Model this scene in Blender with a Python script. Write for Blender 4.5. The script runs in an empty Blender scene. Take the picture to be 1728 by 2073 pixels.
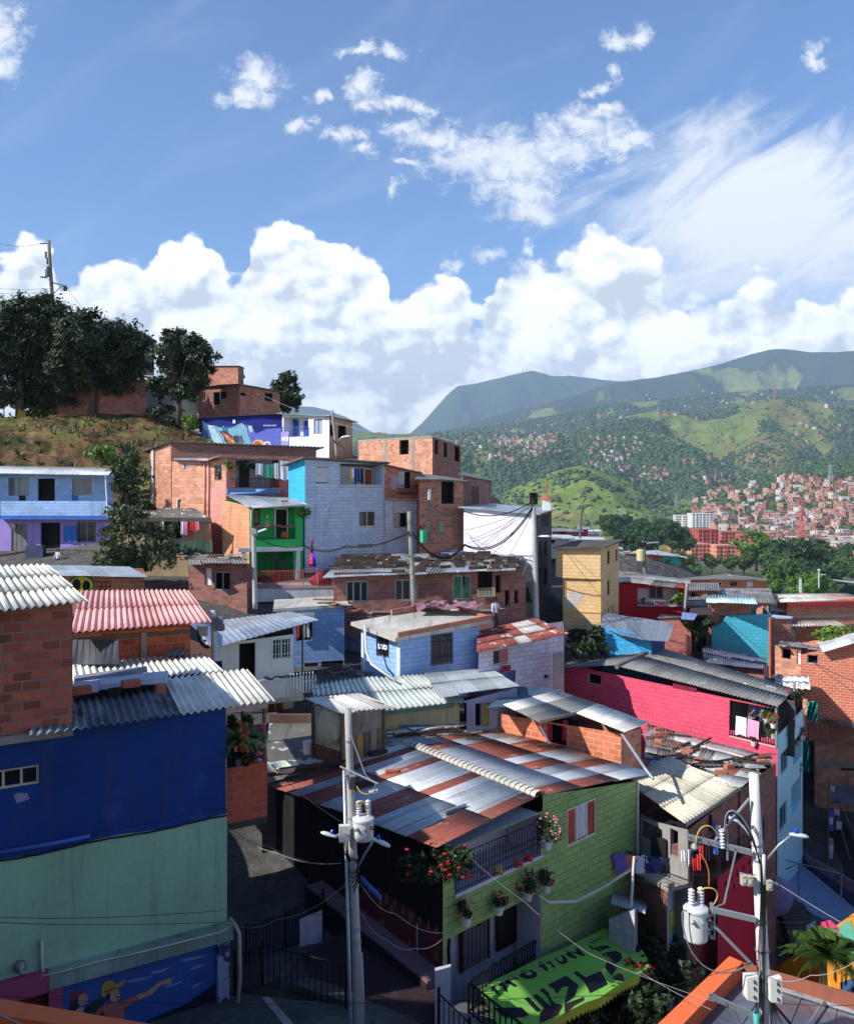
import bpy,bmesh,math,random
import numpy as np
from mathutils import Vector,Matrix,noise as mnoise
R=math.radians
S=bpy.context.scene
col=S.collection
rnd=random.Random(7)
#camera
# the camera stands at the world's origin, level, looking along +Y
F,CX,HY=1800.0,864.0,1000.0
cam_d=bpy.data.cameras.new("camera")
cam=bpy.data.objects.new("camera",cam_d)
col.objects.link(cam)
cam.location=(0,0,0)
cam.rotation_euler=(R(90),0,0)
cam_d.sensor_fit='HORIZONTAL'
cam_d.sensor_width=36.0
cam_d.lens=36.0*F/1728.0
cam_d.shift_y=-(2073/2-HY)/1728.0
cam_d.clip_start=0.1
cam_d.clip_end=60000
S.camera=cam
#exposure, sun, sky
S.view_settings.view_transform='Standard'
S.view_settings.look='None'
S.view_settings.exposure=0.3
S.view_settings.gamma=1.0
S.view_settings.use_curve_mapping=False
SUN=Vector((-0.715,-0.33,0.62)).normalized()
SUN_EL=math.asin(SUN.z)
SUN_AZ=math.atan2(SUN.x,SUN.y)
sd=bpy.data.lights.new("sun",'SUN')
sd.energy=5.0
sd.angle=R(0.5)
sd.color=(1.0,0.965,0.9)
sun=bpy.data.objects.new("sun",sd)
col.objects.link(sun)
sun.rotation_euler=(-SUN).to_track_quat('-Z','Y').to_euler()
S.cycles.max_bounces=6
S.cycles.diffuse_bounces=3
S.cycles.glossy_bounces=2
S.cycles.transmission_bounces=2
S.cycles.volume_bounces=0
S.cycles.transparent_max_bounces=6
S.cycles.use_denoising=True
S.cycles.sample_clamp_indirect=4.0
world=bpy.data.worlds.new("World")
S.world=world
world.use_nodes=True
class NT:
 """small helper for writing node trees"""
 def __init__(s,tree,dim='3D'):
  s.t=tree
  s.dim=dim
  s.n=tree.nodes
  s.l=tree.links
 def new(s,typ,**kw):
  n=s.n.new(typ)
  for k,v in kw.items():
   setattr(n,k,v)
  return n
 def put(s,sock,v):
  if isinstance(v,bpy.types.NodeSocket):
   s.l.new(v,sock)
  elif v is not None:
   sock.default_value=v
 def m(s,op,a,b=None,c=None,clamp=False):
  n=s.new('ShaderNodeMath',operation=op,use_clamp=clamp)
  s.put(n.inputs[0],a)
  if b is not None:s.put(n.inputs[1],b)
  if c is not None:s.put(n.inputs[2],c)
  return n.outputs[0]
 def vm(s,op,a,b=None,c=None):
  n=s.new('ShaderNodeVectorMath',operation=op)
  s.put(n.inputs[0],a)
  if b is not None:s.put(n.inputs[1],b)
  if c is not None:s.put(n.inputs[2],c)
  return n.outputs['Value']if op in('LENGTH','DISTANCE','DOT_PRODUCT')else n.outputs[0]
 def comb(s,x,y,z=0.0):
  n=s.new('ShaderNodeCombineXYZ')
  for i,v in enumerate((x,y,z)):s.put(n.inputs[i],v)
  return n.outputs[0]
 def sep(s,v):
  n=s.new('ShaderNodeSeparateXYZ')
  s.put(n.inputs[0],v)
  return n.outputs
 def noise(s,vec,scale,detail=4.0,rough=0.55,dist=0.0,out=0):
  n=s.new('ShaderNodeTexNoise',noise_dimensions=s.dim)
  s.put(n.inputs['Vector'],vec)
  n.inputs['Scale'].default_value=scale
  n.inputs['Detail'].default_value=detail
  n.inputs['Roughness'].default_value=rough
  n.inputs['Distortion'].default_value=dist
  return n.outputs[out]
 def ss(s,v,a,b,lo=0.0,hi=1.0,kind='SMOOTHSTEP'):
  n=s.new('ShaderNodeMapRange',interpolation_type=kind)
  s.put(n.inputs['Value'],v)
  for k,x in zip(('From Min','From Max','To Min','To Max'),(a,b,lo,hi)):
   s.put(n.inputs[k],x)
  return n.outputs[0]
 def mix(s,f,a,b,mode='MIX'):
  n=s.new('ShaderNodeMix',data_type='RGBA',blend_type=mode)
  s.put(n.inputs[0],f)
  s.put(n.inputs[6],a if isinstance(a,bpy.types.NodeSocket)else tuple(a)[:3]+(1,))
  s.put(n.inputs[7],b if isinstance(b,bpy.types.NodeSocket)else tuple(b)[:3]+(1,))
  return n.outputs[2]
def build_world():
 t=NT(world.node_tree,'2D')
 for n in list(t.n):t.n.remove(n)
 sky=t.new('ShaderNodeTexSky',sky_type='NISHITA')
 sky.sun_disc=False
 sky.sun_elevation=SUN_EL
 sky.sun_rotation=SUN_AZ
 sky.altitude=1500
 sky.air_density=1.0
 sky.dust_density=0.6
 sky.ozone_density=2.0
 tc=t.new('ShaderNodeTexCoord')
 d=t.sep(tc.outputs['Generated'])
 dy=t.m('MAXIMUM',t.m('ABSOLUTE',d[1]),0.04)
 qx=t.m('ADD',t.m('MULTIPLY',t.m('DIVIDE',d[0],dy),18.0),8.64)
 qy=t.m('SUBTRACT',10.0,t.m('MULTIPLY',t.m('DIVIDE',d[2],dy),18.0))
 q=t.comb(qx,qy,0.0)
 def heap_density(tree,qv):
  """cumulus bank: how far below the ragged cloud tops a chart point lies"""
  w1=tree.noise(qv,0.7,2,0.5,0,1)
  w=tree.vm('SUBTRACT',w1,(0.5,0.5,0.5))
  qw=tree.vm('MULTIPLY_ADD',w,(0.7,0.6,0),qv)
  s_=tree.sep(qw)
  cur=tree.new('ShaderNodeFloatCurve')
  c=cur.mapping.curves[0]
  tops=[(-200,520),(0,500),(55,492),(105,505),(130,575),(160,560),(205,505),(265,492),(305,515),(335,465),(375,452),(415,470),(445,515),(480,545),(505,495),(560,450),(620,432),(660,442),(705,470),(765,492),(785,530),(790,585),(815,590),(845,566),(900,562),(945,580),(970,610),(992,575),(1035,503),(1090,490),(1130,512),(1150,485),(1195,474),(1240,485),(1265,512),(1310,512),(1345,535),(1372,572),(1420,590),(1520,565),(1640,585),(1900,570)]
  pts=[((x+200)/2100.0,(y-400)/250.0)for x,y in tops]
  c.points[0].location=pts[0]
  c.points[1].location=pts[-1]
  for p in pts[1:-1]:
   c.points.new(*p)
  for p in c.points:p.handle_type='AUTO'
  cur.mapping.update()
  tree.put(cur.inputs['Value'],tree.m('DIVIDE',tree.m('ADD',s_[0],2.0),21.0))
  top=tree.m('ADD',tree.m('MULTIPLY',cur.outputs[0],2.5),4.0)
  return tree.m('SUBTRACT',s_[1],top),qw
 g=bpy.data.node_groups.new("cloud_relief",'ShaderNodeTree')
 g.interface.new_socket('Vector',in_out='INPUT',socket_type='NodeSocketVector')
 g.interface.new_socket('Relief',in_out='OUTPUT',socket_type='NodeSocketFloat')
 gt=NT(g,'2D')
 gi=gt.new('NodeGroupInput')
 go=gt.new('NodeGroupOutput')
 sc=gt.vm('MULTIPLY',gi.outputs[0],(1.0,1.25,1.0))
 wv=gt.vm('SUBTRACT',gt.noise(sc,1.3,2,0.6,0,1),(0.5,0.5,0.5))
 scw=gt.vm('MULTIPLY_ADD',wv,(0.55,0.55,0.0),sc)
 def puff(scale,kind='F1'):
  v=gt.new('ShaderNodeTexVoronoi',feature=kind,voronoi_dimensions='2D')
  if kind!='F1':v.inputs['Smoothness'].default_value=0.3
  v.inputs['Scale'].default_value=scale
  gt.put(v.inputs['Vector'],scw)
  return gt.m('SUBTRACT',1.0,v.outputs['Distance'])
 h=gt.m('MULTIPLY',puff(0.62,'SMOOTH_F1'),1.1)
 h=gt.m('ADD',h,gt.m('MULTIPLY',puff(1.7),0.42))
 h=gt.m('ADD',h,gt.m('MULTIPLY',puff(4.2),0.13))
 h=gt.m('ADD',h,gt.m('MULTIPLY',gt.noise(sc,2.2,5,0.6),0.35))
 h=gt.m('ADD',h,gt.m('MULTIPLY',gt.noise(sc,0.5,1,0.5),0.9))
 gt.put(go.inputs[0],h)
 def relief(v):
  n=t.new('ShaderNodeGroup')
  n.node_tree=g
  t.put(n.inputs[0],v)
  return n.outputs[0]
 dens,qw=heap_density(t,q)
 r0=relief(q)
 r1=relief(t.vm('ADD',q,(-0.16,-0.20,0)))
 r2=relief(t.vm('ADD',q,(-0.45,-0.62,0)))
 slope=t.m('ADD',t.m('MULTIPLY',t.m('SUBTRACT',r0,r1),1.15),t.m('MULTIPLY',t.m('SUBTRACT',r0,r2),0.62))
 edge=t.m('ADD',dens,t.m('MULTIPLY',t.m('SUBTRACT',r0,1.7),0.85))
 a_heap=t.m('MAXIMUM',t.ss(edge,-0.04,0.16),t.ss(dens,0.5,1.0))
 low=t.ss(qy,6.3,8.2,0.0,0.10)
 lit=t.m('SUBTRACT',t.m('ADD',0.62,slope),low)
 rim=t.ss(edge,0.0,0.8,0.30,0.0)
 lit=t.ss(t.m('ADD',lit,rim),0.22,0.95,0.0,1.0,'LINEAR')
 cr=t.new('ShaderNodeValToRGB')
 e=cr.color_ramp.elements
 e[0].position=0.0;e[0].color=(0.54,0.59,0.67,1)
 e[1].position=1.0;e[1].color=(1.06,1.06,1.06,1)
 k=e.new(0.42);k.color=(0.80,0.83,0.88,1)
 t.put(cr.inputs[0],lit)
 heap_col=cr.outputs[0]
 blobs=[(520,160,62,42),(505,195,60,26),(735,100,45,14),(795,105,30,20),(735,175,36,40),(740,215,40,20),(648,195,24,18),(800,205,50,20),(850,215,22,25),(608,250,34,18),(700,270,46,20),(738,298,34,16),(820,262,48,24),(880,285,60,30),(960,310,120,60),(1040,330,120,75),(1060,385,105,60),(1070,425,62,36),(1140,300,90,44),(1180,250,110,34),(1250,285,90,40),(1262,80,42,26),(1300,70,22,32),(1248,155,22,22),(1205,182,26,16),(1648,115,24,26),(5,60,55,75),(0,130,35,40),(985,514,32,20),(925,538,22,18),(798,380,18,26),(815,322,26,10),(1215,225,60,14)]
 wq=t.vm('MULTIPLY_ADD',t.vm('SUBTRACT',t.noise(q,1.6,3,0.6,0,1),(0.5,0.5,0.5)),(0.75,0.6,0),q)
 acc=None
 for x,y,a,b in blobs:
  dv=t.vm('MULTIPLY',t.vm('SUBTRACT',wq,(x/100,y/100,0)),(78/a,78/b,0))
  v=t.m('SUBTRACT',1.0,t.vm('LENGTH',dv))
  acc=v if acc is None else t.m('SMOOTH_MAX',acc,v,0.25)
 n1=t.noise(t.vm('MULTIPLY',q,(1.0,1.3,1)),2.4,6,0.68,0.4)
 w_a=t.ss(t.m('ADD',acc,t.m('MULTIPLY',t.m('SUBTRACT',n1,0.5),1.75)),0.02,1.05,0.0,0.9)
 rot=t.new('ShaderNodeVectorRotate',rotation_type='Z_AXIS')
 t.put(rot.inputs['Vector'],t.vm('SUBTRACT',q,(13.5,5.5,0)))
 rot.inputs['Angle'].default_value=R(33)
 st=t.vm('MULTIPLY',rot.outputs[0],(0.35,1.2,1))
 n2=t.noise(st,1.1,5,0.6,0.5)
 fan=t.vm('MULTIPLY',t.vm('SUBTRACT',wq,(15.6,4.6,0)),(0.28,0.42,0))
 fa=t.m('SUBTRACT',1.0,t.vm('LENGTH',fan))
 c_a=t.ss(t.m('ADD',fa,t.m('MULTIPLY',t.m('SUBTRACT',n2,0.5),1.5)),-0.3,0.65,0.0,0.95)
 veil=t.ss(t.noise(st,0.5,4,0.6,0.5),0.45,0.85,0.0,0.12)
 a_thin=t.m('MAXIMUM',t.m('MAXIMUM',w_a,c_a),veil)
 up=t.ss(d[2],-0.02,0.05)
 base=t.mix(1.0,sky.outputs[0],(0.65,0.88,1.10),'MULTIPLY')
 skyc=t.mix(t.m('MULTIPLY',a_thin,up),base,(6.3,6.4,6.6))
 hb=t.ss(qy,5.5,8.2,8.2,10.0)
 hc=t.mix(1.0,heap_col,t.comb(hb,hb,t.m('MULTIPLY',hb,0.96)),'MULTIPLY')
 fin=t.mix(t.m('MULTIPLY',a_heap,up),skyc,hc)
 bg=t.new('ShaderNodeBackground')
 t.put(bg.inputs['Color'],fin)
 bg.inputs['Strength'].default_value=0.15
 o=t.new('ShaderNodeOutputWorld')
 t.l.new(bg.outputs[0],o.inputs['Surface'])
 world.cycles.sampling_method='MANUAL'
 world.cycles.sample_map_resolution=512
build_world()
#geometry helpers
DS=[1.0]
def P(x,y,Y):
 """the point seen at chart position (x, y) at distance Y ahead"""
 Y=Y*DS[0]
 return Vector(((x-CX)/F*Y,Y,(HY-y)/F*Y))
def cs(r,g,b):
 f=lambda v:(v/255/12.92)if v/255<=0.04045 else((v/255+0.055)/1.055)**2.4
 return(f(r),f(g),f(b))
class MB:
 """collects faces and builds ONE mesh object"""
 def __init__(s):
  s.v=[];s.f=[];s.uv=[];s.mi=[]
 def face(s,pts,uvs=None,m=0):
  n=len(s.v)
  s.v.extend(tuple(p)for p in pts)
  s.f.append(tuple(range(n,n+len(pts))))
  s.uv.append(uvs if uvs else[(0,0)]*len(pts))
  s.mi.append(m)
 def auto(s,pts,m=0):
  """face with metric uvs"""
  a,b,c=Vector(pts[0]),Vector(pts[1]),Vector(pts[2])
  n=(b-a).cross(c-a)
  if n.length<1e-12:n=Vector((0,0,1))
  n.normalize()
  if abs(n.z)>0.7:
   uv=[(p[0],p[1])for p in pts]
  else:
   h=Vector((-n.y,n.x,0)).normalized()
   uv=[(Vector(p).dot(h),p[2])for p in pts]
  s.face(pts,uv,m)
 def hexa(s,p,m=0):
  """box from 8 points: bottom ring 0-3, top ring 4-7"""
  for q in((3,2,1,0),(4,5,6,7),(0,1,5,4),(1,2,6,5),(2,3,7,6),(3,0,4,7)):
   s.auto([p[i]for i in q],m)
 def obox(s,o,a,b,c,m=0):
  """box at corner o with edge vectors a, b, c"""
  o,a,b,c=Vector(o),Vector(a),Vector(b),Vector(c)
  s.hexa([o,o+a,o+a+b,o+b,o+c,o+a+c,o+a+b+c,o+b+c],m)
 def cbox(s,c,sx,sy,sz,rz=0.0,m=0,tilt=0.0):
  M=Matrix.Rotation(rz,3,'Z')@Matrix.Rotation(tilt,3,'X')
  a,b,d=M@Vector((sx,0,0)),M@Vector((0,sy,0)),M@Vector((0,0,sz))
  s.obox(Vector(c)-(a+b+d)/2,a,b,d,m)
 def tube(s,pts,r,n=6,m=0,caps=True):
  pts=[Vector(p)for p in pts]
  rs=r if isinstance(r,(list,tuple))else[r]*len(pts)
  rings=[]
  up0=None
  for i,p in enumerate(pts):
   t=(pts[min(i+1,len(pts)-1)]-pts[max(i-1,0)])
   if t.length<1e-9:t=Vector((0,0,1))
   t.normalize()
   if up0 is None:
    up0=t.cross(Vector((0.3,0.2,1))if abs(t.z)<0.9 else Vector((1,0,0))).normalized()
   a=(up0-t*up0.dot(t)).normalized()
   up0=a
   b=t.cross(a)
   rings.append([p+(a*math.cos(2*math.pi*k/n)+b*math.sin(2*math.pi*k/n))*rs[i]for k in range(n)])
  base=len(s.v)
  for rg in rings:s.v.extend(tuple(v)for v in rg)
  for i in range(len(pts)-1):
   for k in range(n):
    a=base+i*n+k;b=base+i*n+(k+1)%n
    s.f.append((a,b,b+n,a+n));s.uv.append([(k/n,i),((k+1)/n,i),((k+1)/n,i+1),(k/n,i+1)]);s.mi.append(m)
  if caps:
   for ring in(0,len(pts)-1):
    idx=[base+ring*n+k for k in range(n)]
    if ring==0:idx.reverse()
    s.f.append(tuple(idx));s.uv.append([(0,0)]*n);s.mi.append(m)
 def lathe(s,c,prof,n=16,m=0,axis=None):
  """prof: list of (radius, height) about a vertical axis (or the given one)"""
  c=Vector(c)
  ax=Vector(axis).normalized()if axis else Vector((0,0,1))
  x=ax.orthogonal().normalized();y=ax.cross(x)
  base=len(s.v)
  for r,h in prof:
   for k in range(n):
    a=2*math.pi*k/n
    s.v.append(tuple(c+ax*h+(x*math.cos(a)+y*math.sin(a))*max(r,1e-4)))
  for i in range(len(prof)-1):
   for k in range(n):
    a=base+i*n+k;b=base+i*n+(k+1)%n
    s.f.append((a,b,b+n,a+n));s.uv.append([(0,0)]*4);s.mi.append(m)
 def build(s,name,mat,parent=None,smooth=False,loc=None,weld=False):
  me=bpy.data.meshes.new(name)
  off=Vector((0,0,0))
  if parent is not None:
   p=parent
   while p is not None:
    off+=p.location;p=p.parent
  elif loc is not None:
   off=Vector(loc)
  elif s.v:
   a=np.array(s.v)
   off=Vector(((a[:,0].min()+a[:,0].max())/2,(a[:,1].min()+a[:,1].max())/2,a[:,2].min()))
  vv=(np.array(s.v,dtype=np.float64)-np.array(off))if s.v else np.zeros((0,3))
  me.from_pydata(vv.tolist(),[],s.f)
  ul=me.uv_layers.new(name='UVMap')
  flat=[c for fuv in s.uv for c in fuv]
  if flat:ul.data.foreach_set('uv',np.array(flat,dtype=np.float32).ravel())
  me.polygons.foreach_set('material_index',np.array(s.mi,dtype=np.int32))
  for mt in(mat if isinstance(mat,(list,tuple))else[mat]):me.materials.append(mt)
  if smooth:me.shade_smooth()
  me.update()
  o=bpy.data.objects.new(name,me)
  col.objects.link(o)
  if parent is not None:
   o.parent=parent
  else:
   o.location=off
  return o
def np_mesh(name,verts,faces,mats,parent=None,mi=None,uv=None,smooth=False,loc=None):
 """fast mesh from numpy arrays; faces is (n, 3) or (n, 4)"""
 me=bpy.data.meshes.new(name)
 off=np.zeros(3)
 if parent is not None:
  p=parent
  while p is not None:
   off+=np.array(p.location);p=p.parent
 elif loc is not None:
  off=np.array(loc,dtype=float)
 v=(np.asarray(verts,dtype=np.float64)-off).astype(np.float32)
 faces=np.asarray(faces,dtype=np.int32)
 k=faces.shape[1]
 me.vertices.add(len(v));me.vertices.foreach_set('co',v.ravel())
 me.loops.add(faces.size);me.loops.foreach_set('vertex_index',faces.ravel())
 me.polygons.add(len(faces))
 me.polygons.foreach_set('loop_start',np.arange(0,faces.size,k,dtype=np.int32))
 me.polygons.foreach_set('loop_total',np.full(len(faces),k,dtype=np.int32))
 if mi is not None:me.polygons.foreach_set('material_index',np.asarray(mi,dtype=np.int32))
 if uv is not None:
  ul=me.uv_layers.new(name='UVMap')
  ul.data.foreach_set('uv',np.asarray(uv,dtype=np.float32).ravel())
 for mt in(mats if isinstance(mats,(list,tuple))else[mats]):me.materials.append(mt)
 me.update(calc_edges=True)
 if smooth:me.shade_smooth()
 o=bpy.data.objects.new(name,me)
 col.objects.link(o)
 if parent is not None:o.parent=parent
 elif loc is not None:o.location=loc
 return o
def tag(o,label=None,cat=None,group=None,kind=None):
 if label:o['label']=label
 if cat:o['category']=cat
 if group:o['group']=group
 if kind:o['kind']=kind
 return o
def thing(name,label,cat,loc,group=None):
 o=bpy.data.objects.new(name,None)
 o.empty_display_size=0.3
 col.objects.link(o)
 o.location=Vector(loc)
 return tag(o,label,cat,group)
def copy_tree(o,parent=None):
 c=o.copy();col.objects.link(c);c.parent=parent
 for ch in list(o.children):copy_tree(ch,c)
 return c
#materials
MATS={}
def principled(name,color,rough=0.8,metal=0.0,spec=0.3):
 m=bpy.data.materials.new(name)
 m.use_nodes=True
 t=NT(m.node_tree)
 b=t.n['Principled BSDF']
 b.inputs['Base Color'].default_value=tuple(color)[:3]+(1,)
 b.inputs['Roughness'].default_value=rough
 b.inputs['Metallic'].default_value=metal
 b.inputs['Specular IOR Level'].default_value=spec
 return m,t,b
def cached(f):
 def g(*a,**k):
  key=(f.__name__,)+tuple(a)+tuple(sorted(k.items()))
  if key not in MATS:MATS[key]=f(*a,**k)
  return MATS[key]
 return g
def add_bump(t,b,h,strength=0.4,dist=0.02):
 n=t.new('ShaderNodeBump')
 n.inputs['Strength'].default_value=strength
 n.inputs['Distance'].default_value=dist
 t.put(n.inputs['Height'],h)
 t.l.new(n.outputs[0],b.inputs['Normal'])
def uvv(t):
 return t.new('ShaderNodeUVMap').outputs[0]
def wpos(t):
 return t.new('ShaderNodeNewGeometry').outputs['Position']
@cached
def pln(c,rough=0.7,metal=0.0,var=0.12,name='paint'):
 m,t,b=principled(name,c,rough,metal)
 n=t.noise(wpos(t),3.0,4,0.6)
 f=t.ss(n,0.3,0.7,1-var,1+var*0.5,'LINEAR')
 t.put(b.inputs['Base Color'],t.mix(1.0,c,t.comb(f,f,f),'MULTIPLY'))
 return m
@cached
def blk(c,mortar=None,bw=0.4,bh=0.2,var=0.10,bump=0.5,dirt=0.25,msize=0.012,name='painted_blocks',patch=None,pthr=0.66):
 """courses of hollow blocks, painted or raw"""
 m,t,b=principled(name,c,0.85)
 mortar=mortar or tuple(x*0.55 for x in c)
 uv=uvv(t)
 wob=t.vm('SUBTRACT',t.noise(uv,1.3,2,0.5,0,1),(0.5,0.5,0.5))
 uvw=t.vm('MULTIPLY_ADD',wob,(0.05,0.035,0),uv)
 br=t.new('ShaderNodeTexBrick')
 br.offset=0.5
 t.put(br.inputs['Vector'],uvw)
 br.inputs['Color1'].default_value=(0.0,0,0,1)
 br.inputs['Color2'].default_value=(1.0,1,1,1)
 br.inputs['Mortar'].default_value=(0.5,0.5,0.5,1)
 br.inputs['Scale'].default_value=1.0
 br.inputs['Mortar Size'].default_value=msize
 br.inputs['Mortar Smooth'].default_value=0.15
 br.inputs['Brick Width'].default_value=bw
 br.inputs['Row Height'].default_value=bh
 p=wpos(t)
 big=t.noise(p,0.45,5,0.65)
 fine=t.noise(p,7.0,4,0.7)
 sepb=t.new('ShaderNodeSeparateColor');t.put(sepb.inputs[0],br.outputs['Color'])
 f=t.m('ADD',1.0-var,t.m('MULTIPLY',sepb.outputs[0],var*2))
 f=t.m('MULTIPLY',f,t.ss(big,0.25,0.75,1-dirt,1+dirt*0.4,'LINEAR'))
 f=t.m('MULTIPLY',f,t.ss(fine,0.2,0.8,0.86,1.1,'LINEAR'))
 cc=t.mix(1.0,c,t.comb(f,f,f),'MULTIPLY')
 if patch:
  pm=t.ss(t.noise(p,0.8,6,0.7),pthr,pthr+0.04)
  cc=t.mix(pm,cc,patch)
 sv=t.vm('MULTIPLY',uv,(2.2,0.22,1))
 stn=t.ss(t.noise(sv,1.0,5,0.65),0.52,0.74,0.0,dirt*1.3)
 cc=t.mix(stn,cc,(0.09,0.08,0.07))
 mv=t.ss(t.noise(p,1.7,3,0.6),0.3,0.7,0.35,1.0,'LINEAR')
 cc=t.mix(t.m('MULTIPLY',br.outputs['Fac'],mv),cc,mortar)
 t.put(b.inputs['Base Color'],cc)
 h=t.m('SUBTRACT',t.m('MULTIPLY',fine,0.25),br.outputs['Fac'])
 add_bump(t,b,h,bump,0.02)
 return m
def m_brick(k=0,bw=0.4,bh=0.2):
 c=[cs(184,118,96),cs(166,106,90),cs(212,150,122),cs(148,96,84),cs(192,144,124)][k]
 return blk(c,mortar=[cs(168,148,132),cs(150,134,124),cs(176,138,112),cs(138,120,112),cs(200,180,160)][k],bw=bw,bh=bh,var=0.28,bump=0.8,dirt=0.4,msize=0.016,name='raw_brick')
@cached
def plas(c,dirt=0.25,name='plaster',patch=None,pthr=0.68,rough=0.85):
 m,t,b=principled(name,c,rough)
 p=wpos(t)
 uv=uvv(t)
 big=t.noise(p,0.5,6,0.65)
 fine=t.noise(p,9.0,4,0.7)
 f=t.m('MULTIPLY',t.ss(big,0.25,0.75,1-dirt,1+dirt*0.35,'LINEAR'),t.ss(fine,0.2,0.8,0.9,1.06,'LINEAR'))
 cc=t.mix(1.0,c,t.comb(f,f,f),'MULTIPLY')
 if patch:
  cc=t.mix(t.ss(t.noise(p,0.9,6,0.7),pthr,pthr+0.05),cc,patch)
 sv=t.vm('MULTIPLY',uv,(2.6,0.2,1))
 cc=t.mix(t.ss(t.noise(sv,1.0,6,0.7),0.5,0.74,0.0,dirt*1.5),cc,(0.06,0.055,0.05))
 t.put(b.inputs['Base Color'],cc)
 add_bump(t,b,t.m('ADD',big,t.m('MULTIPLY',fine,0.4)),0.25,0.03)
 return m
@cached
def sht(c,rust=0.25,rough=0.42,metal=0.35,name='zinc_sheet',pitch=0.0,rustc=None,rthr=0.5,streak=0.5,patchc=None,pthr=0.6):
 """roof sheet; u runs across the corrugations, v along them. pitch > 0 adds bump corrugation"""
 m,t,b=principled(name,c,rough,metal)
 p=wpos(t)
 uv=uvv(t)
 cell=t.vm('FLOOR',t.vm('MULTIPLY',uv,(1.25,0.42,0)))
 wn=t.new('ShaderNodeTexWhiteNoise',noise_dimensions='2D')
 t.put(wn.inputs['Vector'],cell)
 f=t.m('ADD',0.78,t.m('MULTIPLY',wn.outputs[0],0.4))
 sv=t.vm('MULTIPLY',uv,(6.0,0.5,1))
 stn=t.noise(sv,1.0,5,0.7)
 big=t.noise(p,0.9,6,0.7)
 f=t.m('MULTIPLY',f,t.ss(stn,0.3,0.75,1.08,1-streak*0.5,'LINEAR'))
 f=t.m('MULTIPLY',f,t.ss(t.noise(p,5.0,4,0.7),0.2,0.8,0.80,1.12,'LINEAR'))
 f=t.m('MULTIPLY',f,t.ss(t.noise(p,0.7,5,0.7),0.3,0.7,0.78,1.14,'LINEAR'))
 ed=t.m('ABSOLUTE',t.m('SUBTRACT',t.m('FRACT',t.m('MULTIPLY',t.sep(uv)[0],1.25)),0.5))
 f=t.m('MULTIPLY',f,t.ss(ed,0.47,0.5,1.0,0.62))
 cc=t.mix(1.0,c,t.comb(f,f,f),'MULTIPLY')
 if patchc:
  pp=t.vm('MULTIPLY',uv,(1.0,0.6,1))
  cc=t.mix(t.ss(t.noise(pp,1.1,7,0.75),pthr,pthr+0.035),cc,patchc)
 if rust>0:
  rr=t.ss(t.m('ADD',big,t.m('MULTIPLY',t.m('SUBTRACT',stn,0.5),0.5)),rthr,rthr+0.2,0.0,rust)
  cc=t.mix(rr,cc,rustc or(0.16,0.06,0.035))
  t.put(b.inputs['Metallic'],t.m('MULTIPLY',t.m('SUBTRACT',1.0,rr),metal))
  t.put(b.inputs['Roughness'],t.m('ADD',rough,t.m('MULTIPLY',rr,0.4)))
 h=t.m('MULTIPLY',t.noise(p,2.0,3,0.6),0.35)
 if pitch>0:
  u=t.sep(uv)[0]
  h=t.m('ADD',h,t.m('SINE',t.m('MULTIPLY',u,2*math.pi/pitch)))
  add_bump(t,b,h,0.7,pitch*0.25)
 else:
  add_bump(t,b,h,0.4,0.05)
 t.put(b.inputs['Base Color'],cc)
 return m
ZINC=lambda**k:sht(cs(186,190,196),**k)
@cached
def m_glass(c=(0.02,0.025,0.03),rough=0.12,name='window_glass'):
 m,t,b=principled(name,c,rough,0.0,0.6)
 n=t.noise(wpos(t),1.5,2,0.5)
 add_bump(t,b,n,0.05,0.02)
 return m
@cached
def m_leaf(c,var=0.5,name='leaves',trans=0.25):
 m,t,b=principled(name,c,0.55)
 p=wpos(t)
 n=t.noise(p,1.2,4,0.6)
 oi=t.new('ShaderNodeNewGeometry').outputs['Random Per Island']
 f=t.m('MULTIPLY',t.ss(n,0.3,0.7,1-var*0.6,1+var*0.6,'LINEAR'),t.m('ADD',1-var/2,t.m('MULTIPLY',oi,var)))
 cc=t.mix(1.0,c,t.comb(f,f,t.m('MULTIPLY',f,0.9)),'MULTIPLY')
 cc=t.mix(t.m('MULTIPLY',t.ss(oi,0.8,1.0),0.5),cc,(c[0]*2.2,c[1]*1.7,c[2]*0.9))
 t.put(b.inputs['Base Color'],cc)
 b.inputs['Specular IOR Level'].default_value=0.35
 return m
WHITE=cs(232,232,228)
MWD=pln(cs(120,96,74),0.85,var=0.35,name='weathered_wood')
MDW=pln(cs(62,50,42),0.85,var=0.3,name='dark_wood')
MIR=pln(cs(34,34,36),0.5,0.3,name='black_iron')
MFR=pln(cs(150,150,148),0.45,0.5,name='aluminium')
MWF=pln(cs(222,222,218),0.5,name='white_metal')
MCN=plas(cs(158,154,146),0.35,name='concrete')
M_POLE=plas(cs(182,181,176),0.3,name='pole_concrete')
MCB=pln(cs(22,22,24),0.5,name='cable_rubber')
MPC=pln(cs(150,150,146),0.6,name='pale_cable')
M_DARK=pln((0.012,0.011,0.011),0.9,name='room_shade_black')  # near-black colour stands for the shade inside rooms and openings
MGV=pln(cs(170,174,178),0.4,0.5,name='galvanised_steel')
M_PVC=pln(cs(196,196,190),0.5,name='plastic_pipe')
M_TERRA=pln(cs(176,92,62),0.8,name='terracotta')
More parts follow.
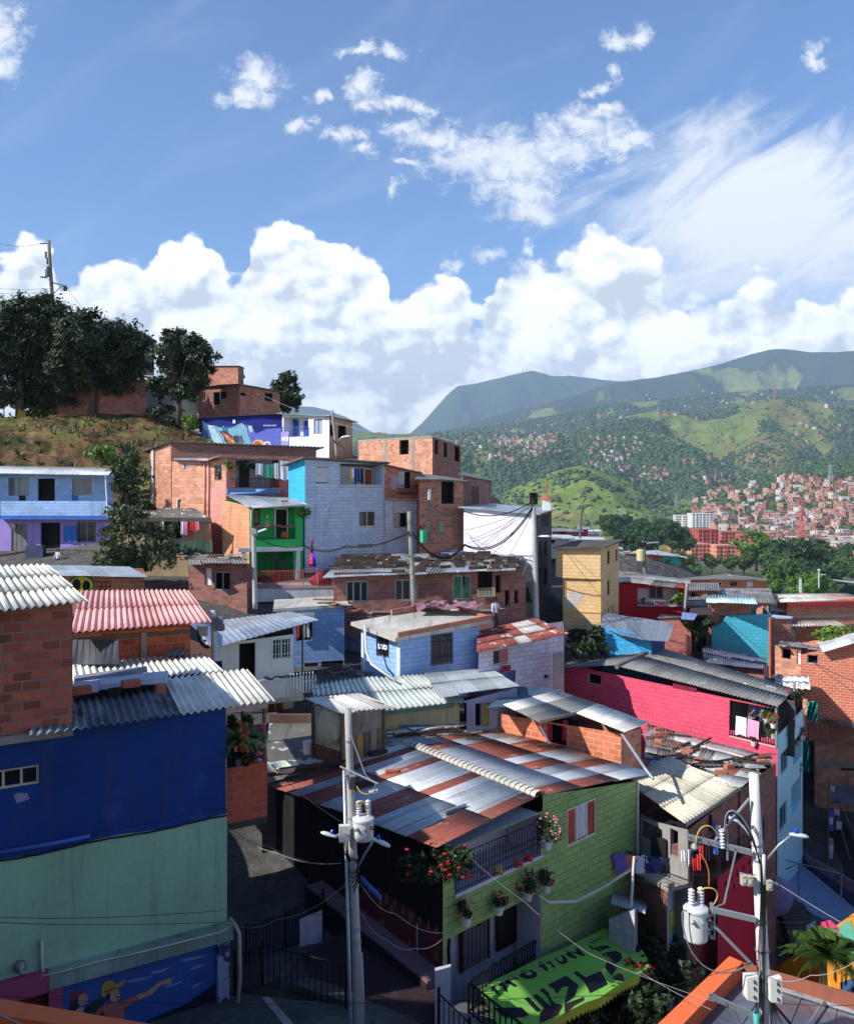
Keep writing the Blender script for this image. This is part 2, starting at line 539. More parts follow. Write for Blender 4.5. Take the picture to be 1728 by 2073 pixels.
#walls and houses
def towards(x0,Y0,x1,ang):
 """distance of chart column x1 on the vertical plane through (x0, Y0) that runs at heading ang (90 = right, 0 = away)"""
 k0,k1=(x0-CX)/F,(x1-CX)/F
 dx,dy=math.sin(R(ang)),math.cos(R(ang))
 t=(k1*Y0-k0*Y0)/(dx-k1*dy)
 return Y0+t*dy
class Wall:
 """vertical wall sheet from A to B (left to right as seen); tops may differ; real openings"""
 def __init__(s,A,B,ya,yb,ybot,zb=None):
  s.A=Vector(P(A[0],0,A[1]).xy);s.B=Vector(P(B[0],0,B[1]).xy)
  s.za=(HY-ya)/F*s.A.y;s.zt=(HY-yb)/F*s.B.y
  s.z0=zb if zb is not None else(HY-ybot)/F*s.A.y
  s.L=(s.B-s.A).length
  s.d=(s.B-s.A)/s.L
  n=Vector((s.d.y,-s.d.x))
  if n.dot(-(s.A+s.B)/2)<0:n=-n
  s.n=n
  s.holes=[]
 def u(s,x):
  k=(x-CX)/F
  return(k*s.A.y-s.A.x)/(s.d.x-k*s.d.y)
 def uz(s,x,y):
  u=s.u(x)
  Y=s.A.y+u*s.d.y
  return u,(HY-y)/F*Y
 def pt(s,u,z,out=0.0):
  q=s.A+s.d*u+s.n*out
  return Vector((q.x,q.y,z))
 def top(s,u):
  return s.za+(s.zt-s.za)*u/s.L
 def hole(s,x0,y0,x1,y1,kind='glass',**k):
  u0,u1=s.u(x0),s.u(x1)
  um=(u0+u1)/2
  Y=s.A.y+um*s.d.y
  z1,z0=(HY-y0)/F*Y,(HY-y1)/F*Y
  lim=min(s.top(u0),s.top(u1))-0.05
  z1=min(z1,lim)
  z0=max(z0,s.z0+0.02)
  u0=max(u0,0.04);u1=min(u1,s.L-0.04)
  s.holes.append((u0,u1,z0,z1,kind,k))
  return s
 def build(s,parent,mat,reveal=0.14,name='wall',rmat=None):
  mb=MB()
  us=sorted({0.0,s.L}|{h[0]for h in s.holes}|{h[1]for h in s.holes})
  zs=sorted({s.z0}|{h[2]for h in s.holes}|{h[3]for h in s.holes})
  def inside(u,z):
   return any(h[0]<u<h[1]and h[2]<z<h[3]for h in s.holes)
  for i in range(len(us)-1):
   a,b=us[i],us[i+1]
   if b-a<1e-6:continue
   for j in range(len(zs)):
    c=zs[j]
    if j+1<len(zs):
     d0=d1=zs[j+1]
     if inside((a+b)/2,(c+d0)/2):continue
    else:
     d0,d1=s.top(a),s.top(b)
    pts=[s.pt(a,c),s.pt(b,c),s.pt(b,d1),s.pt(a,d0)]
    mb.face(pts,[(a,c),(b,c),(b,d1),(a,d0)])
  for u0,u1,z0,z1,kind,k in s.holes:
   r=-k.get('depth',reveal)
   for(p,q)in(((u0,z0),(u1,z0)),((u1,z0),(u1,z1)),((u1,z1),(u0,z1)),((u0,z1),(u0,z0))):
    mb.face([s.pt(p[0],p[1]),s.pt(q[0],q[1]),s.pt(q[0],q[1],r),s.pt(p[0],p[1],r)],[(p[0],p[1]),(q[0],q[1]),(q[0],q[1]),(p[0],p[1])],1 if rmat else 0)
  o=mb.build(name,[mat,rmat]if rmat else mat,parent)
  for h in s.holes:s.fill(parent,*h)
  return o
 def rect(s,mb,u0,u1,z0,z1,out0,out1,m=0):
  mb.hexa([s.pt(u0,z0,out0),s.pt(u1,z0,out0),s.pt(u1,z0,out1),s.pt(u0,z0,out1),s.pt(u0,z1,out0),s.pt(u1,z1,out0),s.pt(u1,z1,out1),s.pt(u0,z1,out1)],m)
 def fill(s,parent,u0,u1,z0,z1,kind,k):
  depth=k.get('depth',0.14)
  if kind in('glass','bars','open'):
   f=MB()
   w=k.get('fw',0.045)
   fm=k.get('frame',MFR)
   o0,o1=-depth*0.75,-depth*0.75+0.05
   g=0.003
   nm=k.get('n',2)
   if kind!='open'or k.get('framed'):
    s.rect(f,u0+g,u1-g,z0+g,z0+w,o0,o1);s.rect(f,u0+g,u1-g,z1-w,z1-g,o0,o1)
    s.rect(f,u0+g,u0+w,z0+w,z1-w,o0,o1);s.rect(f,u1-w,u1-g,z0+w,z1-w,o0,o1)
    for i in range(1,nm):
     c=u0+(u1-u0)*i/nm
     s.rect(f,c-w/2,c+w/2,z0+w,z1-w,o0,o1+0.004)
    fo=f.build('window',fm,parent)
    if k.get('pane',True)and kind!='open':
     p=MB()
     s.rect(p,u0+w,u1-w,z0+w,z1-w,o0+0.012,o0+0.02)
     p.build('pane',k.get('glass',m_glass()),fo)
    if kind=='bars':
     p=MB()
     nb=k.get('nb',8)
     for i in range(nb+1):
      c=u0+0.02+(u1-u0-0.04)*i/nb
      p.tube([s.pt(c,z0,0.02),s.pt(c,z1,0.02)],0.012,4)
     for zz in(z0+(z1-z0)*0.25,z0+(z1-z0)*0.75):
      p.tube([s.pt(u0,zz,0.02),s.pt(u1,zz,0.02)],0.012,4)
     p.build('bars',k.get('barm',MIR),fo)
    if k.get('curtain'):
     p=MB()
     nn=12
     ua,ub=k.get('cspan',(0.0,1.0))
     a,b=u0+(u1-u0)*ua,u0+(u1-u0)*ub
     for i in range(nn):
      x0,x1=a+(b-a)*i/nn,a+(b-a)*(i+1)/nn
      q0,q1=-depth+(0.03 if i%2 else-0.02),-depth+(-0.02 if i%2 else 0.03)
      q0+=k.get('cout',0.0);q1+=k.get('cout',0.0)
      p.face([s.pt(x0,z0+0.05,q0),s.pt(x1,z0+0.05,q1),s.pt(x1,z1-0.03,q1),s.pt(x0,z1-0.03,q0)])
     p.build('curtain',k['curtain'],fo)
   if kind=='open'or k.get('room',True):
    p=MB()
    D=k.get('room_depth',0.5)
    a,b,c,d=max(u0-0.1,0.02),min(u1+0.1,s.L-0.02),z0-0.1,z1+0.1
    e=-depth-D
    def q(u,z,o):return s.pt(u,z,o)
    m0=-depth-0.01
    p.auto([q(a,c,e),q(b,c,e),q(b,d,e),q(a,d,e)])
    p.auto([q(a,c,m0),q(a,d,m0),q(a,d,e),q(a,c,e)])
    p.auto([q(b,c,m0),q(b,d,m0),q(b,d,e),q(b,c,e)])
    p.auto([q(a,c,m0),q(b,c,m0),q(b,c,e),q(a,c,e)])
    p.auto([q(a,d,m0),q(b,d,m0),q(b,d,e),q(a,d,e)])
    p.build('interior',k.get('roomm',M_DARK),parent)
  elif kind=='door':
   f=MB()
   s.rect(f,u0+0.003,u1-0.003,z0+0.003,z1-0.003,-depth*0.8,-depth*0.8+0.045)
   n=k.get('boards',4)
   for i in range(n):
    a=u0+(u1-u0)*(i+0.12)/n;b=u0+(u1-u0)*(i+0.88)/n
    s.rect(f,a,b,z0+0.08,z1-0.08,-depth*0.8+0.045,-depth*0.8+0.06)
   do=f.build('door',k.get('mat',MWD),parent)
   hmb=MB();s.rect(hmb,u1-0.14,u1-0.1,(z0+z1)/2-0.06,(z0+z1)/2+0.06,-depth*0.8+0.06,-depth*0.8+0.1)
   hmb.build('handle',MFR,do)
  elif kind=='blank':
   f=MB()
   s.rect(f,u0+0.002,u1-0.002,z0+0.002,z1-0.002,-depth,-depth+0.02)
   f.build(k.get('name','panel'),k.get('mat',MGV),parent)
def sheet(parent,q,mat,pitch=0.076,amp=0.011,kind='wave',seg=4,rows=1,step=0.018,thick=0.012,name='roof',sag=0.0,sheet_w=0.8,cell=None,jag=0.0,seed=1,gap=None,uvs=1.0,curl=0.0):
 """corrugated roof over the quad q = [eave left, eave right, ridge right, ridge left] (world points)."""
 a,b,c,d=[Vector(p)for p in q]
 rr=random.Random(seed)
 Lu=((b-a).length+(c-d).length)/2
 Lv=((d-a).length+(c-b).length)/2
 nrm=(b-a).cross(d-a).normalized()
 if nrm.z<0:nrm=-nrm
 mb=MB()
 if kind=='flat':
  nu,per=max(2,int(Lu/1.2)),1
 else:
  nw=max(2,int(round(Lu/pitch)))
  per=seg
  nu=nw*seg
 nsh=max(1,int(round(Lu/sheet_w)))
 def S3(s_,t_):
  p=(a*(1-s_)+b*s_)*(1-t_)+(d*(1-s_)+c*s_)*t_
  if sag:p=p+nrm*(-sag*4*t_*(1-t_)+0.35*sag*math.sin(s_*9.0+seed))
  if curl:p=p+nrm*curl*(1-t_)**2*math.sin(s_*3.1)
  return p
 mats=mat if isinstance(mat,(list,tuple))else[mat]
 jit=[[rr.uniform(-1,1)for _ in range(nsh+1)]for _ in range(rows)]
 cols=[[rr.random()for _ in range(nsh+1)]for _ in range(rows)]
 for r in range(rows):
  t0,t1=r/rows,(r+1)/rows
  ov=0.04 if r+1<rows else 0
  lo=step*(rows-1-r)*0+(step if rows>1 else 0)
  top_,bot_=[],[]
  base=len(mb.v)
  nv=3 if(sag or curl)else 1
  for j in range(nv+1):
   for i in range(nu+1):
    s_=i/nu
    sh=min(nsh-1,int(s_*nsh))
    jj=jit[r][sh]*jag
    t_=t0+(t1+ov-t0)*j/nv
    if j==0 and r==0:t_+=jj/Lv
    if j==nv and r+1==rows:t_+=jit[r][(sh+3)%(nsh+1)]*jag/Lv
    h=0.0
    if kind=='wave':h=amp*math.sin(2*math.pi*i/per)
    elif kind=='trap':h=amp if(i%per)in(0,1)else-amp
    off=(lo*(1-j/nv))if r>0 else 0.0
    off+=jit[r][sh]*jag*0.12+0.006*(sh%2)
    p=S3(s_,t_)+nrm*(h+off)
    mb.v.append(tuple(p))
  n1=len(mb.v)
  for k in range(base,n1):
   mb.v.append(tuple(Vector(mb.v[k])-nrm*thick))
  cnt=n1-base
  for j in range(nv):
   for i in range(nu):
    sh=min(nsh-1,int((i+0.5)/nu*nsh))
    if gap and gap(r,sh):continue
    v0=base+j*(nu+1)+i
    idx=(v0,v0+1,v0+nu+2,v0+nu+1)
    m_=0
    if cell:m_=cell(r,sh,cols[r][sh])
    uu=[(i/nu*Lu,(t0+(t1-t0)*j/nv)*Lv),((i+1)/nu*Lu,(t0+(t1-t0)*j/nv)*Lv),((i+1)/nu*Lu,(t0+(t1-t0)*(j+1)/nv)*Lv),(i/nu*Lu,(t0+(t1-t0)*(j+1)/nv)*Lv)]
    mb.f.append(idx);mb.uv.append(uu);mb.mi.append(m_)
    mb.f.append(tuple(x+cnt for x in reversed(idx)));mb.uv.append(uu[::-1]);mb.mi.append(m_)
    if j==0:
     mb.f.append((v0+cnt,v0+1+cnt,v0+1,v0));mb.uv.append([uu[0],uu[1],uu[1],uu[0]]);mb.mi.append(m_)
    if j==nv-1:
     w0=v0+nu+1
     mb.f.append((w0,w0+1,w0+1+cnt,w0+cnt));mb.uv.append([uu[3],uu[2],uu[2],uu[3]]);mb.mi.append(m_)
   for side in(0,nu):
    v0=base+j*(nu+1)+side
    mb.f.append((v0,v0+nu+1,v0+nu+1+cnt,v0+cnt));mb.uv.append([(0,0)]*4);mb.mi.append(0)
 return mb.build(name,mats,parent,smooth=(kind=='wave'and seg>3))
class House:
 """a house box: 2 or 3 visible corners given left to right as (x, Y, ytop); the rest is closed behind"""
 def __init__(s,name,label,cat,pts,ybot,depth=4.0,group=None,zb=None,back=None,btop=None):
  s.pts=pts
  z0=zb*DS[0]if zb is not None else min((HY-ybot)/F*p[1]for p in pts)*DS[0]
  s.z0=z0
  s.tops=[P(p[0],p[2],p[1])for p in pts]
  if len(pts)==3:
   A,B,C_=s.tops
   D=back if back is not None else Vector((A.x+C_.x-B.x,A.y+C_.y-B.y,(A.z+C_.z-B.z)if btop is None else btop))
   s.ring=[A,B,C_,D]
  else:
   A,B=s.tops
   d=Vector((B.x-A.x,B.y-A.y)).normalized()
   n=Vector((-d.y,d.x))
   if n.dot((A.xy+B.xy)/2)<0:n=-n
   h=depth
   db,da=B.xy.normalized()*h-d*0.02*h,A.xy.normalized()*h+d*0.02*h
   C_=Vector((B.x+db.x,B.y+db.y,B.z if btop is None else btop))
   D=Vector((A.x+da.x,A.y+da.y,A.z if btop is None else btop))
   s.ring=[A,B,C_,D]
  c=sum((Vector((p.x,p.y,0))for p in s.ring),Vector())/4
  s.o=thing(name,label,cat,(c.x,c.y,z0),group)
  s.w=[]
  for i in range(len(pts)-1):
   s.w.append(Wall(pts[i][:2],pts[i+1][:2],pts[i][2],pts[i+1][2],0,zb=z0))
 def walls(s,mats,backm=None,**k):
  if not isinstance(mats,(list,tuple)):mats=[mats]*len(s.w)
  for w,m in zip(s.w,mats):w.build(s.o,m,**k)
  mb=MB()
  n=len(s.pts)
  idx=list(range(n-1,4))+[0]
  for i in range(len(idx)-1):
   a,b=s.ring[idx[i]],s.ring[idx[i+1]]
   mb.auto([(a.x,a.y,s.z0),(b.x,b.y,s.z0),tuple(b),tuple(a)])
  mb.build('back_wall',backm or mats[-1],s.o)
  return s
 def roof(s,mat,over=0.25,run=0,lift=0.03,ring=None,overs=None,**k):
  """run = which ring edge is the eave (0 = first wall, 1 = second ...)"""
  r=[Vector(p)for p in(ring or s.ring)]
  a,b,c,d=[r[(i+run)%4]for i in range(4)]
  oe,or_,ol,orr=overs if overs else(over,over,over,over)
  def ext(p,q,e):return p+(p-q).normalized()*e
  a2,b2=ext(a,d,oe),ext(b,c,oe)
  d2,c2=ext(d,a,or_),ext(c,b,or_)
  A=ext(a2,b2,ol);B=ext(b2,a2,orr);C2=ext(c2,d2,orr);D2=ext(d2,c2,ol)
  up=Vector((0,0,lift))
  s.q=[A+up,B+up,C2+up,D2+up]
  return sheet(s.o,s.q,mat,**k)
 def slab(s,mat,over=0.1,thick=0.12,ring=None,name='roof'):
  r=[Vector(p)for p in(ring or s.ring)]
  c=sum(r,Vector())/4
  e=[p+(p-c).normalized()*over*1.4 for p in r]
  for i,p in enumerate(e):p.z=r[i].z
  mb=MB()
  mb.hexa([p+Vector((0,0,0.004))for p in e]+[p+Vector((0,0,thick))for p in e])
  return mb.build(name,mat,s.o)
def rail(parent,a,b,h,mat=None,n=14,name='railing',r=0.012,loops=False):
 """iron railing from a to b (world points at its foot)"""
 mat=mat or MIR
 a,b=Vector(a),Vector(b)
 mb=MB()
 up=Vector((0,0,h))
 mb.tube([a+up,b+up],r*1.6,4);mb.tube([a+up*0.08,b+up*0.08],r*1.2,4)
 for i in range(n+1):
  p=a+(b-a)*i/n
  mb.tube([p,p+up],r*(1.5 if i in(0,n)else 1.0),4)
  if loops and i<n:
   q=a+(b-a)*(i+0.5)/n
   mb.tube([p+up*0.45,q+up*0.6,a+(b-a)*(i+1)/n+up*0.45,q+up*0.3,p+up*0.45],r*0.7,4)
 return mb.build(name,mat,parent)
#leaves and trees
def leaf_cloud(cent,rad,n,size,seed,lobes=14,flat=0.85,fill=0.55,up=0.25):
 """leaf quads gathered in clumps on the shell of several lobes; returns verts, faces"""
 g=np.random.default_rng(seed)
 cent=np.array(cent,float);rad=np.array(rad,float)
 L=g.normal(size=(lobes,3));L/=np.linalg.norm(L,axis=1)[:,None]
 L*=(g.uniform(0.2,0.8,lobes)**0.7)[:,None]
 lr=g.uniform(0.3,0.52,lobes)
 which=g.integers(0,lobes,n)
 ncl=lobes*26
 cd=g.normal(size=(ncl,3));cd[:,2]+=up;cd/=np.linalg.norm(cd,axis=1)[:,None]
 cl_l=g.integers(0,lobes,ncl)
 cr=lr[cl_l]*g.uniform(fill,1.08,ncl)
 cp=L[cl_l]+cd*cr[:,None]
 w=g.integers(0,ncl,n)
 p=cp[w]+g.normal(size=(n,3))*0.055
 pos=cent+p*rad
 nr=cd[w]+g.normal(size=(n,3))*0.55
 nr/=np.linalg.norm(nr,axis=1)[:,None]
 t=np.cross(nr,g.normal(size=(n,3)));t/=np.linalg.norm(t,axis=1)[:,None]
 b=np.cross(nr,t)
 sz=size*g.uniform(0.6,1.3,n)[:,None]
 v=np.stack([pos-t*sz,pos+b*sz*0.42,pos+t*sz,pos-b*sz*0.42],1).reshape(-1,3)
 v[2::4]-=np.array([0,0,1.0])*sz*0.3
 f=np.arange(n*4).reshape(-1,4)
 return v,f
def tree(name,label,base,height,crad,mat,n=6000,leaf=0.16,seed=1,trunk_r=0.18,lean=(0,0),group=None,lobes=14,trunk=True,crown_h=None,squash=0.8,bark=None):
 base=Vector(base)
 o=thing(name,label,'tree',base,group)
 cz=height-crad[2]
 c=base+Vector((lean[0],lean[1],cz))
 v,f=leaf_cloud(c,crad,n,leaf,seed,lobes)
 np_mesh('crown',v,f,mat,o)
 if trunk:
  mb=MB()
  rr=random.Random(seed)
  k=base+Vector((lean[0]*0.5,lean[1]*0.5,cz*0.62))
  mb.tube([base-Vector((0,0,0.4)),base+Vector((lean[0]*0.2,lean[1]*0.2,cz*0.3)),k],[trunk_r*1.25,trunk_r,trunk_r*0.85],8)
  for i in range(6):
   a=i*1.05+rr.random()
   e=c+Vector((math.cos(a)*crad[0]*0.6,math.sin(a)*crad[1]*0.6,rr.uniform(-0.2,0.5)*crad[2]))
   m_=k.lerp(e,0.5)+Vector((0,0,-0.1*crad[2]))
   mb.tube([k,m_,e],[trunk_r*0.6,trunk_r*0.35,trunk_r*0.12],6)
  mb.build('trunk',bark or pln(cs(92,80,68),0.9,var=0.4,name='bark'),o,smooth=True)
 return o
def cable(pts,r,label,mat=None,group=None,sag=0.0,n=14,name='cable',cat='cable'):
 """hanging cable through world points with sag between each pair"""
 out=[]
 for i in range(len(pts)-1):
  a,b=Vector(pts[i]),Vector(pts[i+1])
  for k in range(n+(i==len(pts)-2)):
   t=k/n
   out.append(a.lerp(b,t)-Vector((0,0,sag*4*t*(1-t))))
 mb=MB()
 mb.tube(out,r*(0.5 if max(p.y for p in out)<30 else 0.6),5)
 o=mb.build(name,mat or MCB,None,smooth=True)
 return tag(o,label,cat,group)
#terrain
_g=np.random.default_rng(11)
_LAT=_g.random((512,512))
def vnoise(x,y):
 xi=np.floor(x).astype(int);yi=np.floor(y).astype(int)
 fx=x-xi;fy=y-yi
 fx=fx*fx*(3-2*fx);fy=fy*fy*(3-2*fy)
 g=lambda a,b:_LAT[a%512,b%512]
 return(g(xi,yi)*(1-fx)+g(xi+1,yi)*fx)*(1-fy)+(g(xi,yi+1)*(1-fx)+g(xi+1,yi+1)*fx)*fy
def fbm(x,y,o=5,ridged=False):
 s=0;a=0.5;t=0
 for i in range(o):
  n=vnoise(x+17.3*i,y+9.1*i)
  if ridged:n=1-abs(2*n-1)
  s=s+a*n;t+=a
  a*=0.5;x=x*2.03;y=y*2.03
 return s/t
NEAR=np.array([tuple(P(p[0],p[1],p[2]*(1.15 if 1240<p[0]<1720 and p[2]<47 and p[1]>1590 else 1.0)))for p in[(60,1154,54),(150,1154,54),(215,1160,53),(300,1180,50),(430,930,73),(550,942,71),(480,932,75),(350,905,70),(120,1152,60),(0,1152,60),(120,1060,62.2),(0,1060,62.2),(220,1080,61.5),(600,1950,22),(560,1760,27),(500,1700,31),(200,2100,19),(950,2075,23),(1200,2050,27),(700,2073,19),(640,1900,25),(1500,2300,20),(1700,2250,22),(1650,1900,32),(1560,1790,36),(1660,1730,38),(1640,1600,46),(1360,2000,28),(1290,1930,30),(500,1490,35),(700,1500,33),(800,1420,38),(860,1500,34),(700,1640,30),(1000,1580,32),(900,1560,33),(800,1600,30),(930,1520,36),(870,1270,45),(620,1350,42),(700,1365,41),(560,1400,38),(740,1375,40),(640,1400,37),(1000,1262,47),(1100,1262,50),(1090,1210,60),(1100,1170,75),(700,1130,54),(560,1180,50),(270,1140,52),(100,1160,57),(-150,1160,57),(420,1230,45),(300,1500,30),(100,1500,27),(-200,1700,24),(350,1270,36),(150,1260,38),(100,946,64),(-200,946,64),(60,838,82),(-300,830,82),(200,835,82),(300,832,84),(380,868,80),(550,914,77),(750,955,65),(280,1010,62),(330,1000,60),(230,960,64),(400,1150,53),(0,880,73),(150,880,74),(300,880,76),(1000,1130,56),(930,1120,54),(1180,1390,50),(1350,1400,56),(1280,1520,44),(1200,1480,40),(1140,1480,38),(1400,1560,40),(1500,1600,38),(1650,1370,57),(1450,1400,54),(1550,1330,62),(1550,1215,75),(1700,1250,85),(1900,1300,70),(1300,1150,100),(1680,1640,50),(1728,1640,48),(1600,1215,110),(1180,1110,90),(450,840,95),(600,850,100),(900,960,90),]])
def near_z(X,Y):
 num=0;den=0
 for cx_,cy_,cz_ in NEAR:
  s_=0.042*cy_+0.8
  d2=((X-cx_)**2+(Y-cy_)**2)/(s_*s_)
  w=np.exp(-np.minimum(d2,60)/2)+1e-4/(1+d2)
  num=num+w*cz_;den=den+w
 return num/den
def ip(x,tab):
 return np.interp(x,[a for a,b in tab],[b for a,b in tab])
RIDGES=[(1650,[(850,1075),(930,1040),(990,1010),(1040,985),(1100,962),(1150,947),(1175,944),(1200,950),(1250,968),(1300,985),(1350,1010),(1400,1030),(1450,1060),(1550,1120)],750,700,0.16,190),(1750,[(1000,1250),(1250,1120),(1330,1050),(1420,1005),(1480,985),(1560,962),(1640,945),(1728,930),(1900,915)],1250,900,0.06,300),(2500,[(600,940),(850,915),(930,900),(1000,905),(1080,905),(1150,893),(1220,878),(1280,872),(1340,880),(1400,900),(1450,930),(1500,950),(1728,940),(1900,930)],900,900,0.12,260),(2750,[(1350,1000),(1440,945),(1490,910),(1530,885),(1556,874),(1590,885),(1630,915),(1680,945),(1760,980)],650,700,0.14,200),(3500,[(1150,880),(1250,850),(1330,836),(1400,842),(1450,836),(1500,826),(1540,816),(1580,811),(1640,815),(1690,824),(1728,826),(1800,815),(2000,805)],1500,1200,0.10,350),(5200,[(300,890),(620,888),(700,884),(830,884),(900,876),(960,868),(1040,856),(1120,842),(1180,832),(1250,822),(1330,812),(1420,800),(1550,790),(1728,780),(2000,770)],1800,1500,0.10,500),(8000,[(700,930),(860,890),(930,868),(1000,846),(1080,826),(1150,808),(1210,790),(1260,776),(1330,768),(1370,762),(1400,752),(1440,744),(1480,732),(1520,720),(1556,713),(1590,714),(1640,720),(1690,719),(1728,715),(1900,706),(2100,715)],3200,2500,0.045,900),(11500,[(500,960),(700,900),(790,885),(830,878),(855,856),(880,828),(905,800),(925,784),(960,779),(1000,771),(1040,762),(1062,757),(1078,754),(1095,759),(1115,766),(1150,765),(1190,769),(1260,775),(1400,800),(1600,840)],4200,2500,0.03,1100),(11800,[(200,870),(400,840),(560,832),(600,822),(635,824),(665,832),(700,846),(735,866),(765,882),(800,900)],3500,2500,0.05,900),]
def base_z(X,Y,x):
 v=np.interp(Y,[60,100,160,300,500,800,1200,2000,4000,9000,16000],[-9,-14,-24,-36,-44,-46,-30,-10,40,120,200])
 hump=20*np.exp(-((X+30)/38)**2)*np.exp(-((Y-95)/40)**2)
 return v+hump
def terrain(X,Y):
 X=np.asarray(X,float);Y=np.asarray(Y,float)
 x=CX+F*X/np.maximum(Y,1)
 b=base_z(X,Y,x)
 z=b+(fbm(X/90,Y/90,4)-0.5)*np.clip(Y/90-1,0,10)
 for k,(D,tab,fr,bk,ns,wl)in enumerate(RIDGES):
  H=(HY-ip(x,tab))/F*D
  t=np.where(Y<D,(D-Y)/fr,(Y-D)/bk)
  xx=X*1.0
  rid=fbm(xx/wl+31*k,Y/wl*0.55+7*k,4,True)
  tt=np.clip(t+np.maximum(0.8-rid,0)*0.6*np.clip(t*3,0,1),0,1.3)
  prof=np.where(tt<1,0.5+0.5*np.cos(np.pi*tt),0)**0.85
  lo=b-10
  h=lo+(H-lo)*prof+(rid-0.55)*ns*np.abs(H-lo)*np.sin(np.pi*np.clip(t,0,1))
  h=np.where(H>lo,h,lo-5)
  z=np.maximum(z,h)
 w=np.clip((Y-78)/35,0,1);w=w*w*(3-2*w)
 m=Y<125
 XC=x
 if np.any(m):
  nz=near_z(X[m],Y[m])+(fbm(X[m]/2.2,Y[m]/2.2,4)-0.5)*1.3*np.clip((Y[m]-62)/3,0,1)*(XC[m]<430)
  z[m]=nz*(1-w[m])+z[m]*w[m]
 return z
def tz(X,Y):
 return float(terrain(np.array([float(X)]),np.array([float(Y)]))[0])
NU,NV=760,640
_u=np.linspace(-0.85,0.85,NU)
_y=np.concatenate([np.geomspace(6,110,150),np.geomspace(111.5,800,90),np.geomspace(806,3600,210),np.geomspace(3620,13500,190)])
NV=len(_y)
UU,YY=np.meshgrid(_u,_y)
XX=UU*YY
ZZ=terrain(XX.ravel(),YY.ravel()).reshape(XX.shape)
XCH=CX+F*UU
def masks(X,Y,x,z):
 """forest, bare earth and paved shares of the land"""
 f=fbm(X/210+5,Y/300+3,5)
 forest=np.clip((f-0.44)*14,0,1)
 hill=(Y>800)&(Y<1720)&(x>850)&(x<1560)&(z>-38)
 h1=np.clip((fbm(X/70+9,Y/110,4)-0.68)*12,0,1)
 g=np.exp(-((x-1190)/265)**4)*(1-np.clip((fbm(X/120+2,Y/150,3)-0.56)*10,0,0.85)*(abs(x-1190)>90))
 forest=np.where(hill,forest*(1-g)+h1*g*0.8,forest)
 forest=np.where((Y>1720)&(Y<2700)&(x<1480),np.clip(forest+0.2,0,1),forest)
 forest=np.where((Y>8300),1,forest)
 forest=np.where((Y>5300)&(Y<8300),np.clip((fbm(X/500,Y/700,5)-0.39)*10,0,1),forest)
 forest=np.where((Y>2100)&(Y<2760)&(abs(x-1556)<70),forest*0.2,forest)
 forest=np.where((Y>110)&(Y<950),np.clip((f-0.36)*8,0,1),forest)
 mast=np.exp(-((x-1590)/90)**2)*((Y>2900)&(Y<3600))
 forest=np.where(mast>0.3,forest*0.15,forest)
 dirt=np.clip((fbm(X/60+50,Y/90,4)-0.60)*6,0,0.5)
 dirt=np.maximum(dirt,mast*0.55)
 dirt=np.where((Y>2000)&(Y<2760),np.maximum(dirt,0.7*np.exp(-((x-1556)/75)**2)),dirt)
 near_slope=(Y>60)&(Y<100)&(x<420)
 dirt=np.where(near_slope,np.clip(0.95+(fbm(X/3,Y/3,4)-0.5)*1.6,0.55,1),dirt)
 forest=np.where(Y<110,0,forest)
 pave=np.where((Y<60)|((Y<100)&(x>640)),1.0,0.0)
 urb=np.exp(-(np.clip((1500-x)/140,0,9))**2)*np.clip((1500-Y)/500,0,1)*np.clip((Y-420)/150,0,1)
 pave=np.maximum(pave,urb*0.8)
 forest=forest*(1-urb*0.7)
 return forest,dirt,pave
def ground_material():
 m,t,b=principled('ground',(0.1,0.1,0.1),0.95,spec=0.1)
 at=t.new('ShaderNodeAttribute');at.attribute_name='zone'
 sc=t.new('ShaderNodeSeparateColor');t.put(sc.inputs[0],at.outputs['Color'])
 p=wpos(t)
 cd=t.new('ShaderNodeVectorMath',operation='LENGTH');t.put(cd.inputs[0],p)
 n1=t.noise(p,0.02,7,0.68)
 n2=t.noise(p,0.12,6,0.7)
 n3=t.noise(p,1.6,6,0.7)
 f=t.m('MULTIPLY',t.ss(n1,0.3,0.7,0.75,1.22,'LINEAR'),t.ss(n2,0.25,0.75,0.72,1.25,'LINEAR'))
 grass=t.mix(t.ss(n1,0.4,0.62),cs(118,138,66),cs(138,144,80))
 earth=t.mix(t.ss(n3,0.35,0.65),cs(78,60,44),cs(118,92,64))
 earth=t.mix(t.ss(t.noise(p,0.55,6,0.7),0.47,0.60),earth,cs(54,58,32))
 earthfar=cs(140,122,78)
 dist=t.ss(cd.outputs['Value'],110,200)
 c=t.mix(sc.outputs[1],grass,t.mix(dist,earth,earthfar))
 woods=t.mix(t.ss(n2,0.4,0.6),cs(38,58,34),cs(62,84,46))
 fm=t.ss(t.m('ADD',sc.outputs[0],t.m('MULTIPLY',t.m('SUBTRACT',n2,0.5),1.3)),0.38,0.62)
 c=t.mix(fm,c,woods)
 c=t.mix(1.0,c,t.comb(f,f,f),'MULTIPLY')
 con=t.mix(t.ss(n3,0.3,0.7),cs(98,96,92),cs(72,70,68))
 c=t.mix(sc.outputs[2],c,con)
 t.put(b.inputs['Base Color'],c)
 bm=t.new('ShaderNodeBump');bm.inputs['Strength'].default_value=0.9
 t.put(bm.inputs['Distance'],t.ss(cd.outputs['Value'],60,3000,0.12,14.0,'LINEAR'))
 t.put(bm.inputs['Height'],t.m('ADD',t.m('MULTIPLY',n2,t.ss(cd.outputs['Value'],150,600)),t.m('MULTIPLY',n3,t.ss(cd.outputs['Value'],200,60))))
 t.l.new(bm.outputs[0],b.inputs['Normal'])
 return m
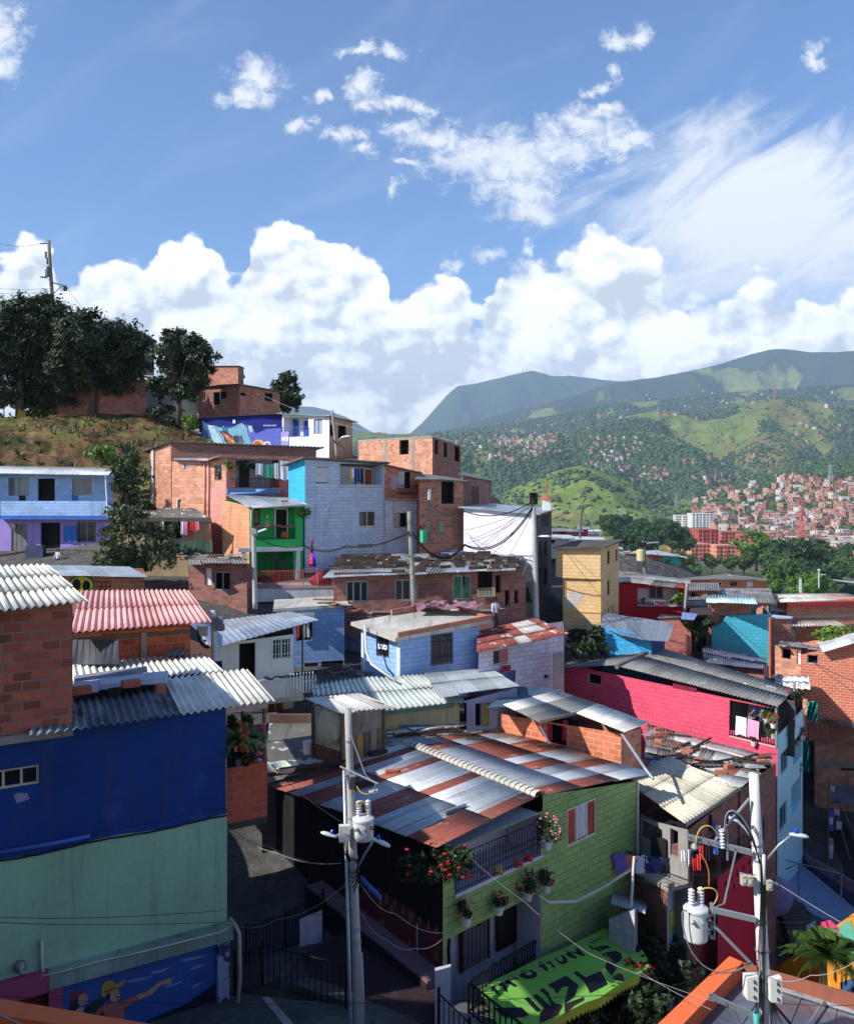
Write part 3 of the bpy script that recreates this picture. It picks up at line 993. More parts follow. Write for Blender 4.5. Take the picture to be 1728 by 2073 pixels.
def build_ground():
 v=np.stack([XX,YY,ZZ],-1).reshape(-1,3)
 i,j=np.meshgrid(np.arange(NU-1),np.arange(NV-1))
 a=(j*NU+i).ravel()
 f=np.stack([a,a+1,a+1+NU,a+NU],1)
 o=np_mesh('ground',v,f,ground_material(),smooth=True)
 fo,di,pa=masks(XX.ravel(),YY.ravel(),XCH.ravel(),ZZ.ravel())
 global FO,PA
 FO,PA=fo.reshape(XX.shape),pa.reshape(XX.shape)
 at=o.data.color_attributes.new('zone','FLOAT_COLOR','POINT')
 at.data.foreach_set('color',np.stack([fo,di,pa,np.ones_like(fo)],1).astype(np.float32).ravel())
 tag(o,'hilly ground falling to the valley and rising to green mountains','ground',kind='structure')
 mb=MB()
 for x0,x1,y0,y1 in((-60,60,-60,6.2),):
  n=12
  for a in range(n):
   for b_ in range(n):
    q=[(x0+(x1-x0)*(a+da)/n,y0+(y1-y0)*(b_+db)/n)for da,db in((0,0),(1,0),(1,1),(0,1))]
    mb.auto([(X,Y,near_z(X,max(Y,6.0))-0.05 if abs(X)<6 else near_z(X,8.0)-0.4)for X,Y in q])
 o2=mb.build('path',MCN,None)
 tag(o2,'concrete ground behind the viewpoint','path',kind='structure')
build_ground()
# slopes seen from the origin: for ray marching on the chart
_sl=ZZ/YY
_cm=np.maximum.accumulate(_sl,axis=0)
HIT=[0,0]
def hit(x,y,ymin=120):
 """where the ray through chart point (x, y) first meets the land beyond ymin"""
 u=(x-CX)/F
 i=int(round((u+0.85)/1.7*(NU-1)))
 if i<0 or i>=NU:return None
 s_=(HY-y)/F
 j0=int(np.searchsorted(_y,ymin))
 c=np.nonzero(_sl[j0:,i]>=s_)[0]
 if len(c)==0:return None
 j=j0+int(c[0])
 if j==0:return None
 HIT[:]=[j,i]
 a,b=_sl[j-1,i],_sl[j,i]
 t=0.5 if b==a else min(1,max(0,(s_-a)/(b-a)))
 Yh=_y[j-1]+t*(_y[j]-_y[j-1])
 return Vector((u*Yh,Yh,s_*Yh))
#woods on the hills
ICO_V,ICO_F=None,None
def ico(sub):
 bm=bmesh.new()
 bmesh.ops.create_icosphere(bm,subdivisions=sub,radius=1)
 v=np.array([x.co[:]for x in bm.verts]);f=np.array([[q.index for q in x.verts]for x in bm.faces])
 bm.free()
 return v,f
def blobs_mesh(name,items,mat,sub,seed):
 g=np.random.default_rng(seed)
 V,Fc=ico(sub)
 n=len(items)
 it=np.array(items)
 jit=1+(g.random((n,len(V),1))-0.5)*1.0
 v=V[None]*jit*(it[:,3:4]*g.uniform(0.75,1.2,(n,3)))[:,None,:]
 v[:,:,2]*=0.8
 v+=it[:,None,:3]
 f=(Fc[None]+(np.arange(n)*len(V))[:,None,None]).reshape(-1,3)
 return np_mesh(name,v.reshape(-1,3),f,mat)
def in_city(x,y):
 return False
def build_woods():
 g=np.random.default_rng(5)
 far,mid=[],[]
 tries=0
 while len(far)+len(mid)<24000 and tries<90000:
  tries+=1
  x=g.uniform(720,1740);y=g.uniform(790,1120)
  p=hit(x,y)
  if p is None or p.y>6500:continue
  j_,i_=HIT
  if g.random()>FO[j_,i_]*1.1+0.02:continue
  if PA[j_,i_]>0.4 and g.random()<0.5:continue
  r=min(7.5,2.2*math.exp(abs(g.normal())*0.45))*(1 if p.y<1600 else 1.3 if p.y<3000 else 1.9)
  (mid if p.y<1100 else far).append((p.x,p.y,p.z+r*0.25,r))
 m=m_leaf(cs(56,80,42),0.4,name='forest_canopy')
 o=blobs_mesh('forest',far,m,1,3)
 tag(o,'dark green woods scattered over the hills and foothills','forest',kind='stuff')
 if mid:
  o=blobs_mesh('woodland',mid,m,2,4)
  tag(o,'tree cover between the houses of the valley','woodland',kind='stuff')
build_woods()
#haze
def build_haze():
 mb=MB()
 zmin=float(ZZ.min())-2
 mb.hexa([(-13000,-90,zmin),(13000,-90,zmin),(13000,13900,zmin),(-13000,13900,zmin),(-13000,-90,1650),(13000,-90,1650),(13000,13900,1650),(-13000,13900,1650)])
 m=bpy.data.materials.new('haze_air');m.use_nodes=True
 t=NT(m.node_tree)
 for n in list(t.n):t.n.remove(n)
 o=t.new('ShaderNodeOutputMaterial')
 v=t.new('ShaderNodeVolumePrincipled')
 v.inputs['Color'].default_value=(0.58,0.76,0.98,1)
 v.inputs['Density'].default_value=HAZE
 v.inputs['Anisotropy'].default_value=0.0
 t.l.new(v.outputs[0],o.inputs['Volume'])
 ob=mb.build('haze',m)
 tag(ob,'thin pale blue haze filling the valley air','haze',kind='stuff')
HAZE=9.0e-5
build_haze()
#helpers for the neighbourhood
def T(x0,Y0,x1,ang):return towards(x0,Y0,x1,ang)
def paint(wall,poly,mat,parent,out=0.004,name='mural_patch'):
 """flat painted shape on a wall; poly in chart points"""
 mb=MB()
 pts=[wall.uz(x,y)for x,y in poly]
 mb.face([wall.pt(u,z,out)for u,z in pts],[(u,z)for u,z in pts])
 return mb.build(name,mat,parent)
def disc(cx,cy,rx,ry,n=16,a0=0.0):
 return[(cx+rx*math.cos(a0+2*math.pi*i/n),cy+ry*math.sin(a0+2*math.pi*i/n))for i in range(n)]
def solid(name,pts4,thick,mat,parent=None):
 """board with the given four top corners"""
 p=[Vector(q)for q in pts4]
 mb=MB()
 mb.hexa([q-Vector((0,0,thick))for q in p]+p)
 return mb.build(name,mat,parent)
M_FIB=sht(cs(196,192,182),rust=0.0,rough=0.8,metal=0.0,name='fibre_cement',streak=0.5,patchc=cs(120,116,106),pthr=0.6)
M_FIBW=sht(cs(226,224,214),rust=0.0,rough=0.75,metal=0.0,name='white_fibre_cement',streak=0.3)
M_ZN=sht(cs(176,182,190),rust=0.5,name='zinc_sheet',rthr=0.62)
M_ZNB=sht(cs(176,182,190),rust=0.5,name='zinc_sheet_far',rthr=0.6,pitch=0.1)
M_ZNR=sht(cs(172,172,172),rust=0.95,name='rusty_zinc',rthr=0.44,pitch=0.1)
M_OLD=sht(cs(128,126,122),rust=0.35,rough=0.75,metal=0.0,name='old_grey_sheet',patchc=cs(206,204,198),pthr=0.60,pitch=0.17)
M_RED=sht(cs(150,66,52),rust=0.5,rough=0.7,metal=0.0,name='red_sheet',rustc=cs(90,48,38),rthr=0.52)
M_BR=[m_brick(i)for i in range(5)]
#the upper houses
# behind the trees
h=House('brick_house','long low brick house half hidden behind the dark hilltop trees','house',[(66,85,772),(238,83,766),(298,84,770)],842,back=P(120,760,92))
h.w[0].hole(140,780,150,792,'open')
h.walls([M_BR[1],M_BR[1]])
h.roof(M_OLD,0.5,run=0,kind='flat',thick=0.05)
h=House('white_house','white rendered house between the hilltop trees and the stair','house',[(292,90,760),(352,87,775),(400,88,775)],850,btop=P(300,765,92).z)
h.w[0].hole(316,803,326,818,'open')
h.walls([plas(cs(214,212,210)),plas(cs(222,214,192))])
h.roof(M_ZNB,0.3,run=1,kind='flat')
h=House('grey_house','grey block house top rising behind the hilltop trees','house',[(255,98,680),(282,96,673),(312,99,690)],790,zb=8)
h.walls([MCN,blk(cs(140,130,118))])
h.roof(M_OLD,0.4,kind='flat')
h=House('brick_house','small brick house on the hilltop with a dark tilted side roof','house',[(398,T(482,89,398,125),741),(482,89,741),(493,94,746)],800,zb=8.5)
h.walls([M_BR[0],M_BR[1]])
h.roof(M_OLD,0.25,kind='flat')
solid('side_awning',[P(482,742,88.6),P(487,742,88.6),P(497,764,88.4),P(488,764,88.4)],0.08,pln(cs(58,54,50)),h.o)
h=House('brick_house','brick house with a wide dark window standing above the blue mural','house',[(401,T(485,83,401,128),783),(485,83,778),(566,T(485,83,566,38),793)],850)
h.w[0].hole(431,793,458,820,'open',framed=True,frame=MCN)
h.w[1].hole(536,796,552,812,'open',framed=True,frame=MDW)
h.w[1].hole(487,795,498,801,'open')
h.walls([M_BR[1],M_BR[0]])
h.roof(M_OLD,0.35,run=1,kind='flat',thick=0.07,jag=0.05)
for x,y,Y in((500,778,83.0),(520,781,83.8),(470,777,83.2)):
 pass
# mural house with the white one beside it
BLUE_M=plas(cs(26,34,118),0.15)
YR=T(570,77.5,408,98)
h=House('mural_house','house with a deep blue mural of a butterfly wing and sea spray','house',[(408,79,846),(571,77.5,838)],935,depth=5)
w=h.w[0]
h.walls([BLUE_M])
MURAL_BLUE=[pln(cs(*c),var=0.2)for c in((70,84,168),(120,170,190),(178,200,214),(46,90,140),(20,24,70),(190,96,40),(96,104,190),(222,180,130),(30,120,150),(230,232,236))]
mu=lambda pts,k,o=0.005:paint(w,pts,MURAL_BLUE[k],h.o,o)
mu([(409,852),(420,858),(432,905),(410,905)],3,0.006)
mu([(420,860),(436,862),(446,874),(452,892),(462,905),(434,905)],2,0.009)
mu([(430,862),(450,866),(470,864),(490,856),(500,866),(502,880),(512,905),(455,905),(444,884)],1,0.012)
mu([(452,864),(480,862),(488,872),(492,890),(480,905),(462,900),(450,880)],3,0.016)
mu([(460,868),(484,862),(490,880),(478,892),(466,884)],1,0.018)
mu([(500,858),(512,868),(518,878),(540,868),(569,866),(570,905),(510,905),(503,884)],6,0.009)
mu([(443,873),(454,873),(465,879),(476,888),(482,900),(464,903),(456,894),(452,882)],4,0.022)
mu([(448,875),(455,876),(464,882),(474,890),(478,898),(466,900),(459,891)],5,0.025)
mu([(456,879),(462,884),(461,888),(457,884)],7,0.028)
mu([(466,888),(473,892),(474,896),(468,893)],7,0.028)
mu(disc(523,898,12,8),7,0.022)
mu(disc(521,899,8,6),5,0.024)
mu(disc(541,899,7,6),9,0.022)
mu(disc(541,900,4,3.5),6,0.024)
mu([(502,862),(510,862),(512,872),(506,876)],2,0.014)
g_=random.Random(3)
for i in range(34):
 a,b_=g_.uniform(424,512),g_.uniform(860,900)
 mu([(a,b_),(a+g_.uniform(1,4),b_+g_.uniform(-1,1)),(a+g_.uniform(1,3),b_+g_.uniform(1,3))],g_.choice((1,2,9,8)),0.031)
for i in range(9):
 a=533+i*3
 mu([(a,862),(a+1.6,859.5),(a+2.2,860),(a+1.0,863)],9,0.02)
h.roof(M_OLD,0.3,run=0,kind='flat',jag=0.12)
mb=MB();w.rect(mb,*w.uz(472,858)[:1],w.uz(477,858)[0],w.uz(472,857)[1],w.uz(472,850)[1],0.0,0.1);mb.build('vent_box',MWF,h.o)
# satellite dish on the mural wall
p=P(481,892,77.0)
mb=MB();mb.lathe(p,[(0.0,0.0),(0.25,0.03),(0.5,0.12),(0.52,0.12),(0.26,0.0),(0.0,-0.02)],16,axis=(0.55,-0.6,0.6));mb.tube([p,p+Vector((0,0.4,-0.6))],0.03)
tag(mb.build('satellite_dish',MFR,None,smooth=True),'round satellite dish in front of the blue mural wall','satellite dish')
h=House('white_house','white house with blue window frames and a balcony beside the blue mural','house',[(571,77.4,838),(666,74.5,843),(713,T(666,74.5,713,40),853)],935,depth=5)
w=h.w[0]
w.hole(574,842,624,884,'open',depth=1.2,room=True,room_depth=0.05,roomm=plas(cs(214,214,220)))
w.hole(635,849,652,878,'glass',frame=pln(cs(44,70,170)),glass=pln(cs(150,160,180)),n=2)
h.w[1].hole(668,860,678,883,'open')
h.w[1].hole(684,862,701,887,'open')
h.walls([plas(cs(222,222,230)),plas(cs(196,160,136),0.4)])
h.roof(M_ZNR,0.35,run=1,kind='flat',thick=0.06,jag=0.1)
BLUEW=pln(cs(40,66,176))
rail(h.o,w.pt(w.u(572),w.uz(572,885)[1],0.03),w.pt(w.u(625),w.uz(625,884)[1],0.03),0.85,pln(cs(90,120,200)),16)
mb=MB()
w.rect(mb,w.u(577),w.u(586),w.uz(580,883)[1],w.uz(580,848)[1],-1.1,-1.05);mb.build('door',BLUEW,h.o)
mb=MB()
w.rect(mb,w.u(598),w.u(606),w.uz(600,883)[1],w.uz(600,850)[1],-1.1,-1.05);mb.build('door',BLUEW,h.o)
# the painted sign
mb=MB();w.rect(mb,w.u(569.5),w.u(585),w.uz(575,901)[1],w.uz(575,874)[1],0.02,0.05)
sg=mb.build('painted_sign',pln(cs(150,140,200)),None)
tag(sg,'small lilac sign painted with white letters under the balcony','sign')
def text_mesh(s,size,mat,parent,origin,dx,dz,name='lettering',bold=0.0,extrude=0.002):
 """text lying in the plane spanned by dx (reading direction) and dz (up of the letters)"""
 cu=bpy.data.curves.new(name,'FONT');cu.body=s;cu.size=size;cu.extrude=extrude;cu.offset=bold
 ob=bpy.data.objects.new(name,cu);col.objects.link(ob)
 dg=bpy.context.evaluated_depsgraph_get()
 me=bpy.data.meshes.new_from_object(ob.evaluated_get(dg))
 bpy.data.objects.remove(ob)
 dx=Vector(dx).normalized();dz=Vector(dz);n=dx.cross(dz.normalized())
 off=Vector((0,0,0));p=parent
 while p is not None:off+=p.location;p=p.parent
 M=Matrix((dx,dz,n)).transposed()
 for v in me.vertices:v.co=Vector(origin)-off+M@v.co
 me.materials.clear();me.materials.append(mat)
 o=bpy.data.objects.new(name,me);col.objects.link(o);o.parent=parent
 return o
text_mesh('HCS',0.42,pln(cs(240,240,244)),sg,w.pt(w.u(570.5),w.uz(570,892)[1],0.053),(w.d.x,w.d.y,0),(0,0,1),bold=0.02)
# brick cube on the roof line
YC=64.0
h=House('brick_house','unfinished roofless brick storey with grey columns and empty window holes','house',[(725,T(875,YC,725,140),894),(875,YC,886),(932,T(875,YC,932,11),905)],1010)
h.w[0].hole(808,890.5,827,920,'open',room=False)
for a,b_,c_,d_ in((880,890,888,920),(898,896,906,926),(920,903,931,934)):
 h.w[1].hole(a,b_,c_,d_,'open',room=False)
h.walls([M_BR[2],M_BR[1]],backm=M_BR[2])
w=h.w[0]
for x in(779,836):
 mb=MB();w.rect(mb,w.u(x-3),w.u(x+3),h.z0,w.top(w.u(x))-0.02,0.0,0.02);mb.build('column',MCN,h.o)
for ww in h.w:
 mb=MB();mb.hexa([ww.pt(0,ww.za,-0.14),ww.pt(ww.L,ww.zt,-0.14),ww.pt(ww.L,ww.zt,0.02),ww.pt(0,ww.za,0.02),ww.pt(0,ww.za+0.13,-0.14),ww.pt(ww.L,ww.zt+0.13,-0.14),ww.pt(ww.L,ww.zt+0.13,0.02),ww.pt(0,ww.za+0.13,0.02)])
 mb.build('ring_beam',MCN,h.o)
# long brown brick house under the corrugated roof edge
h=House('brick_house','brown brick house under the long wavy roof edge below the mural','house',[(303,T(346,58.5,303,128),914),(346,58.5,897),(640,T(346,58.5,640,82),908)],1110)
h.walls([M_BR[2],m_brick(3,0.28,0.09)])
h.roof(M_OLD,0.35,run=1,pitch=0.25,amp=0.04,seg=4,thick=0.02)
mb=MB();w=h.w[0];w.rect(mb,w.u(309),w.u(313),h.z0,w.top(w.u(311)),0.01,0.12);mb.build('downpipe',M_PVC,h.o)
# orange house with the plant balcony
YC=53.0
h=House('brick_house','sunlit orange brick house with pink painted patch and laundry balcony','house',[(348,T(458,YC,348,128),934),(458,YC,925),(583,T(458,YC,583,68),930)],1150,depth=4)
w0,w1=h.w
w0.hole(310+62,934+4,382,950,'glass',glass=MGV,n=1)
w0.hole(434,942,449,972,'glass',frame=MCN)
w1.hole(477,928,564,987,'open',depth=1.3,room_depth=0.05,roomm=plas(cs(200,200,206),0.3))
h.walls([M_BR[2],M_BR[0]])
paint(w0,[(416,1000),(427,992),(440,975),(457.5,975),(457.5,1062),(428,1062)],blk(cs(226,156,142)),h.o,0.012)  # upper part of the pink wall, lightened as sunlit
paint(w0,[(428,1062.5),(457.5,1062.5),(457.5,1130),(432,1130)],blk(cs(200,112,106)),h.o,0.012)  # same pink wall, darkened in colour as its shaded lower part
paint(w1,[(458.5,974),(476,974),(476,986),(458.5,986)],blk(cs(200,112,110)),h.o,0.012)
paint(w1,[(564.5,975),(582,975),(582,1003),(564.5,1003)],blk(cs(196,110,104)),h.o,0.012)
mb=MB();w1.rect(mb,w1.u(458),w1.u(566),w1.uz(500,1003)[1],w1.uz(500,988)[1],0.01,0.35);mb.build('balcony_slab',plas(cs(120,134,168),0.4),h.o)
mb=MB();w1.rect(mb,w1.u(492),w1.u(512),w1.uz(500,986)[1],w1.uz(500,940)[1],-1.25,-1.2);mb.build('door',MDW,h.o)
rail(h.o,w1.pt(w1.u(478),w1.uz(478,987)[1],0.1),w1.pt(w1.u(563),w1.uz(563,987)[1],0.1),0.55,MIR,18,loops=True)
for x in(416,424):
 mb=MB();mb.tube([w0.pt(w0.u(x),w0.uz(x,932)[1],0.08),w0.pt(w0.u(x),w0.uz(x,1085)[1],0.08)],0.05,6);mb.build('downpipe',pln(cs(206,150,132)),h.o,smooth=True)
mb=MB();mb.tube([w0.pt(w0.u(362),w0.uz(362,1050)[1],0.1),w0.pt(w0.u(362),w0.uz(362,1012)[1],0.1),w0.pt(w0.u(366),w0.uz(366,1010)[1],0.1)],0.07,6);mb.build('vent_pipe',M_PVC,h.o)
r=h.ring
sheet(h.o,[P(352,930,55.6),P(424,933,53.2),P(420,927,57),P(350,927,58.5)],M_ZN,kind='flat',jag=0.05)
sheet(h.o,[P(420,932,53.3),P(461,917,52.4),P(480,914,56),P(428,925,57)],M_OLD,kind='flat')
# laundry and pots of that balcony
CL=[pln(cs(*c),0.9,name='cloth')for c in((236,236,238),(90,180,140),(228,228,232),(214,214,224),(40,60,130),(210,60,60),(230,150,180),(34,34,40),(120,100,180),(200,180,60),(60,110,190))]
def cloth(p0,p1,drop,mat,label,group=None,name='laundry',cat='laundry',wav=0.03,n=8,seed=0):
 """cloth hanging from the line p0-p1"""
 p0,p1=Vector(p0),Vector(p1)
 g2=random.Random(seed)
 d=(p1-p0);nrm=Vector((d.y,-d.x,0)).normalized()
 mb=MB()
 m_=5
 V=[]
 for j in range(m_+1):
  for i in range(n+1):
   t,s_=i/n,j/m_
   p=p0+d*(t+0.02*math.sin(s_*4+seed))-Vector((0,0,drop*s_*(1+0.05*math.sin(t*7+seed))))
   V.append(p+nrm*wav*math.sin(t*11+seed)*(0.3+s_))
 for j in range(m_):
  for i in range(n):
   k=j*(n+1)+i
   mb.face([V[k],V[k+n+1],V[k+n+2],V[k+1]])
   q=[V[k],V[k+1],V[k+n+2],V[k+n+1]]
   mb.face([x-nrm*0.006 for x in q])
 return tag(mb.build(name,mat,None,loc=p0),label,cat,group)
def shirt(p0,wd,ht,mat,label,group=None,dirv=(1,0,0),seed=0,name='shirt'):
 """a shirt on the line: body with two sleeves"""
 d=Vector(dirv).normalized();nrm=Vector((d.y,-d.x,0));p0=Vector(p0)
 o2=[(-0.5,-0.05),(-0.2,0.02),(0,-0.06),(0.2,0.02),(0.5,-0.05),(0.62,-0.38),(0.45,-0.42),(0.36,-0.28),(0.34,-1),(-0.34,-1),(-0.36,-0.28),(-0.45,-0.42),(-0.62,-0.38)]
 mb=MB()
 a=[p0+d*(x*wd)+Vector((0,0,y*ht))+nrm*0.02*math.sin(x*9+seed)for x,y in o2]
 b_=[q-nrm*0.03 for q in a]
 body=[4,3,2,1,0,10,9,8,7]
 for side,rev in((a,False),(b_,True)):
  for idx in([1,2,3,7,8,9,10],[0,1,10,11,12],[3,4,5,6,7]):
   pp=[side[i]for i in idx]
   mb.face(pp[::-1]if rev else pp)
 n=len(a)
 for i in range(n):mb.face([a[i],a[(i+1)%n],b_[(i+1)%n],b_[i]])
 return tag(mb.build(name,mat,None,loc=p0),label,'laundry',group)
k=lambda x,y,o=0.15:w1.pt(w1.u(x),w1.uz(x,y)[1],o)
cloth(k(516,938),k(531,939),0.7,CL[2],'pale pink and white towel on the orange house balcony line',seed=1)
cloth(k(533,941),k(551,940),0.82,CL[1],'mint green towel on the orange house balcony line',seed=2)
cloth(k(553,938),k(562,938),0.95,CL[0],'narrow white shirt cloth right of the mint green towel',seed=3)
cloth(k(564,933,0.3),k(582,934,0.3),1.15,CL[0],'broad white sheet hanging against the cyan block wall',seed=4)
MLF=m_leaf(cs(52,74,34),0.6)
MLL=m_leaf(cs(96,124,52),0.5)
MLD=m_leaf(cs(36,54,28),0.7)
def potp(p,r,label,leafm=None,flower=None,pot=None,n=160,seed=1,ls=0.07,h=None,cat='potted plant',group=None,spread=1.0,potr=0.12,nf=26,name='potted_plant',hang=0.0):
 """pot with leaves and blooms; p is the middle of the pot's foot"""
 p=Vector(p)
 o=thing(name,label,cat,p,group)
 ph=potr*1.6
 mb=MB();mb.lathe(p,[(potr*0.72,0),(potr,ph),(potr*1.08,ph),(potr*1.08,ph*0.86),(potr*0.85,ph*0.86),(0,ph*0.85)],14)
 mb.lathe(p,[(0,0),(potr*0.72,0)],14)
 mb.build('pot',pot or MWF,o,smooth=False)
 h=h or r
 c=p+Vector((0,0,ph+h*0.75-hang))
 v,f=leaf_cloud(c,(r*spread,r*spread,h),n,ls,seed,6)
 np_mesh('foliage',v,f,leafm or MLF,o)
 mb=MB();gg=random.Random(seed)
 for i in range(5):
  a=gg.uniform(0,6.28);mb.tube([p+Vector((0,0,ph*0.8)),c+Vector((math.cos(a)*r*0.4,math.sin(a)*r*0.4,gg.uniform(-.2,.5)*h))],0.008,4)
 mb.build('stem',MLF,o)
 if flower:
  mb=MB()
  for i in range(nf):
   a=gg.uniform(0,6.28);e=gg.uniform(-0.9,1.2)
   q=c+Vector((math.cos(a)*math.cos(e)*r*spread,math.sin(a)*math.cos(e)*r*spread,math.sin(e)*h))*1.0
   s_=ls*gg.uniform(0.5,0.8)
   mb.lathe(q-Vector((0,0,s_*0.4)),[(0,0),(s_*0.8,s_*0.3),(s_,s_*0.7),(s_*0.5,s_*1.1),(0,s_*1.2)],6)
  mb.build('blossom',flower,o)
 return o
potp(k(461,975,0.2),0.3,'yellow green fern in a red pot hanging on the orange brick pillar',MLL,None,M_TERRA,n=90,ls=0.13,seed=5).location.z+=0.6
potp(w0.pt(w0.u(441),w0.uz(441,971)[1],-0.02),0.22,'small green plant in a clay pot on the orange house window sill',MLF,None,M_TERRA,n=80,ls=0.07,seed=6)
v,f=leaf_cloud(k(502,941,-0.2),(0.75,0.3,0.42),500,0.09,8,8)
tag(np_mesh('hanging_plant',v,f,MLD,None,loc=None),'dark trailing plants hanging from the orange house balcony ceiling','hanging plants')
# rolled tarpaulins and pipes on the ledge
mb=MB();mb.tube([k(462,1000,0.55),k(500,999,0.5),k(560,997,0.55)],0.07,8);mb.tube([k(515,995,0.5),k(538,994,0.5)],0.13,8)
tag(mb.build('rolled_tarpaulin',pln(cs(110,150,206)),None,smooth=True),'rolled light blue tarpaulin lying on the ledge under the laundry balcony','tarpaulin')
# green balcony house
YG=49.0
h=House('green_house','bright green balcony house with brick side wall and small zinc roof','house',[(450,T(505,YG,450,126),1012),(505,YG,1025),(613,T(505,YG,613,68),1022)],1240,depth=4)
w0,w1=h.w
GREEN=plas(cs(52,176,96),0.12)
w1.hole(512,1027,597,1092,'open',depth=0.9,room_depth=0.05,roomm=plas(cs(60,190,100),0.1))
w1.hole(520,1118,594,1190,'open',depth=0.3,room_depth=2.0,roomm=plas(cs(14,66,60),0.4))
h.walls([blk(cs(224,158,116),mortar=cs(170,120,90)),GREEN])
q=lambda x,y,o=0.0:w1.pt(w1.u(x),w1.uz(x,y)[1],o)
mb=MB();w1.rect(mb,w1.u(514),w1.u(532),w1.uz(520,1064)[1],w1.uz(520,1030)[1],-0.88,-0.82);pf=mb.build('window',MDW,h.o)
mb=MB();w1.rect(mb,w1.u(517),w1.u(529),w1.uz(520,1061)[1],w1.uz(520,1034)[1],-0.815,-0.81);mb.build('pane',pln(cs(120,110,104),var=0.5),pf)
mb=MB();w1.rect(mb,w1.u(562),w1.u(590),w1.uz(575,1091)[1],w1.uz(575,1028)[1],-0.88,-0.84);mb.build('door_frame',MWF,h.o)
mb=MB();w1.rect(mb,w1.u(565),w1.u(587),w1.uz(575,1091)[1],w1.uz(575,1032)[1],-0.838,-0.83);mb.build('doorway',M_DARK,h.o)  # black panel paints the darkness of the open door
rail(h.o,q(513,1092,0.02),q(597,1091,0.02),0.72,pln(cs(30,90,50)),18)
mb=MB()
for a,b_ in((488,497),(598,606)):w1.rect(mb,w1.u(a),w1.u(b_),h.z0,w1.uz(a,1112)[1],0.01,0.2)
w1.rect(mb,w1.u(480),w1.u(612),w1.uz(500,1117)[1],w1.uz(500,1109)[1],0.0,0.22)
mb.build('columns',plas(cs(206,206,206)),h.o)
sheet(h.o,[P(503,1027,YG-0.7),P(622,1021,w1.B.y-0.9),P(590,1008,w1.B.y+1.6),P(455,1001,52.0)],M_ZN,pitch=0.15,amp=0.02)
mb=MB();mb.tube([q(505,1027,0.6),q(622,1021.5,0.8)],0.06,6);mb.tube([q(508,1027,0.6),q(509,1030,0.5),q(508,1034,0.1),q(507,1108,0.1)],0.04,6);mb.build('gutter',MWF,h.o,smooth=True)
mb=MB();w1.rect(mb,w1.u(566),w1.u(580),w1.uz(570,1017)[1],w1.uz(570,1012)[1],0.2,0.35)
tag(mb.build('loose_brick',M_BR[2],None),'orange brick lying on the green house zinc roof','brick')
mb=MB();g2=random.Random(4)
for i in range(26):
 x=513+i*3.2;p=q(x,1066+math.sin(i*1.1)*1.5,0.06)
 mb.lathe(p,[(0,-0.05),(0.09,0),(0.05,0.08),(0,0.09)],6)
tag(mb.build('flower_garland',pln(cs(150,84,92),var=0.5),None),'dusty pink flower garland along the green house railing','garland')
mb=MB()
for sx,sy,w_,h2 in((544,1043,6,7),(543,1055,3,8),(547,1055,2,8),(535,1040,2,2),(557,1045,2,2),(556,1037,2,2),(537,1048,2,2)):
 w1.rect(mb,w1.u(sx),w1.u(sx+w_),w1.uz(sx,sy+h2)[1],w1.uz(sx,sy)[1],-0.8,-0.77)
tag(mb.build('wall_ornament',pln(cs(196,190,160),var=0.4),None),'straw figures hung on the green wall between window and door','ornament')
v,f=leaf_cloud(q(608,1040,0.35),(0.45,0.3,0.38),500,0.1,18,7)
tag(np_mesh('hanging_fern',v,f,MLL,None),'bushy yellow green fern hanging at the right corner of the green house','fern')
mb=MB();mb.cbox(q(578,1085,-0.3),0.35,0.3,0.05);mb.cbox(q(578,1082,-0.15),0.35,0.04,0.3)
tag(mb.build('child_chair',pln(cs(220,90,40)),None),'small orange chair standing on the green balcony','chair')
# dark stair inside the green house's ground floor
mb=MB()
for i in range(9):
 mb.cbox(q(556+i*4,1122+i*7,-0.2+0.0),0.7,0.25,0.06)
mb.tube([q(553,1118,0.05),q(590,1188,0.05)],0.035,6)
tag(mb.build('stair',pln(cs(70,72,74)),None),'steep dark stair under the green balcony house','stair')
# terrace with red railing in front of it
sl=House('terrace','white edged terrace slab with a red railing below the green house','terrace',[(505,46.2,1193),(676,T(505,46.2,676,82),1190)],1216,depth=2.6)
w=sl.w[0]
sl.walls([plas(cs(210,210,216),0.35)])
sl.slab(MCN,0.05,0.06)
rail(sl.o,w.pt(0.4,w.top(0.4)+0.07,-0.05),w.pt(w.L*0.62,w.top(1)+0.07,-0.05),0.85,pln(cs(190,70,70)),20)
rail(sl.o,w.pt(w.L*0.64,w.top(1)+0.07,-0.05),w.pt(w.L-0.05,w.top(3)+0.07,-0.05),0.95,pln(cs(150,80,78)),12)
mb=MB()
for(a,b_,c_,s_)in((640,1178,-0.8,0.35),(650,1175,-0.7,0.42),(660,1180,-0.8,0.36)):
 p=w.pt(w.u(a),w.uz(a,b_)[1],c_);v_,f_=ico(2)
 gg=random.Random(a)
 vs=[p+Vector(x)*s_*gg.uniform(0.8,1.1)for x in v_]
 for t in f_:mb.face([vs[i]for i in t])
tag(mb.build('cloth_heap',pln(cs(150,34,44),var=0.3),None),'heap of dark red cloth behind the terrace railing','cloth heap')
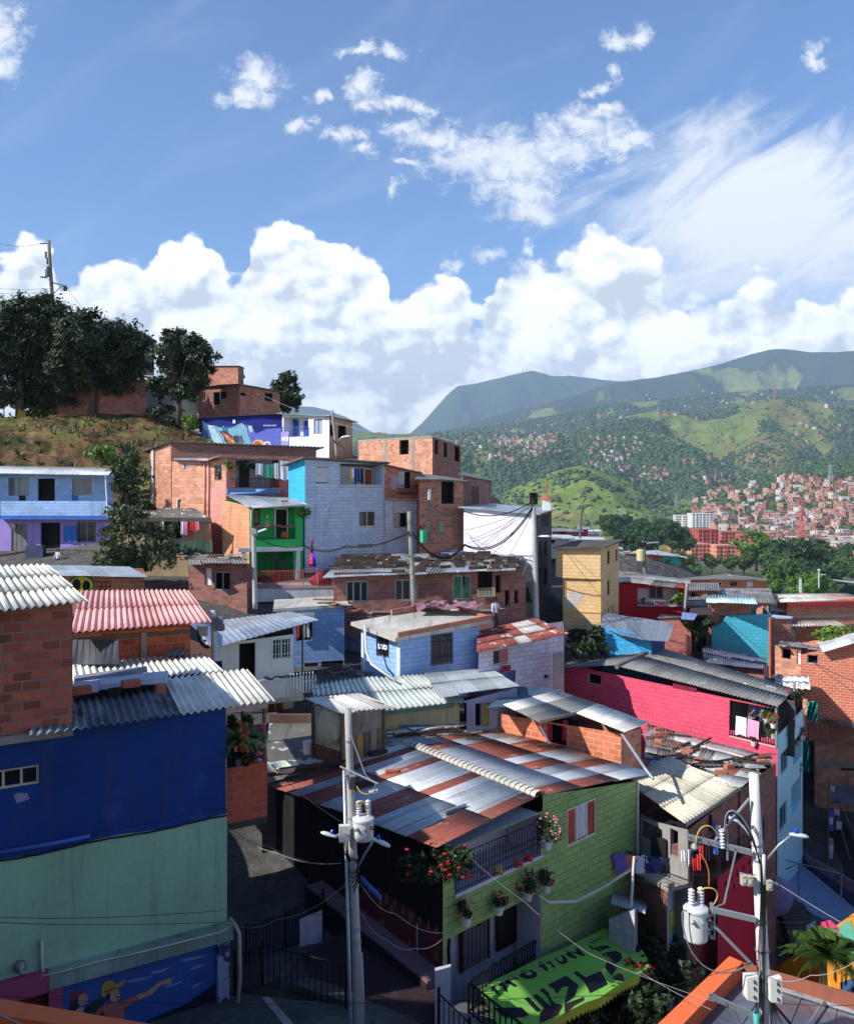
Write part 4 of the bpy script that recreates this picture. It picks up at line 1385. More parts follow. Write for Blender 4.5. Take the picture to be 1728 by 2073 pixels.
# red and blue flag
a=P(630,1092,46.4)
mb=MB();nfl=8
def flagp(s_,t):return P(630-5*t+(12+4*t)*s_*(0.25+0.75*t),1092+56*t,46.4-0.15*math.sin(t*8+s_*3))
for i in range(nfl):
 for j in(0,1):
  t0,t1=i/nfl,(i+1)/nfl
  s0,s1=j/2,(j+1)/2
  mb.face([flagp(s0,t0),flagp(s1,t0),flagp(s1,t1),flagp(s0,t1)],m=j)
fl=thing('flag','limp red and blue flag hanging beside the grey blue block wall','flag',P(640,1200,46.4))
mb.build('flag_cloth',[pln(cs(206,36,60)),pln(cs(30,40,190))],fl)
mb=MB();mb.tube([P(646,1200,46.4),P(640,1140,46.4),P(629,1085,46.4)],0.02);mb.build('flag_pole',MFR,fl)
#blue and purple house on the left
YL=57.5
h=House('blue_house','two storey house, pale blue above and purple below','house',[(-60,T(229,YL,-60,94),955),(229,YL,960)],1152,depth=5)
w=h.w[0]
BL=blk(cs(156,184,224),mortar=cs(110,136,186),dirt=0.2)
PU=plas(cs(160,136,206),0.2)
w.hole(17,967,58,1004,'glass',n=2,frame=pln(cs(120,132,150)),glass=m_glass((0.1,0.12,0.16)))
w.hole(76,969,111,1030,'open')
w.hole(146,967,186,1003,'glass',n=2,frame=MFR,glass=m_glass((0.06,0.07,0.09)))
w.hole(23,1060,55,1130,'door',mat=pln(cs(120,116,118),var=0.3),boards=3)
w.hole(82,1058,122,1136,'open')
w.hole(157,1055,194,1098,'bars',nb=9,glass=m_glass())
h.walls([BL])
mb=MB();mb.face([w.pt(0.0,w.z0,0.01)]+[w.pt(0,0,0)]*0+[w.pt(w.u(22.5),w.z0,0.01),w.pt(w.u(22.5),w.uz(22,1050)[1],0.01),w.pt(0,w.uz(22,1050)[1],0.01)])
U=lambda x:w.u(x)
Zp=lambda y:w.uz(100,y)[1]
mb=MB()
for(a,b_,c_,d_)in((-59,23,1152,1050),(23,55,1060,1050),(55,82,1152,1050),(82,122,1058,1050),(122,157,1152,1050),(157,194,1055,1050),(157,194,1152,1098),(194,229,1152,1050),(23,55,1152,1130),(82,122,1152,1136)):
 mb.auto([w.pt(U(a),Zp(c_),0.01),w.pt(U(b_),Zp(c_),0.01),w.pt(U(b_),Zp(d_),0.01),w.pt(U(a),Zp(d_),0.01)])
mb.build('purple_render',PU,h.o)
mb=MB();w.rect(mb,U(4),U(231),Zp(1046),Zp(1014),0.9,1.02);w.rect(mb,U(4),U(231),Zp(1050),Zp(1046),0.0,1.02)
mb.build('balcony',blk(cs(152,184,226),dirt=0.3),h.o)
mb=MB();w.rect(mb,U(6),U(229),Zp(1049),Zp(1043),1.021,1.03);mb.build('blue_strip',pln(cs(40,96,190),var=0.3),h.o)
mb=MB();mb.tube([w.pt(U(226),Zp(958),0.95),w.pt(U(233),Zp(1045),1.1)],0.05,6);mb.build('post',MWF,h.o)
r=h.ring
sheet(h.o,[r[0]+Vector((w.n.x*1.2,w.n.y*1.2,-0.06)),r[1]+Vector((w.n.x*1.2+0.2,w.n.y*1.2,-0.06)),r[2]+Vector((0.2,0,0.55)),r[3]+Vector((0,0,0.55))],sht(cs(214,216,214),rust=0.2,rough=0.7,metal=0),pitch=0.2,amp=0.02,thick=0.05)
for x,y in((68,1110),(173,1108)):
 paint(w,[(x-8,y),(x,y-8),(x+9,y),(x,y+8)],pln(cs(30,30,60)),h.o,0.016,'diamond')
mb=MB();w.rect(mb,U(120),U(228),Zp(1150),Zp(1128),0.011,0.03);mb.build('dark_plinth',pln(cs(52,46,84)),h.o)
cloth(w.pt(U(131),Zp(1063),0.12),w.pt(U(157),Zp(1064),0.12),1.1,CL[10],'bright blue towel on the purple wall beside the barred window',seed=3)
cloth(w.pt(U(39),Zp(1003),0.06),w.pt(U(52),Zp(1003),0.06),0.45,CL[7],'dark cloth over the sill of the left blue house window',seed=5)
cloth(w.pt(U(146),Zp(1002),0.06),w.pt(U(158),Zp(1002),0.06),0.35,CL[10],'small blue cloth over the sill of the right blue house window',seed=6)
rail(h.o,w.pt(U(110),Zp(1140),1.2),w.pt(U(225),Zp(1140),1.2),0.9,MIR,10)
mb=MB();mb.lathe(w.pt(U(27),Zp(1066),0.03),[(0,0.0),(0.22,0.02),(0.22,0.12),(0,0.14)],10,axis=(0.05,-1,0));mb.build('electric_meter',MFR,h.o)
mb=MB();mb.cbox(w.pt(U(90),Zp(1118),1.1),1.1,0.5,1.0);tag(mb.build('crate_stack',pln(cs(64,70,100),var=0.4),None),'dark washing box standing in front of the purple wall','box')
mb=MB();w.rect(mb,U(0),U(6),w.z0,Zp(953),1.0,1.25);tag(mb.build('block_post',blk(cs(120,118,116)),None),'grey block post at the left edge of the purple house','post')
# small roofed house right of it
h=House('tan_house','small tan house with laundry under a mossy low roof behind the round tree','house',[(236,50,1046),(425,T(236,50,425,88),1050)],1215,depth=3.4)
w=h.w[0]
w.hole(330,1056,368,1090,'open')
w.hole(372,1058,390,1088,'glass',frame=pln(cs(206,130,90)),glass=pln(cs(196,120,96),var=0.6),n=1)
w.hole(296,1057,312,1072,'glass',frame=pln(cs(206,110,60)))
h.walls([plas(cs(190,166,130),0.35)])
r=h.ring
sheet(h.o,[P(240,1047,49.2),P(427,1050,49.2),P(393,1029,54),P(233,1028,54)],sht(cs(110,106,100),rust=0.5,rough=0.8,metal=0,patchc=cs(210,200,190),pthr=0.56,pitch=0.2),pitch=0.2,amp=0.03,thick=0.03,jag=0.05)
mb=MB();mb.obox(P(240,1055,49.2),P(427,1056,49.2)-P(240,1055,49.2),(0,0.06,0),(0,0,0.22));mb.build('fascia',pln(cs(84,82,74)),h.o)
mb=MB();mb.tube([P(425,1050,49.3),P(428,1125,49.3)],0.05);mb.build('post',pln(cs(180,110,84)),h.o)
nn=10
mb=MB()
for i in range(nn):
 x0,x1=342+88*i/nn,342+88*(i+1)/nn
 b0=1122+4*math.sin(i*1.7);b1=1122+4*math.sin(i*1.7+1.7)
 mb.face([P(x0,b0,48.6),P(x1,b1,48.6),P(x1,1096+1.5*math.sin(i),48.9),P(x0,1096+1.5*math.sin(i-1),48.9)])
tag(mb.build('green_tarpaulin',pln(cs(36,66,52),var=0.3),None),'dark green tarpaulin sagging below the tan house window','tarpaulin')
for i,(x,c_,hh)in enumerate(((325,3,0.5),(366,0,0.7),(372,6,0.75),(384,5,0.5),(392,5,0.6),(396,6,0.5))):
 cloth(P(x,1056,49.0),P(x+7,1056,49.0),hh,CL[c_],'small garment hanging under the mossy roof of the tan house','garments on the tan house line',seed=i)
# rubble roofed shack
h=House('shack','low brick shack with a roof of broken boards beside the round tree','shack',[(382,T(500,45,382,110),1140),(500,45,1140),(520,47,1145)],1235,depth=3)
h.w[0].hole(434,1158,466,1195,'open',framed=True)
h.w[0].hole(414,1150,428,1185,'blank',mat=MWF)
h.walls([M_BR[3],M_BR[3]])
sheet(h.o,[P(380,1142,44.6),P(500,1140,44.2),P(492,1128,48),P(372,1126,48)],M_OLD,pitch=0.15,amp=0.02,jag=0.2)
g2=random.Random(8)
for i in range(22):
 x,y=g2.uniform(380,486),g2.uniform(1124,1140)
 p=P(x,y,46+(1140-y)*0.12)+Vector((0,0,0.1));a=g2.uniform(-0.5,0.5)
 mb=MB();mb.cbox(p,g2.uniform(0.5,1.6),0.1,0.06,rz=a,tilt=g2.uniform(-0.2,0.2))
 tag(mb.build('plank',g2.choice((MWD,MCN,MDW,MFR)),None),'broken board in the litter on the shack roof beside the round tree','plank','broken boards on the shack roof')
# graffiti house
h=House('brick_house','low brick house with yellow and black graffiti behind the pink roof','house',[(100,37,1160),(292,T(100,37,292,84),1162)],1290,depth=3)
w=h.w[0]
h.walls([M_BR[0]])
paint(w,disc(165,1182,27,20),pln(cs(40,110,90)),h.o,0.006)
paint(w,disc(165,1184,23,17),pln(cs(214,206,60)),h.o,0.009)
paint(w,disc(155,1184,9,12),pln(cs(20,20,24)),h.o,0.012)
paint(w,disc(175,1186,8,11),pln(cs(20,20,24)),h.o,0.012)
for a,b_,c_,d_ in((196,1177,224,1179),(205,1177,207,1200),(214,1177,216,1198),(196,1186,224,1188),(222,1177,224,1190),(200,1192,214,1194)):
 paint(w,[(a,b_),(c_,b_),(c_,d_),(a,d_)],pln(cs(86,30,34)),h.o,0.008)
sheet(h.o,[P(110,1163,36.2),P(298,1166,35.8),P(262,1147,40.5),P(90,1144,41)],sht(cs(196,204,210),rust=0.2),kind='flat',thick=0.05,jag=0.05)
#grey blue block house and its neighbours
YB=50.5
h=House('grey_blue_house','tall grey blue block house with a cyan side wall and a clothes balcony','house',[(584,T(617,YB,584,140),941),(617,YB,929),(778,T(617,YB,778,52),939)],1150)
w0,w=h.w
w.za+=0.0
GB=blk(cs(190,206,226),mortar=cs(120,130,156),dirt=0.2)
w.hole(638,946,664,978,'glass',curtain=pln(cs(200,200,206)),cout=0.14,frame=MIR)
w.hole(688,933,774,982,'open',depth=1.0,room_depth=0.05,roomm=plas(cs(206,206,214),0.15))
w.hole(727,1035,760,1066,'glass',frame=pln(cs(206,204,190)),n=2)
w0.hole(1,1,2,2,'none')if False else None
h.walls([blk(cs(60,176,222),mortar=cs(40,120,170),dirt=0.15),GB])
h.roof(M_OLD,0.35,run=1,kind='flat',thick=0.08,overs=(0.45,0.2,0.4,0.1))
mb=MB()
for s_ in(0.06,0.94):pass
w.rect(mb,w.u(688),w.u(776),w.uz(700,985)[1],w.uz(700,981)[1],0.0,0.06);mb.build('ledge',plas(cs(200,200,206),0.3),h.o)
mb=MB();w.rect(mb,w.u(758),w.u(769),w.uz(760,981)[1],w.uz(760,950)[1],-0.98,-0.9);mb.build('door',pln(cs(150,70,40)),h.o)
mb=MB()
for i in range(5):
 w.rect(mb,w.u(725+i*6),w.u(725+i*6+5),w.uz(740,1108)[1],w.uz(740,1102)[1],0.001,0.012)
mb.build('vent_blocks',pln(cs(70,44,40)),h.o)
for i,(x,c_,dp)in enumerate(((707,9,0.8),(711,0,0.6),(716,4,0.95),(722,4,0.85),(729,7,0.95))):
 cloth(w.pt(w.u(x),w.uz(x,948)[1],0.05),w.pt(w.u(x+5),w.uz(x,948)[1],0.05),dp,CL[c_],'yellow shirt at the left end of the grey blue house clothes line'if i==0 else 'garment in the dark row on the grey blue house balcony',None if i==0 else 'clothes on the grey blue house balcony',seed=i)
YB2=h.w[1].B.y
h=House('brick_house','narrow house, red brick above and grey blue blocks below, with a railed window','house',[(778.5,YB2-0.1,940),(852,T(778,YB2,852,56),957)],1150,depth=4)
w=h.w[0]
w.hole(806,951,832,990,'open',framed=True,n=2,curtain=pln(cs(190,190,196)),cspan=(0,0.5),cout=0.1)
w.hole(797,1038,824,1068,'open',framed=True,n=2,curtain=pln(cs(170,168,160)),cspan=(0,0.45),cout=0.1)
h.walls([M_BR[0]])
zz=lambda y:w.uz(800,y)[1]
mb=MB()
for(a,b_,c_,d_)in((778.6,797,1150,1013),(797,824,1038,1013),(797,824,1150,1068),(824,843,1150,1013)):
 z0,z1=zz(c_),zz(d_)
 mb.face([w.pt(w.u(a),z0,0.02),w.pt(w.u(b_),z0,0.02),w.pt(w.u(b_),z1,0.02),w.pt(w.u(a),z1,0.02)],[(w.u(a),z0),(w.u(b_),z0),(w.u(b_),z1),(w.u(a),z1)])
mb.build('painted_lower_wall',blk(cs(190,206,226),mortar=cs(120,130,156),dirt=0.2),h.o)
mb=MB();w.rect(mb,w.u(779),w.u(850),zz(1013),zz(1009.5),0.0,0.25);mb.build('ledge',MCN,h.o)
paint(w,[(792,968),(797,963),(805,966),(804,982),(798,992),(793,990),(791,978)],plas(cs(170,168,170)),h.o,0.012)
rail(h.o,w.pt(w.u(803),zz(999),0.35),w.pt(w.u(838),zz(999),0.35),0.5,MIR,12)
mb=MB();w.rect(mb,w.u(803),w.u(838),zz(1000),zz(998.6),0.0,0.36);mb.build('railing_base',MIR,h.o)
h.roof(M_OLD,0.3,kind='flat',thick=0.07,overs=(0.3,0.2,0.1,0.1))
h=House('brick_house','tall red brick house with a big dark doorway under a ragged roof','house',[(848,52.0,969),(937,T(848,52,937,60),974),(944,60,972)],1150,depth=4,back=P(860,960,60))
w=h.w[0]
w.hole(893,973,919,1020,'open',framed=True,frame=MDW,n=1)
w.hole(862,1053,872,1081,'glass',n=2,frame=MIR,curtain=pln(cs(170,168,150)),cout=0.12)
w.hole(889,1053,900,1081,'glass',n=2,frame=MIR,curtain=pln(cs(170,168,150)),cout=0.12)
w.hole(912,1051,920,1067,'blank',mat=MCN,name='vent_grille')
h.walls([M_BR[0],M_BR[1]])
mb=MB();w.rect(mb,w.u(849),w.u(936),w.uz(880,1040)[1],w.uz(880,1036)[1],0.0,0.03);mb.build('floor_beam',plas(cs(150,130,116)),h.o)
mb=MB();w.rect(mb,w.u(865),w.u(870),w.uz(867,1012)[1],w.uz(867,990)[1],0.0,0.12);mb.build('electric_box',MWF,h.o)
h.roof(M_OLD,0.3,run=0,kind='flat',thick=0.08,jag=0.2)
mb=MB();w.rect(mb,w.u(849),w.u(858),w.uz(850,1098)[1],w.uz(850,1073)[1],0.05,0.4)
tag(mb.build('green_planter',pln(cs(60,170,130)),None),'turquoise green box fixed low on the red brick wall corner','box')
v,f=leaf_cloud(P(853,1063,51.5),(0.22,0.22,0.4),120,0.08,3,5)
tag(np_mesh('potted_flowers',v,f,m_leaf(cs(120,60,70)),None),'small red flowering plant above the turquoise green box','flowers')
h=House('brick_house','pale pinkish brick tower with one shuttered window under a flat dark roof','house',[(937,58,962),(988,T(937,58,988,74),972),(994,64,972)],1100,back=P(945,958,64))
h.w[0].hole(954,985,968,1020,'glass',frame=MWD,glass=pln(cs(110,104,98),var=0.3),n=2)
h.walls([blk(cs(164,128,118),mortar=cs(120,98,92),bh=0.12,bw=0.3,dirt=0.3),M_BR[1]])
h.roof(M_OLD,0.35,kind='flat',thick=0.06,jag=0.1)
DS[0]=1.04
# white wall house at the head of the alley
YW=47.5
h=House('white_wall_house','house with a big blank white side wall and a grey alley front','house',[(938,T(1084,YW,938,128),1027),(1084,YW,1040),(1116,T(1084,YW,1116,14),1030)],1262)
w0,w1=h.w
for x in(1096,1101,1106):w1.hole(x,1042,x+3,1066,'open')
for y0,y1 in((1095,1125),(1150,1185)):
 for x in(1091,1101):w1.hole(x,y0,x+5,y1,'open')
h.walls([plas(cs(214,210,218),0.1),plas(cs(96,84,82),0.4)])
h.roof(M_ZNB,0.3,run=0,kind='flat',thick=0.07,jag=0.06)
paint(w0,[(1050,1180),(1083,1176),(1083,1250),(1050,1250)],plas(cs(168,164,150),0.3),h.o,0.01)
TREE_P=pln(cs(40,70,56))
paint(w0,[(1067,1186),(1072,1196),(1070,1196),(1075,1206),(1072,1206),(1078,1220),(1060,1220),(1064,1206),(1061,1206),(1065,1196),(1063,1196)],TREE_P,h.o,0.016,'painted_tree')
mb=MB();p=P(1106,1030,52)
mb.cbox(p+Vector((0,0,0.25)),0.45,0.45,0.7);mb.build('chimney',MWF,h.o)
mb=MB();mb.lathe(p+Vector((0,0,0.6)),[(0.4,0),(0.25,0.15),(0.04,0.25),(0.03,1.1),(0,1.1)],8);mb.build('chimney_cap',M_TERRA,h.o)
DS[0]=1.0
# brick row in the middle with the loaded roof
YR0=43.5
h=House('brick_row_house','long brown brick house with three framed windows and bricks on its roof','house',[(675,YR0,1168),(1000,T(675,YR0,1000,84),1152),(1064,T(1000,T(675,YR0,1000,84),1064,50),1150)],1275,back=P(760,1125,49.5))
w,w1=h.w
GF=pln(cs(160,162,148))
w.hole(700,1176,745,1219,'glass',n=3,frame=GF,fw=0.07,curtain=pln(cs(120,118,116)),cspan=(0.0,0.35),cout=-0.05)
w.hole(799,1173,845,1216,'glass',n=3,frame=GF,fw=0.07,glass=m_glass((0.05,0.045,0.045)))
w.hole(916,1165,953,1214,'glass',n=2,frame=GF,fw=0.07,glass=pln(cs(70,120,90),0.2,var=0.6))
w.hole(967,1156,996,1207,'open',framed=False)
w1.hole(1003,1165,1014,1200,'open');w1.hole(1022,1195,1032,1228,'open');w1.hole(1041,1194,1049,1222,'open')
h.walls([M_BR[3],M_BR[3]])
rail(h.o,w.pt(w.u(966),w.uz(966,1208)[1],0.15),w.pt(w.u(1012)if w.u(1012)<w.L else w.L,w.uz(996,1207)[1],0.15),0.42,pln(cs(176,172,150)),12)
mb=MB();w.rect(mb,w.u(676),w.u(998),w.uz(800,1240)[1],w.uz(800,1236)[1],0.0,0.05);mb.build('floor_beam',MCN,h.o)
cells=lambda r,s_,c:0 if c<0.45 else 1 if c<0.75 else 2
sheet(h.o,[P(652,1170,YR0-0.6),P(1042,1154,h.w[0].B.y-0.5),P(1062,1117,52.5),P(700,1124,49.5)],[M_ZN,M_OLD,sht(cs(206,202,196),rust=0.7,rthr=0.5)],pitch=0.16,amp=0.018,rows=3,jag=0.12,cell=cells,step=0.03,seed=5)
paint(w,[(936,1165),(940,1165),(941,1180),(939,1190),(937,1178)],pln((0.02,0.015,0.012)),h.o,0.01,'drip_stain')
# bricks weighing down the roof
g2=random.Random(12)
BRK=MB();BRK.cbox((0,0,0.05),0.4,0.2,0.16)
b0=BRK.build('roof_brick',pln(cs(70,56,50),0.9,var=0.5),None,loc=(0,0,0))
BRK.mi=[0]*len(BRK.mi)
b1=BRK.build('loose_brick',pln(cs(176,100,74),0.9,var=0.3),None,loc=(0,0,0))
def put_brick(src,first,p,rz,label,group):
 o=src if first else src.copy()
 if not first:col.objects.link(o)
 o.location=p;o.rotation_euler=(0,0,rz)
 o['label']=label;o['category']='brick';o['group']=group
 return o
fst=True
qa,qb,qc,qd=P(652,1170,YR0-0.6),P(1042,1154,h.w[0].B.y-0.5),P(1062,1117,52.5),P(700,1124,49.5)
for r_ in range(8):
 for i in range(15):
  s_=0.03+i/15+g2.uniform(-0.02,0.02);t=0.1+r_*0.11+g2.uniform(-0.02,0.02)
  if g2.random()<0.30 or s_>0.98 or(s_<0.36 and t<0.3):continue
  p=(qa*(1-s_)+qb*s_)*(1-t)+(qd*(1-s_)+qc*s_)*t+Vector((0,0,0.05))
  o=put_brick(b0,fst,p,g2.uniform(-0.3,0.3),'dark block holding down the sheets of the long brown brick house roof','blocks weighing down the long brick house roof');fst=False
  o.scale=(g2.uniform(0.8,1.9),1,g2.uniform(0.7,1.3))
for i in range(16):
 s_=g2.uniform(0.0,0.9);t=g2.uniform(0.3,0.95);p=(qa*(1-s_)+qb*s_)*(1-t)+(qd*(1-s_)+qc*s_)*t+Vector((0,0,0.09))
 mb=MB();mb.cbox(p,g2.uniform(1.0,2.6),0.12,0.08,rz=g2.uniform(-0.5,0.1))
 tag(mb.build('plank',g2.choice((MDW,MWD,MIR)),None),'long dark batten lying on the long brown brick house roof','plank','battens on the long brick house roof')
cloth(P(1028,1176,46.2),P(1048,1172,47),0.3,CL[5],'bright red cloth over the parapet at the end of the brick row',seed=9)
# the next roof behind, blue sheets
h=House('brick_house','low brick house with blue roof sheets below the white wall','house',[(985,49.5,1128),(1027,49.5,1128),(1050,51.5,1126)],1200,back=P(1010,1118,53))
h.walls([M_BR[1],M_BR[3]])
sheet(h.o,[P(870,1130,50),P(1052,1127,49.4),P(1058,1117,52.2),P(890,1113,53)],sht(cs(92,124,176),rust=0.3),kind='flat',thick=0.05,jag=0.1)
#yellow tower house
YY0=49.5
YE=blk(cs(222,184,134),mortar=cs(170,136,90),dirt=0.15,bw=0.4,bh=0.2,var=0.06,patch=cs(186,176,164),pthr=0.74)
h=House('yellow_house','narrow three storey yellow block house with a flat dark roof','house',[(1139,T(1216,YY0,1139,112),1108),(1216,YY0,1108),(1252,T(1216,YY0,1252,22),1094)],1400)
w0,w1=h.w
w1.hole(1229,1115,1234,1142,'glass',n=2,frame=MIR);w1.hole(1246,1112,1250,1136,'glass',n=1,frame=MIR)
w1.hole(1229,1175,1234,1205,'glass',n=2,frame=MIR)
for x in(1222,1229,1237):w1.hole(x,1233-(x-1222)*0.5,x+4,1250-(x-1222)*0.6,'open')
h.walls([YE,YE])
mb=MB();z1,z0=w0.za,w0.uz(1140,1168)[1]
u0,u1=w0.u(1126),w0.u(1216)
mb.hexa([w0.pt(u0,z0,0.16),w0.pt(u1,z0,0.16),w0.pt(u1,z0,0.003),w0.pt(u0,z0,-2.4),w0.pt(u0,z1,0.16),w0.pt(u1,z1,0.16),w0.pt(u1,z1,0.003),w0.pt(u0,z1,-2.4)])
mb.build('upper_storey',YE,h.o)
mb=MB()
zb_=lambda y:w0.uz(1180,y)[1]
w0.rect(mb,0.0,w0.L,zb_(1240),zb_(1237),0.002,0.05);w0.rect(mb,0.0,w0.L,zb_(1171),zb_(1168.5),0.002,0.17)
w0.rect(mb,0.0,w0.u(1145),zb_(1237),zb_(1171),0.002,0.04);w0.rect(mb,w0.u(1206),w0.L,zb_(1237),zb_(1171),0.002,0.04)
mb.build('trim',plas(cs(216,176,112),0.15),h.o)
h.roof(sht(cs(84,80,74),rust=0.2,rough=0.8,metal=0),0.3,kind='flat',thick=0.06,overs=(0.5,0.2,0.45,0.3))
paint(w0,[(1146,1200),(1163,1197),(1180,1204),(1172,1222),(1158,1232),(1147,1230)],blk(cs(200,190,186)),h.o,0.006)
# roofs behind the yellow house
for i,(a,b_,Y,y0,y1,m_,rm,lab)in enumerate(((1118,1172,95,1072,1100,M_BR[1],M_ZNR,'brick house with a rusty roof behind the thin pole'),(1172,1190,100,1068,1100,pln(cs(180,50,70)),M_ZNB,'tiny red house between the two roofs behind the pole'),(1100,1150,80,1086,1130,plas(cs(180,176,170)),sht(cs(220,220,216),rust=0.1),'pale house with a white sheet roof left of the yellow house top'),(1145,1215,84,1090,1120,plas(cs(200,190,180)),sht(cs(226,224,220),rust=0.25),'low house with a broad white roof behind the yellow house'),(1215,1255,130,1108,1150,M_BR[4],M_ZNB,'small pale brick house right behind the yellow house'),)):
 hh=House('small_house',lab,'house',[(a,Y,y0+3),(b_,Y+1,y0+4)],y1,depth=6)
 hh.w[0].hole(a+(b_-a)*0.3,y0+7,a+(b_-a)*0.45,y0+14,'open')
 hh.walls([m_])
 hh.roof(rm,0.5,kind='flat',thick=0.08,jag=0.1)
mb=MB()
h=House('pavilion','white modern pavilion on slim columns at the foot of the green hill','pavilion',[(1180,170,1078),(1212,172,1078)],1100,depth=5)
for i in range(6):h.w[0].hole(1183+i*5,1081,1186+i*5,1096,'open',room=False)
h.walls([plas(cs(226,228,232),0.05)]);h.slab(pln(cs(230,232,236)),0.3,0.3)
#red and white house
h=House('red_house','red house with a white upper wall, flower balcony and layered rusty roofs','house',[(1252,58.5,1180),(1384,T(1252,58.5,1384,98),1190),(1392,61,1186)],1300,back=P(1300,1172,63))
w=h.w[0]
RD=plas(cs(196,28,38),0.2)
w.hole(1290,1180,1380,1224,'open',depth=1.0,room_depth=0.05,roomm=plas(cs(216,218,222),0.1))
h.walls([RD,plas(cs(186,96,90))])
mb=MB();zz=lambda y:w.uz(1330,y)[1]
w.rect(mb,w.u(1316),w.u(1345),zz(1215),zz(1187),-0.99,-0.93);wo=mb.build('window',MFR,h.o)
for i in(0,1):
 mb=MB();w.rect(mb,w.u(1318+i*14),w.u(1330+i*14),zz(1214),zz(1188.5),-0.925,-0.92);mb.build('pane',pln(cs(60,60,66),0.3,var=0.8),wo)
rail(h.o,w.pt(w.u(1290),zz(1225),0.12),w.pt(w.u(1380),zz(1226),0.12),0.33,pln(cs(150,168,176)),16,loops=True)
mb=MB();w.rect(mb,w.u(1289),w.u(1381),zz(1227),zz(1224.6),0.0,0.2);mb.build('ledge',pln(cs(150,168,176)),h.o)
rows_=[(1250,1172,57.8,1392,1187,57.2,1372,1166,61.5,1290,1158,62)]
sheet(h.o,[P(1262,1178,57.8),P(1392,1192,57.2),P(1398,1174,61.5),P(1296,1161,62)],[M_RED,sht(cs(190,184,176),rust=0.6),M_OLD],pitch=0.12,amp=0.016,rows=2,jag=0.1,cell=lambda r,s_,c:(0 if r==0 and s_>3 else(1 if c<0.6 else 2)),step=0.04,seed=2,thick=0.03)
sheet(h.o,[P(1250,1178,58.5),P(1262,1178,58),P(1296,1160,62),P(1252,1156,63)],[M_ZNR,M_OLD],kind='flat',jag=0.2,cell=lambda r,s_,c:int(c<0.5))
for i,(x,y)in enumerate(((1302,1222),(1371,1222))):
 potp(w.pt(w.u(x),zz(y+3)+0.02,0.1),0.2,('small plant in a red pot at the left of the white house railing','red pot with leaves at the right of the white house railing')[i],MLF,None,pln(cs(190,40,50)),n=60,ls=0.07,seed=i)
v,f=leaf_cloud(P(1373,1212,57.3),(0.55,0.4,0.4),260,0.16,6,6)
tag(np_mesh('balcony_palm',v,f,MLL,None),'spiky yellow green palm on the right end of the red house balcony','palm plant')
# small blue house
h=House('blue_hut','small cyan block house under a curling grey sheet roof','house',[(1218,T(1318,45.5,1218,112),1268),(1318,45.5,1287),(1345,48,1282)],1400,back=P(1250,1250,50))
h.walls([blk(cs(60,162,212),mortar=cs(40,110,160),dirt=0.15),pln(cs(40,60,120))])
sheet(h.o,[P(1214,1268,46.6),P(1352,1297,44.0),P(1364,1262,46.5),P(1222,1240,50)],sht(cs(150,160,172),rust=0.15,pitch=0.1),kind='flat',thick=0.03,curl=-0.25,sag=0.05)
h=House('salmon_block','salmon pink block wall hut with a small blue awning','house',[(1334,50.5,1252),(1398,T(1334,50.5,1398,96),1250),(1402,52,1250)],1380,back=P(1340,1245,53))
h.walls([blk(cs(196,118,106),dirt=0.2),plas(cs(190,120,106))])
h.roof(M_OLD,0.1,kind='flat')
sheet(h.o,[P(1378,1253,48.8),P(1404,1255,48.8),P(1412,1243,50.5),P(1380,1239,50.5)],sht(cs(130,150,196),rust=0.1),kind='flat',thick=0.03)
h=House('dark_hut','dark open shelter between the salmon hut and the turquoise house','shelter',[(1404,51,1246),(1432,51,1246)],1360,depth=3)
h.w[0].hole(1407,1250,1429,1320,'open')
h.walls([plas(cs(60,56,54))]);h.roof(MDW,0.3,kind='flat',jag=0.2)
# turquoise and brick house
TQ=blk(cs(74,176,198),mortar=cs(50,130,150),dirt=0.15,var=0.05)
h=House('turquoise_house','house with a large turquoise wall and a bare brick upper corner','house',[(1433,54.5,1217),(1519,T(1433,54.5,1519,103),1219),(1530,56,1219)],1400,depth=4,back=P(1450,1210,58.5))
w=h.w[0]
h.walls([M_BR[0],pln(cs(40,90,110))])
sheet(h.o,[P(1428,1219,53.8),P(1532,1222,51.6),P(1524,1207,56.5),P(1430,1204,59)],sht(cs(186,212,208),rust=0.15,rough=0.7,metal=0),pitch=0.2,amp=0.025,jag=0.08,thick=0.03)
L_=Wall((1433,54.2),(1556,T(1433,54.2,1556,103)),1262,1243,1400)
mb=MB();pts=[(1438,1400),(1556,1400),(1556,1243),(1470,1246),(1462,1258),(1452,1266),(1440,1268)]
uzs=[L_.uz(*p)for p in pts]
a=[L_.pt(u,z,0.1)for u,z in uzs];b_=[L_.pt(u,z,-0.1)for u,z in uzs]
mb.face(a,uzs);mb.face(b_[::-1],uzs[::-1])
for i in range(len(a)):mb.face([a[i],a[(i+1)%len(a)],b_[(i+1)%len(a)],b_[i]])
mb.build('turquoise_wall',TQ,h.o)
mb=MB();mb.hexa([L_.pt(L_.L,L_.z0,0.1),L_.pt(L_.L+0.05,L_.z0,-3),L_.pt(L_.L+0.15,L_.z0,-3),L_.pt(L_.L+0.12,L_.z0,0.1),L_.pt(L_.L,L_.zt,0.1),L_.pt(L_.L+0.05,L_.zt,-3),L_.pt(L_.L+0.15,L_.zt,-3),L_.pt(L_.L+0.12,L_.zt,0.1)]);mb.build('turquoise_side',pln(cs(40,128,140)),h.o)
mb=MB();mb.tube([P(1558,1250,51.2),P(1558,1372,51.2)],0.07,6);mb.build('downpipe',pln(cs(196,96,62)),h.o)
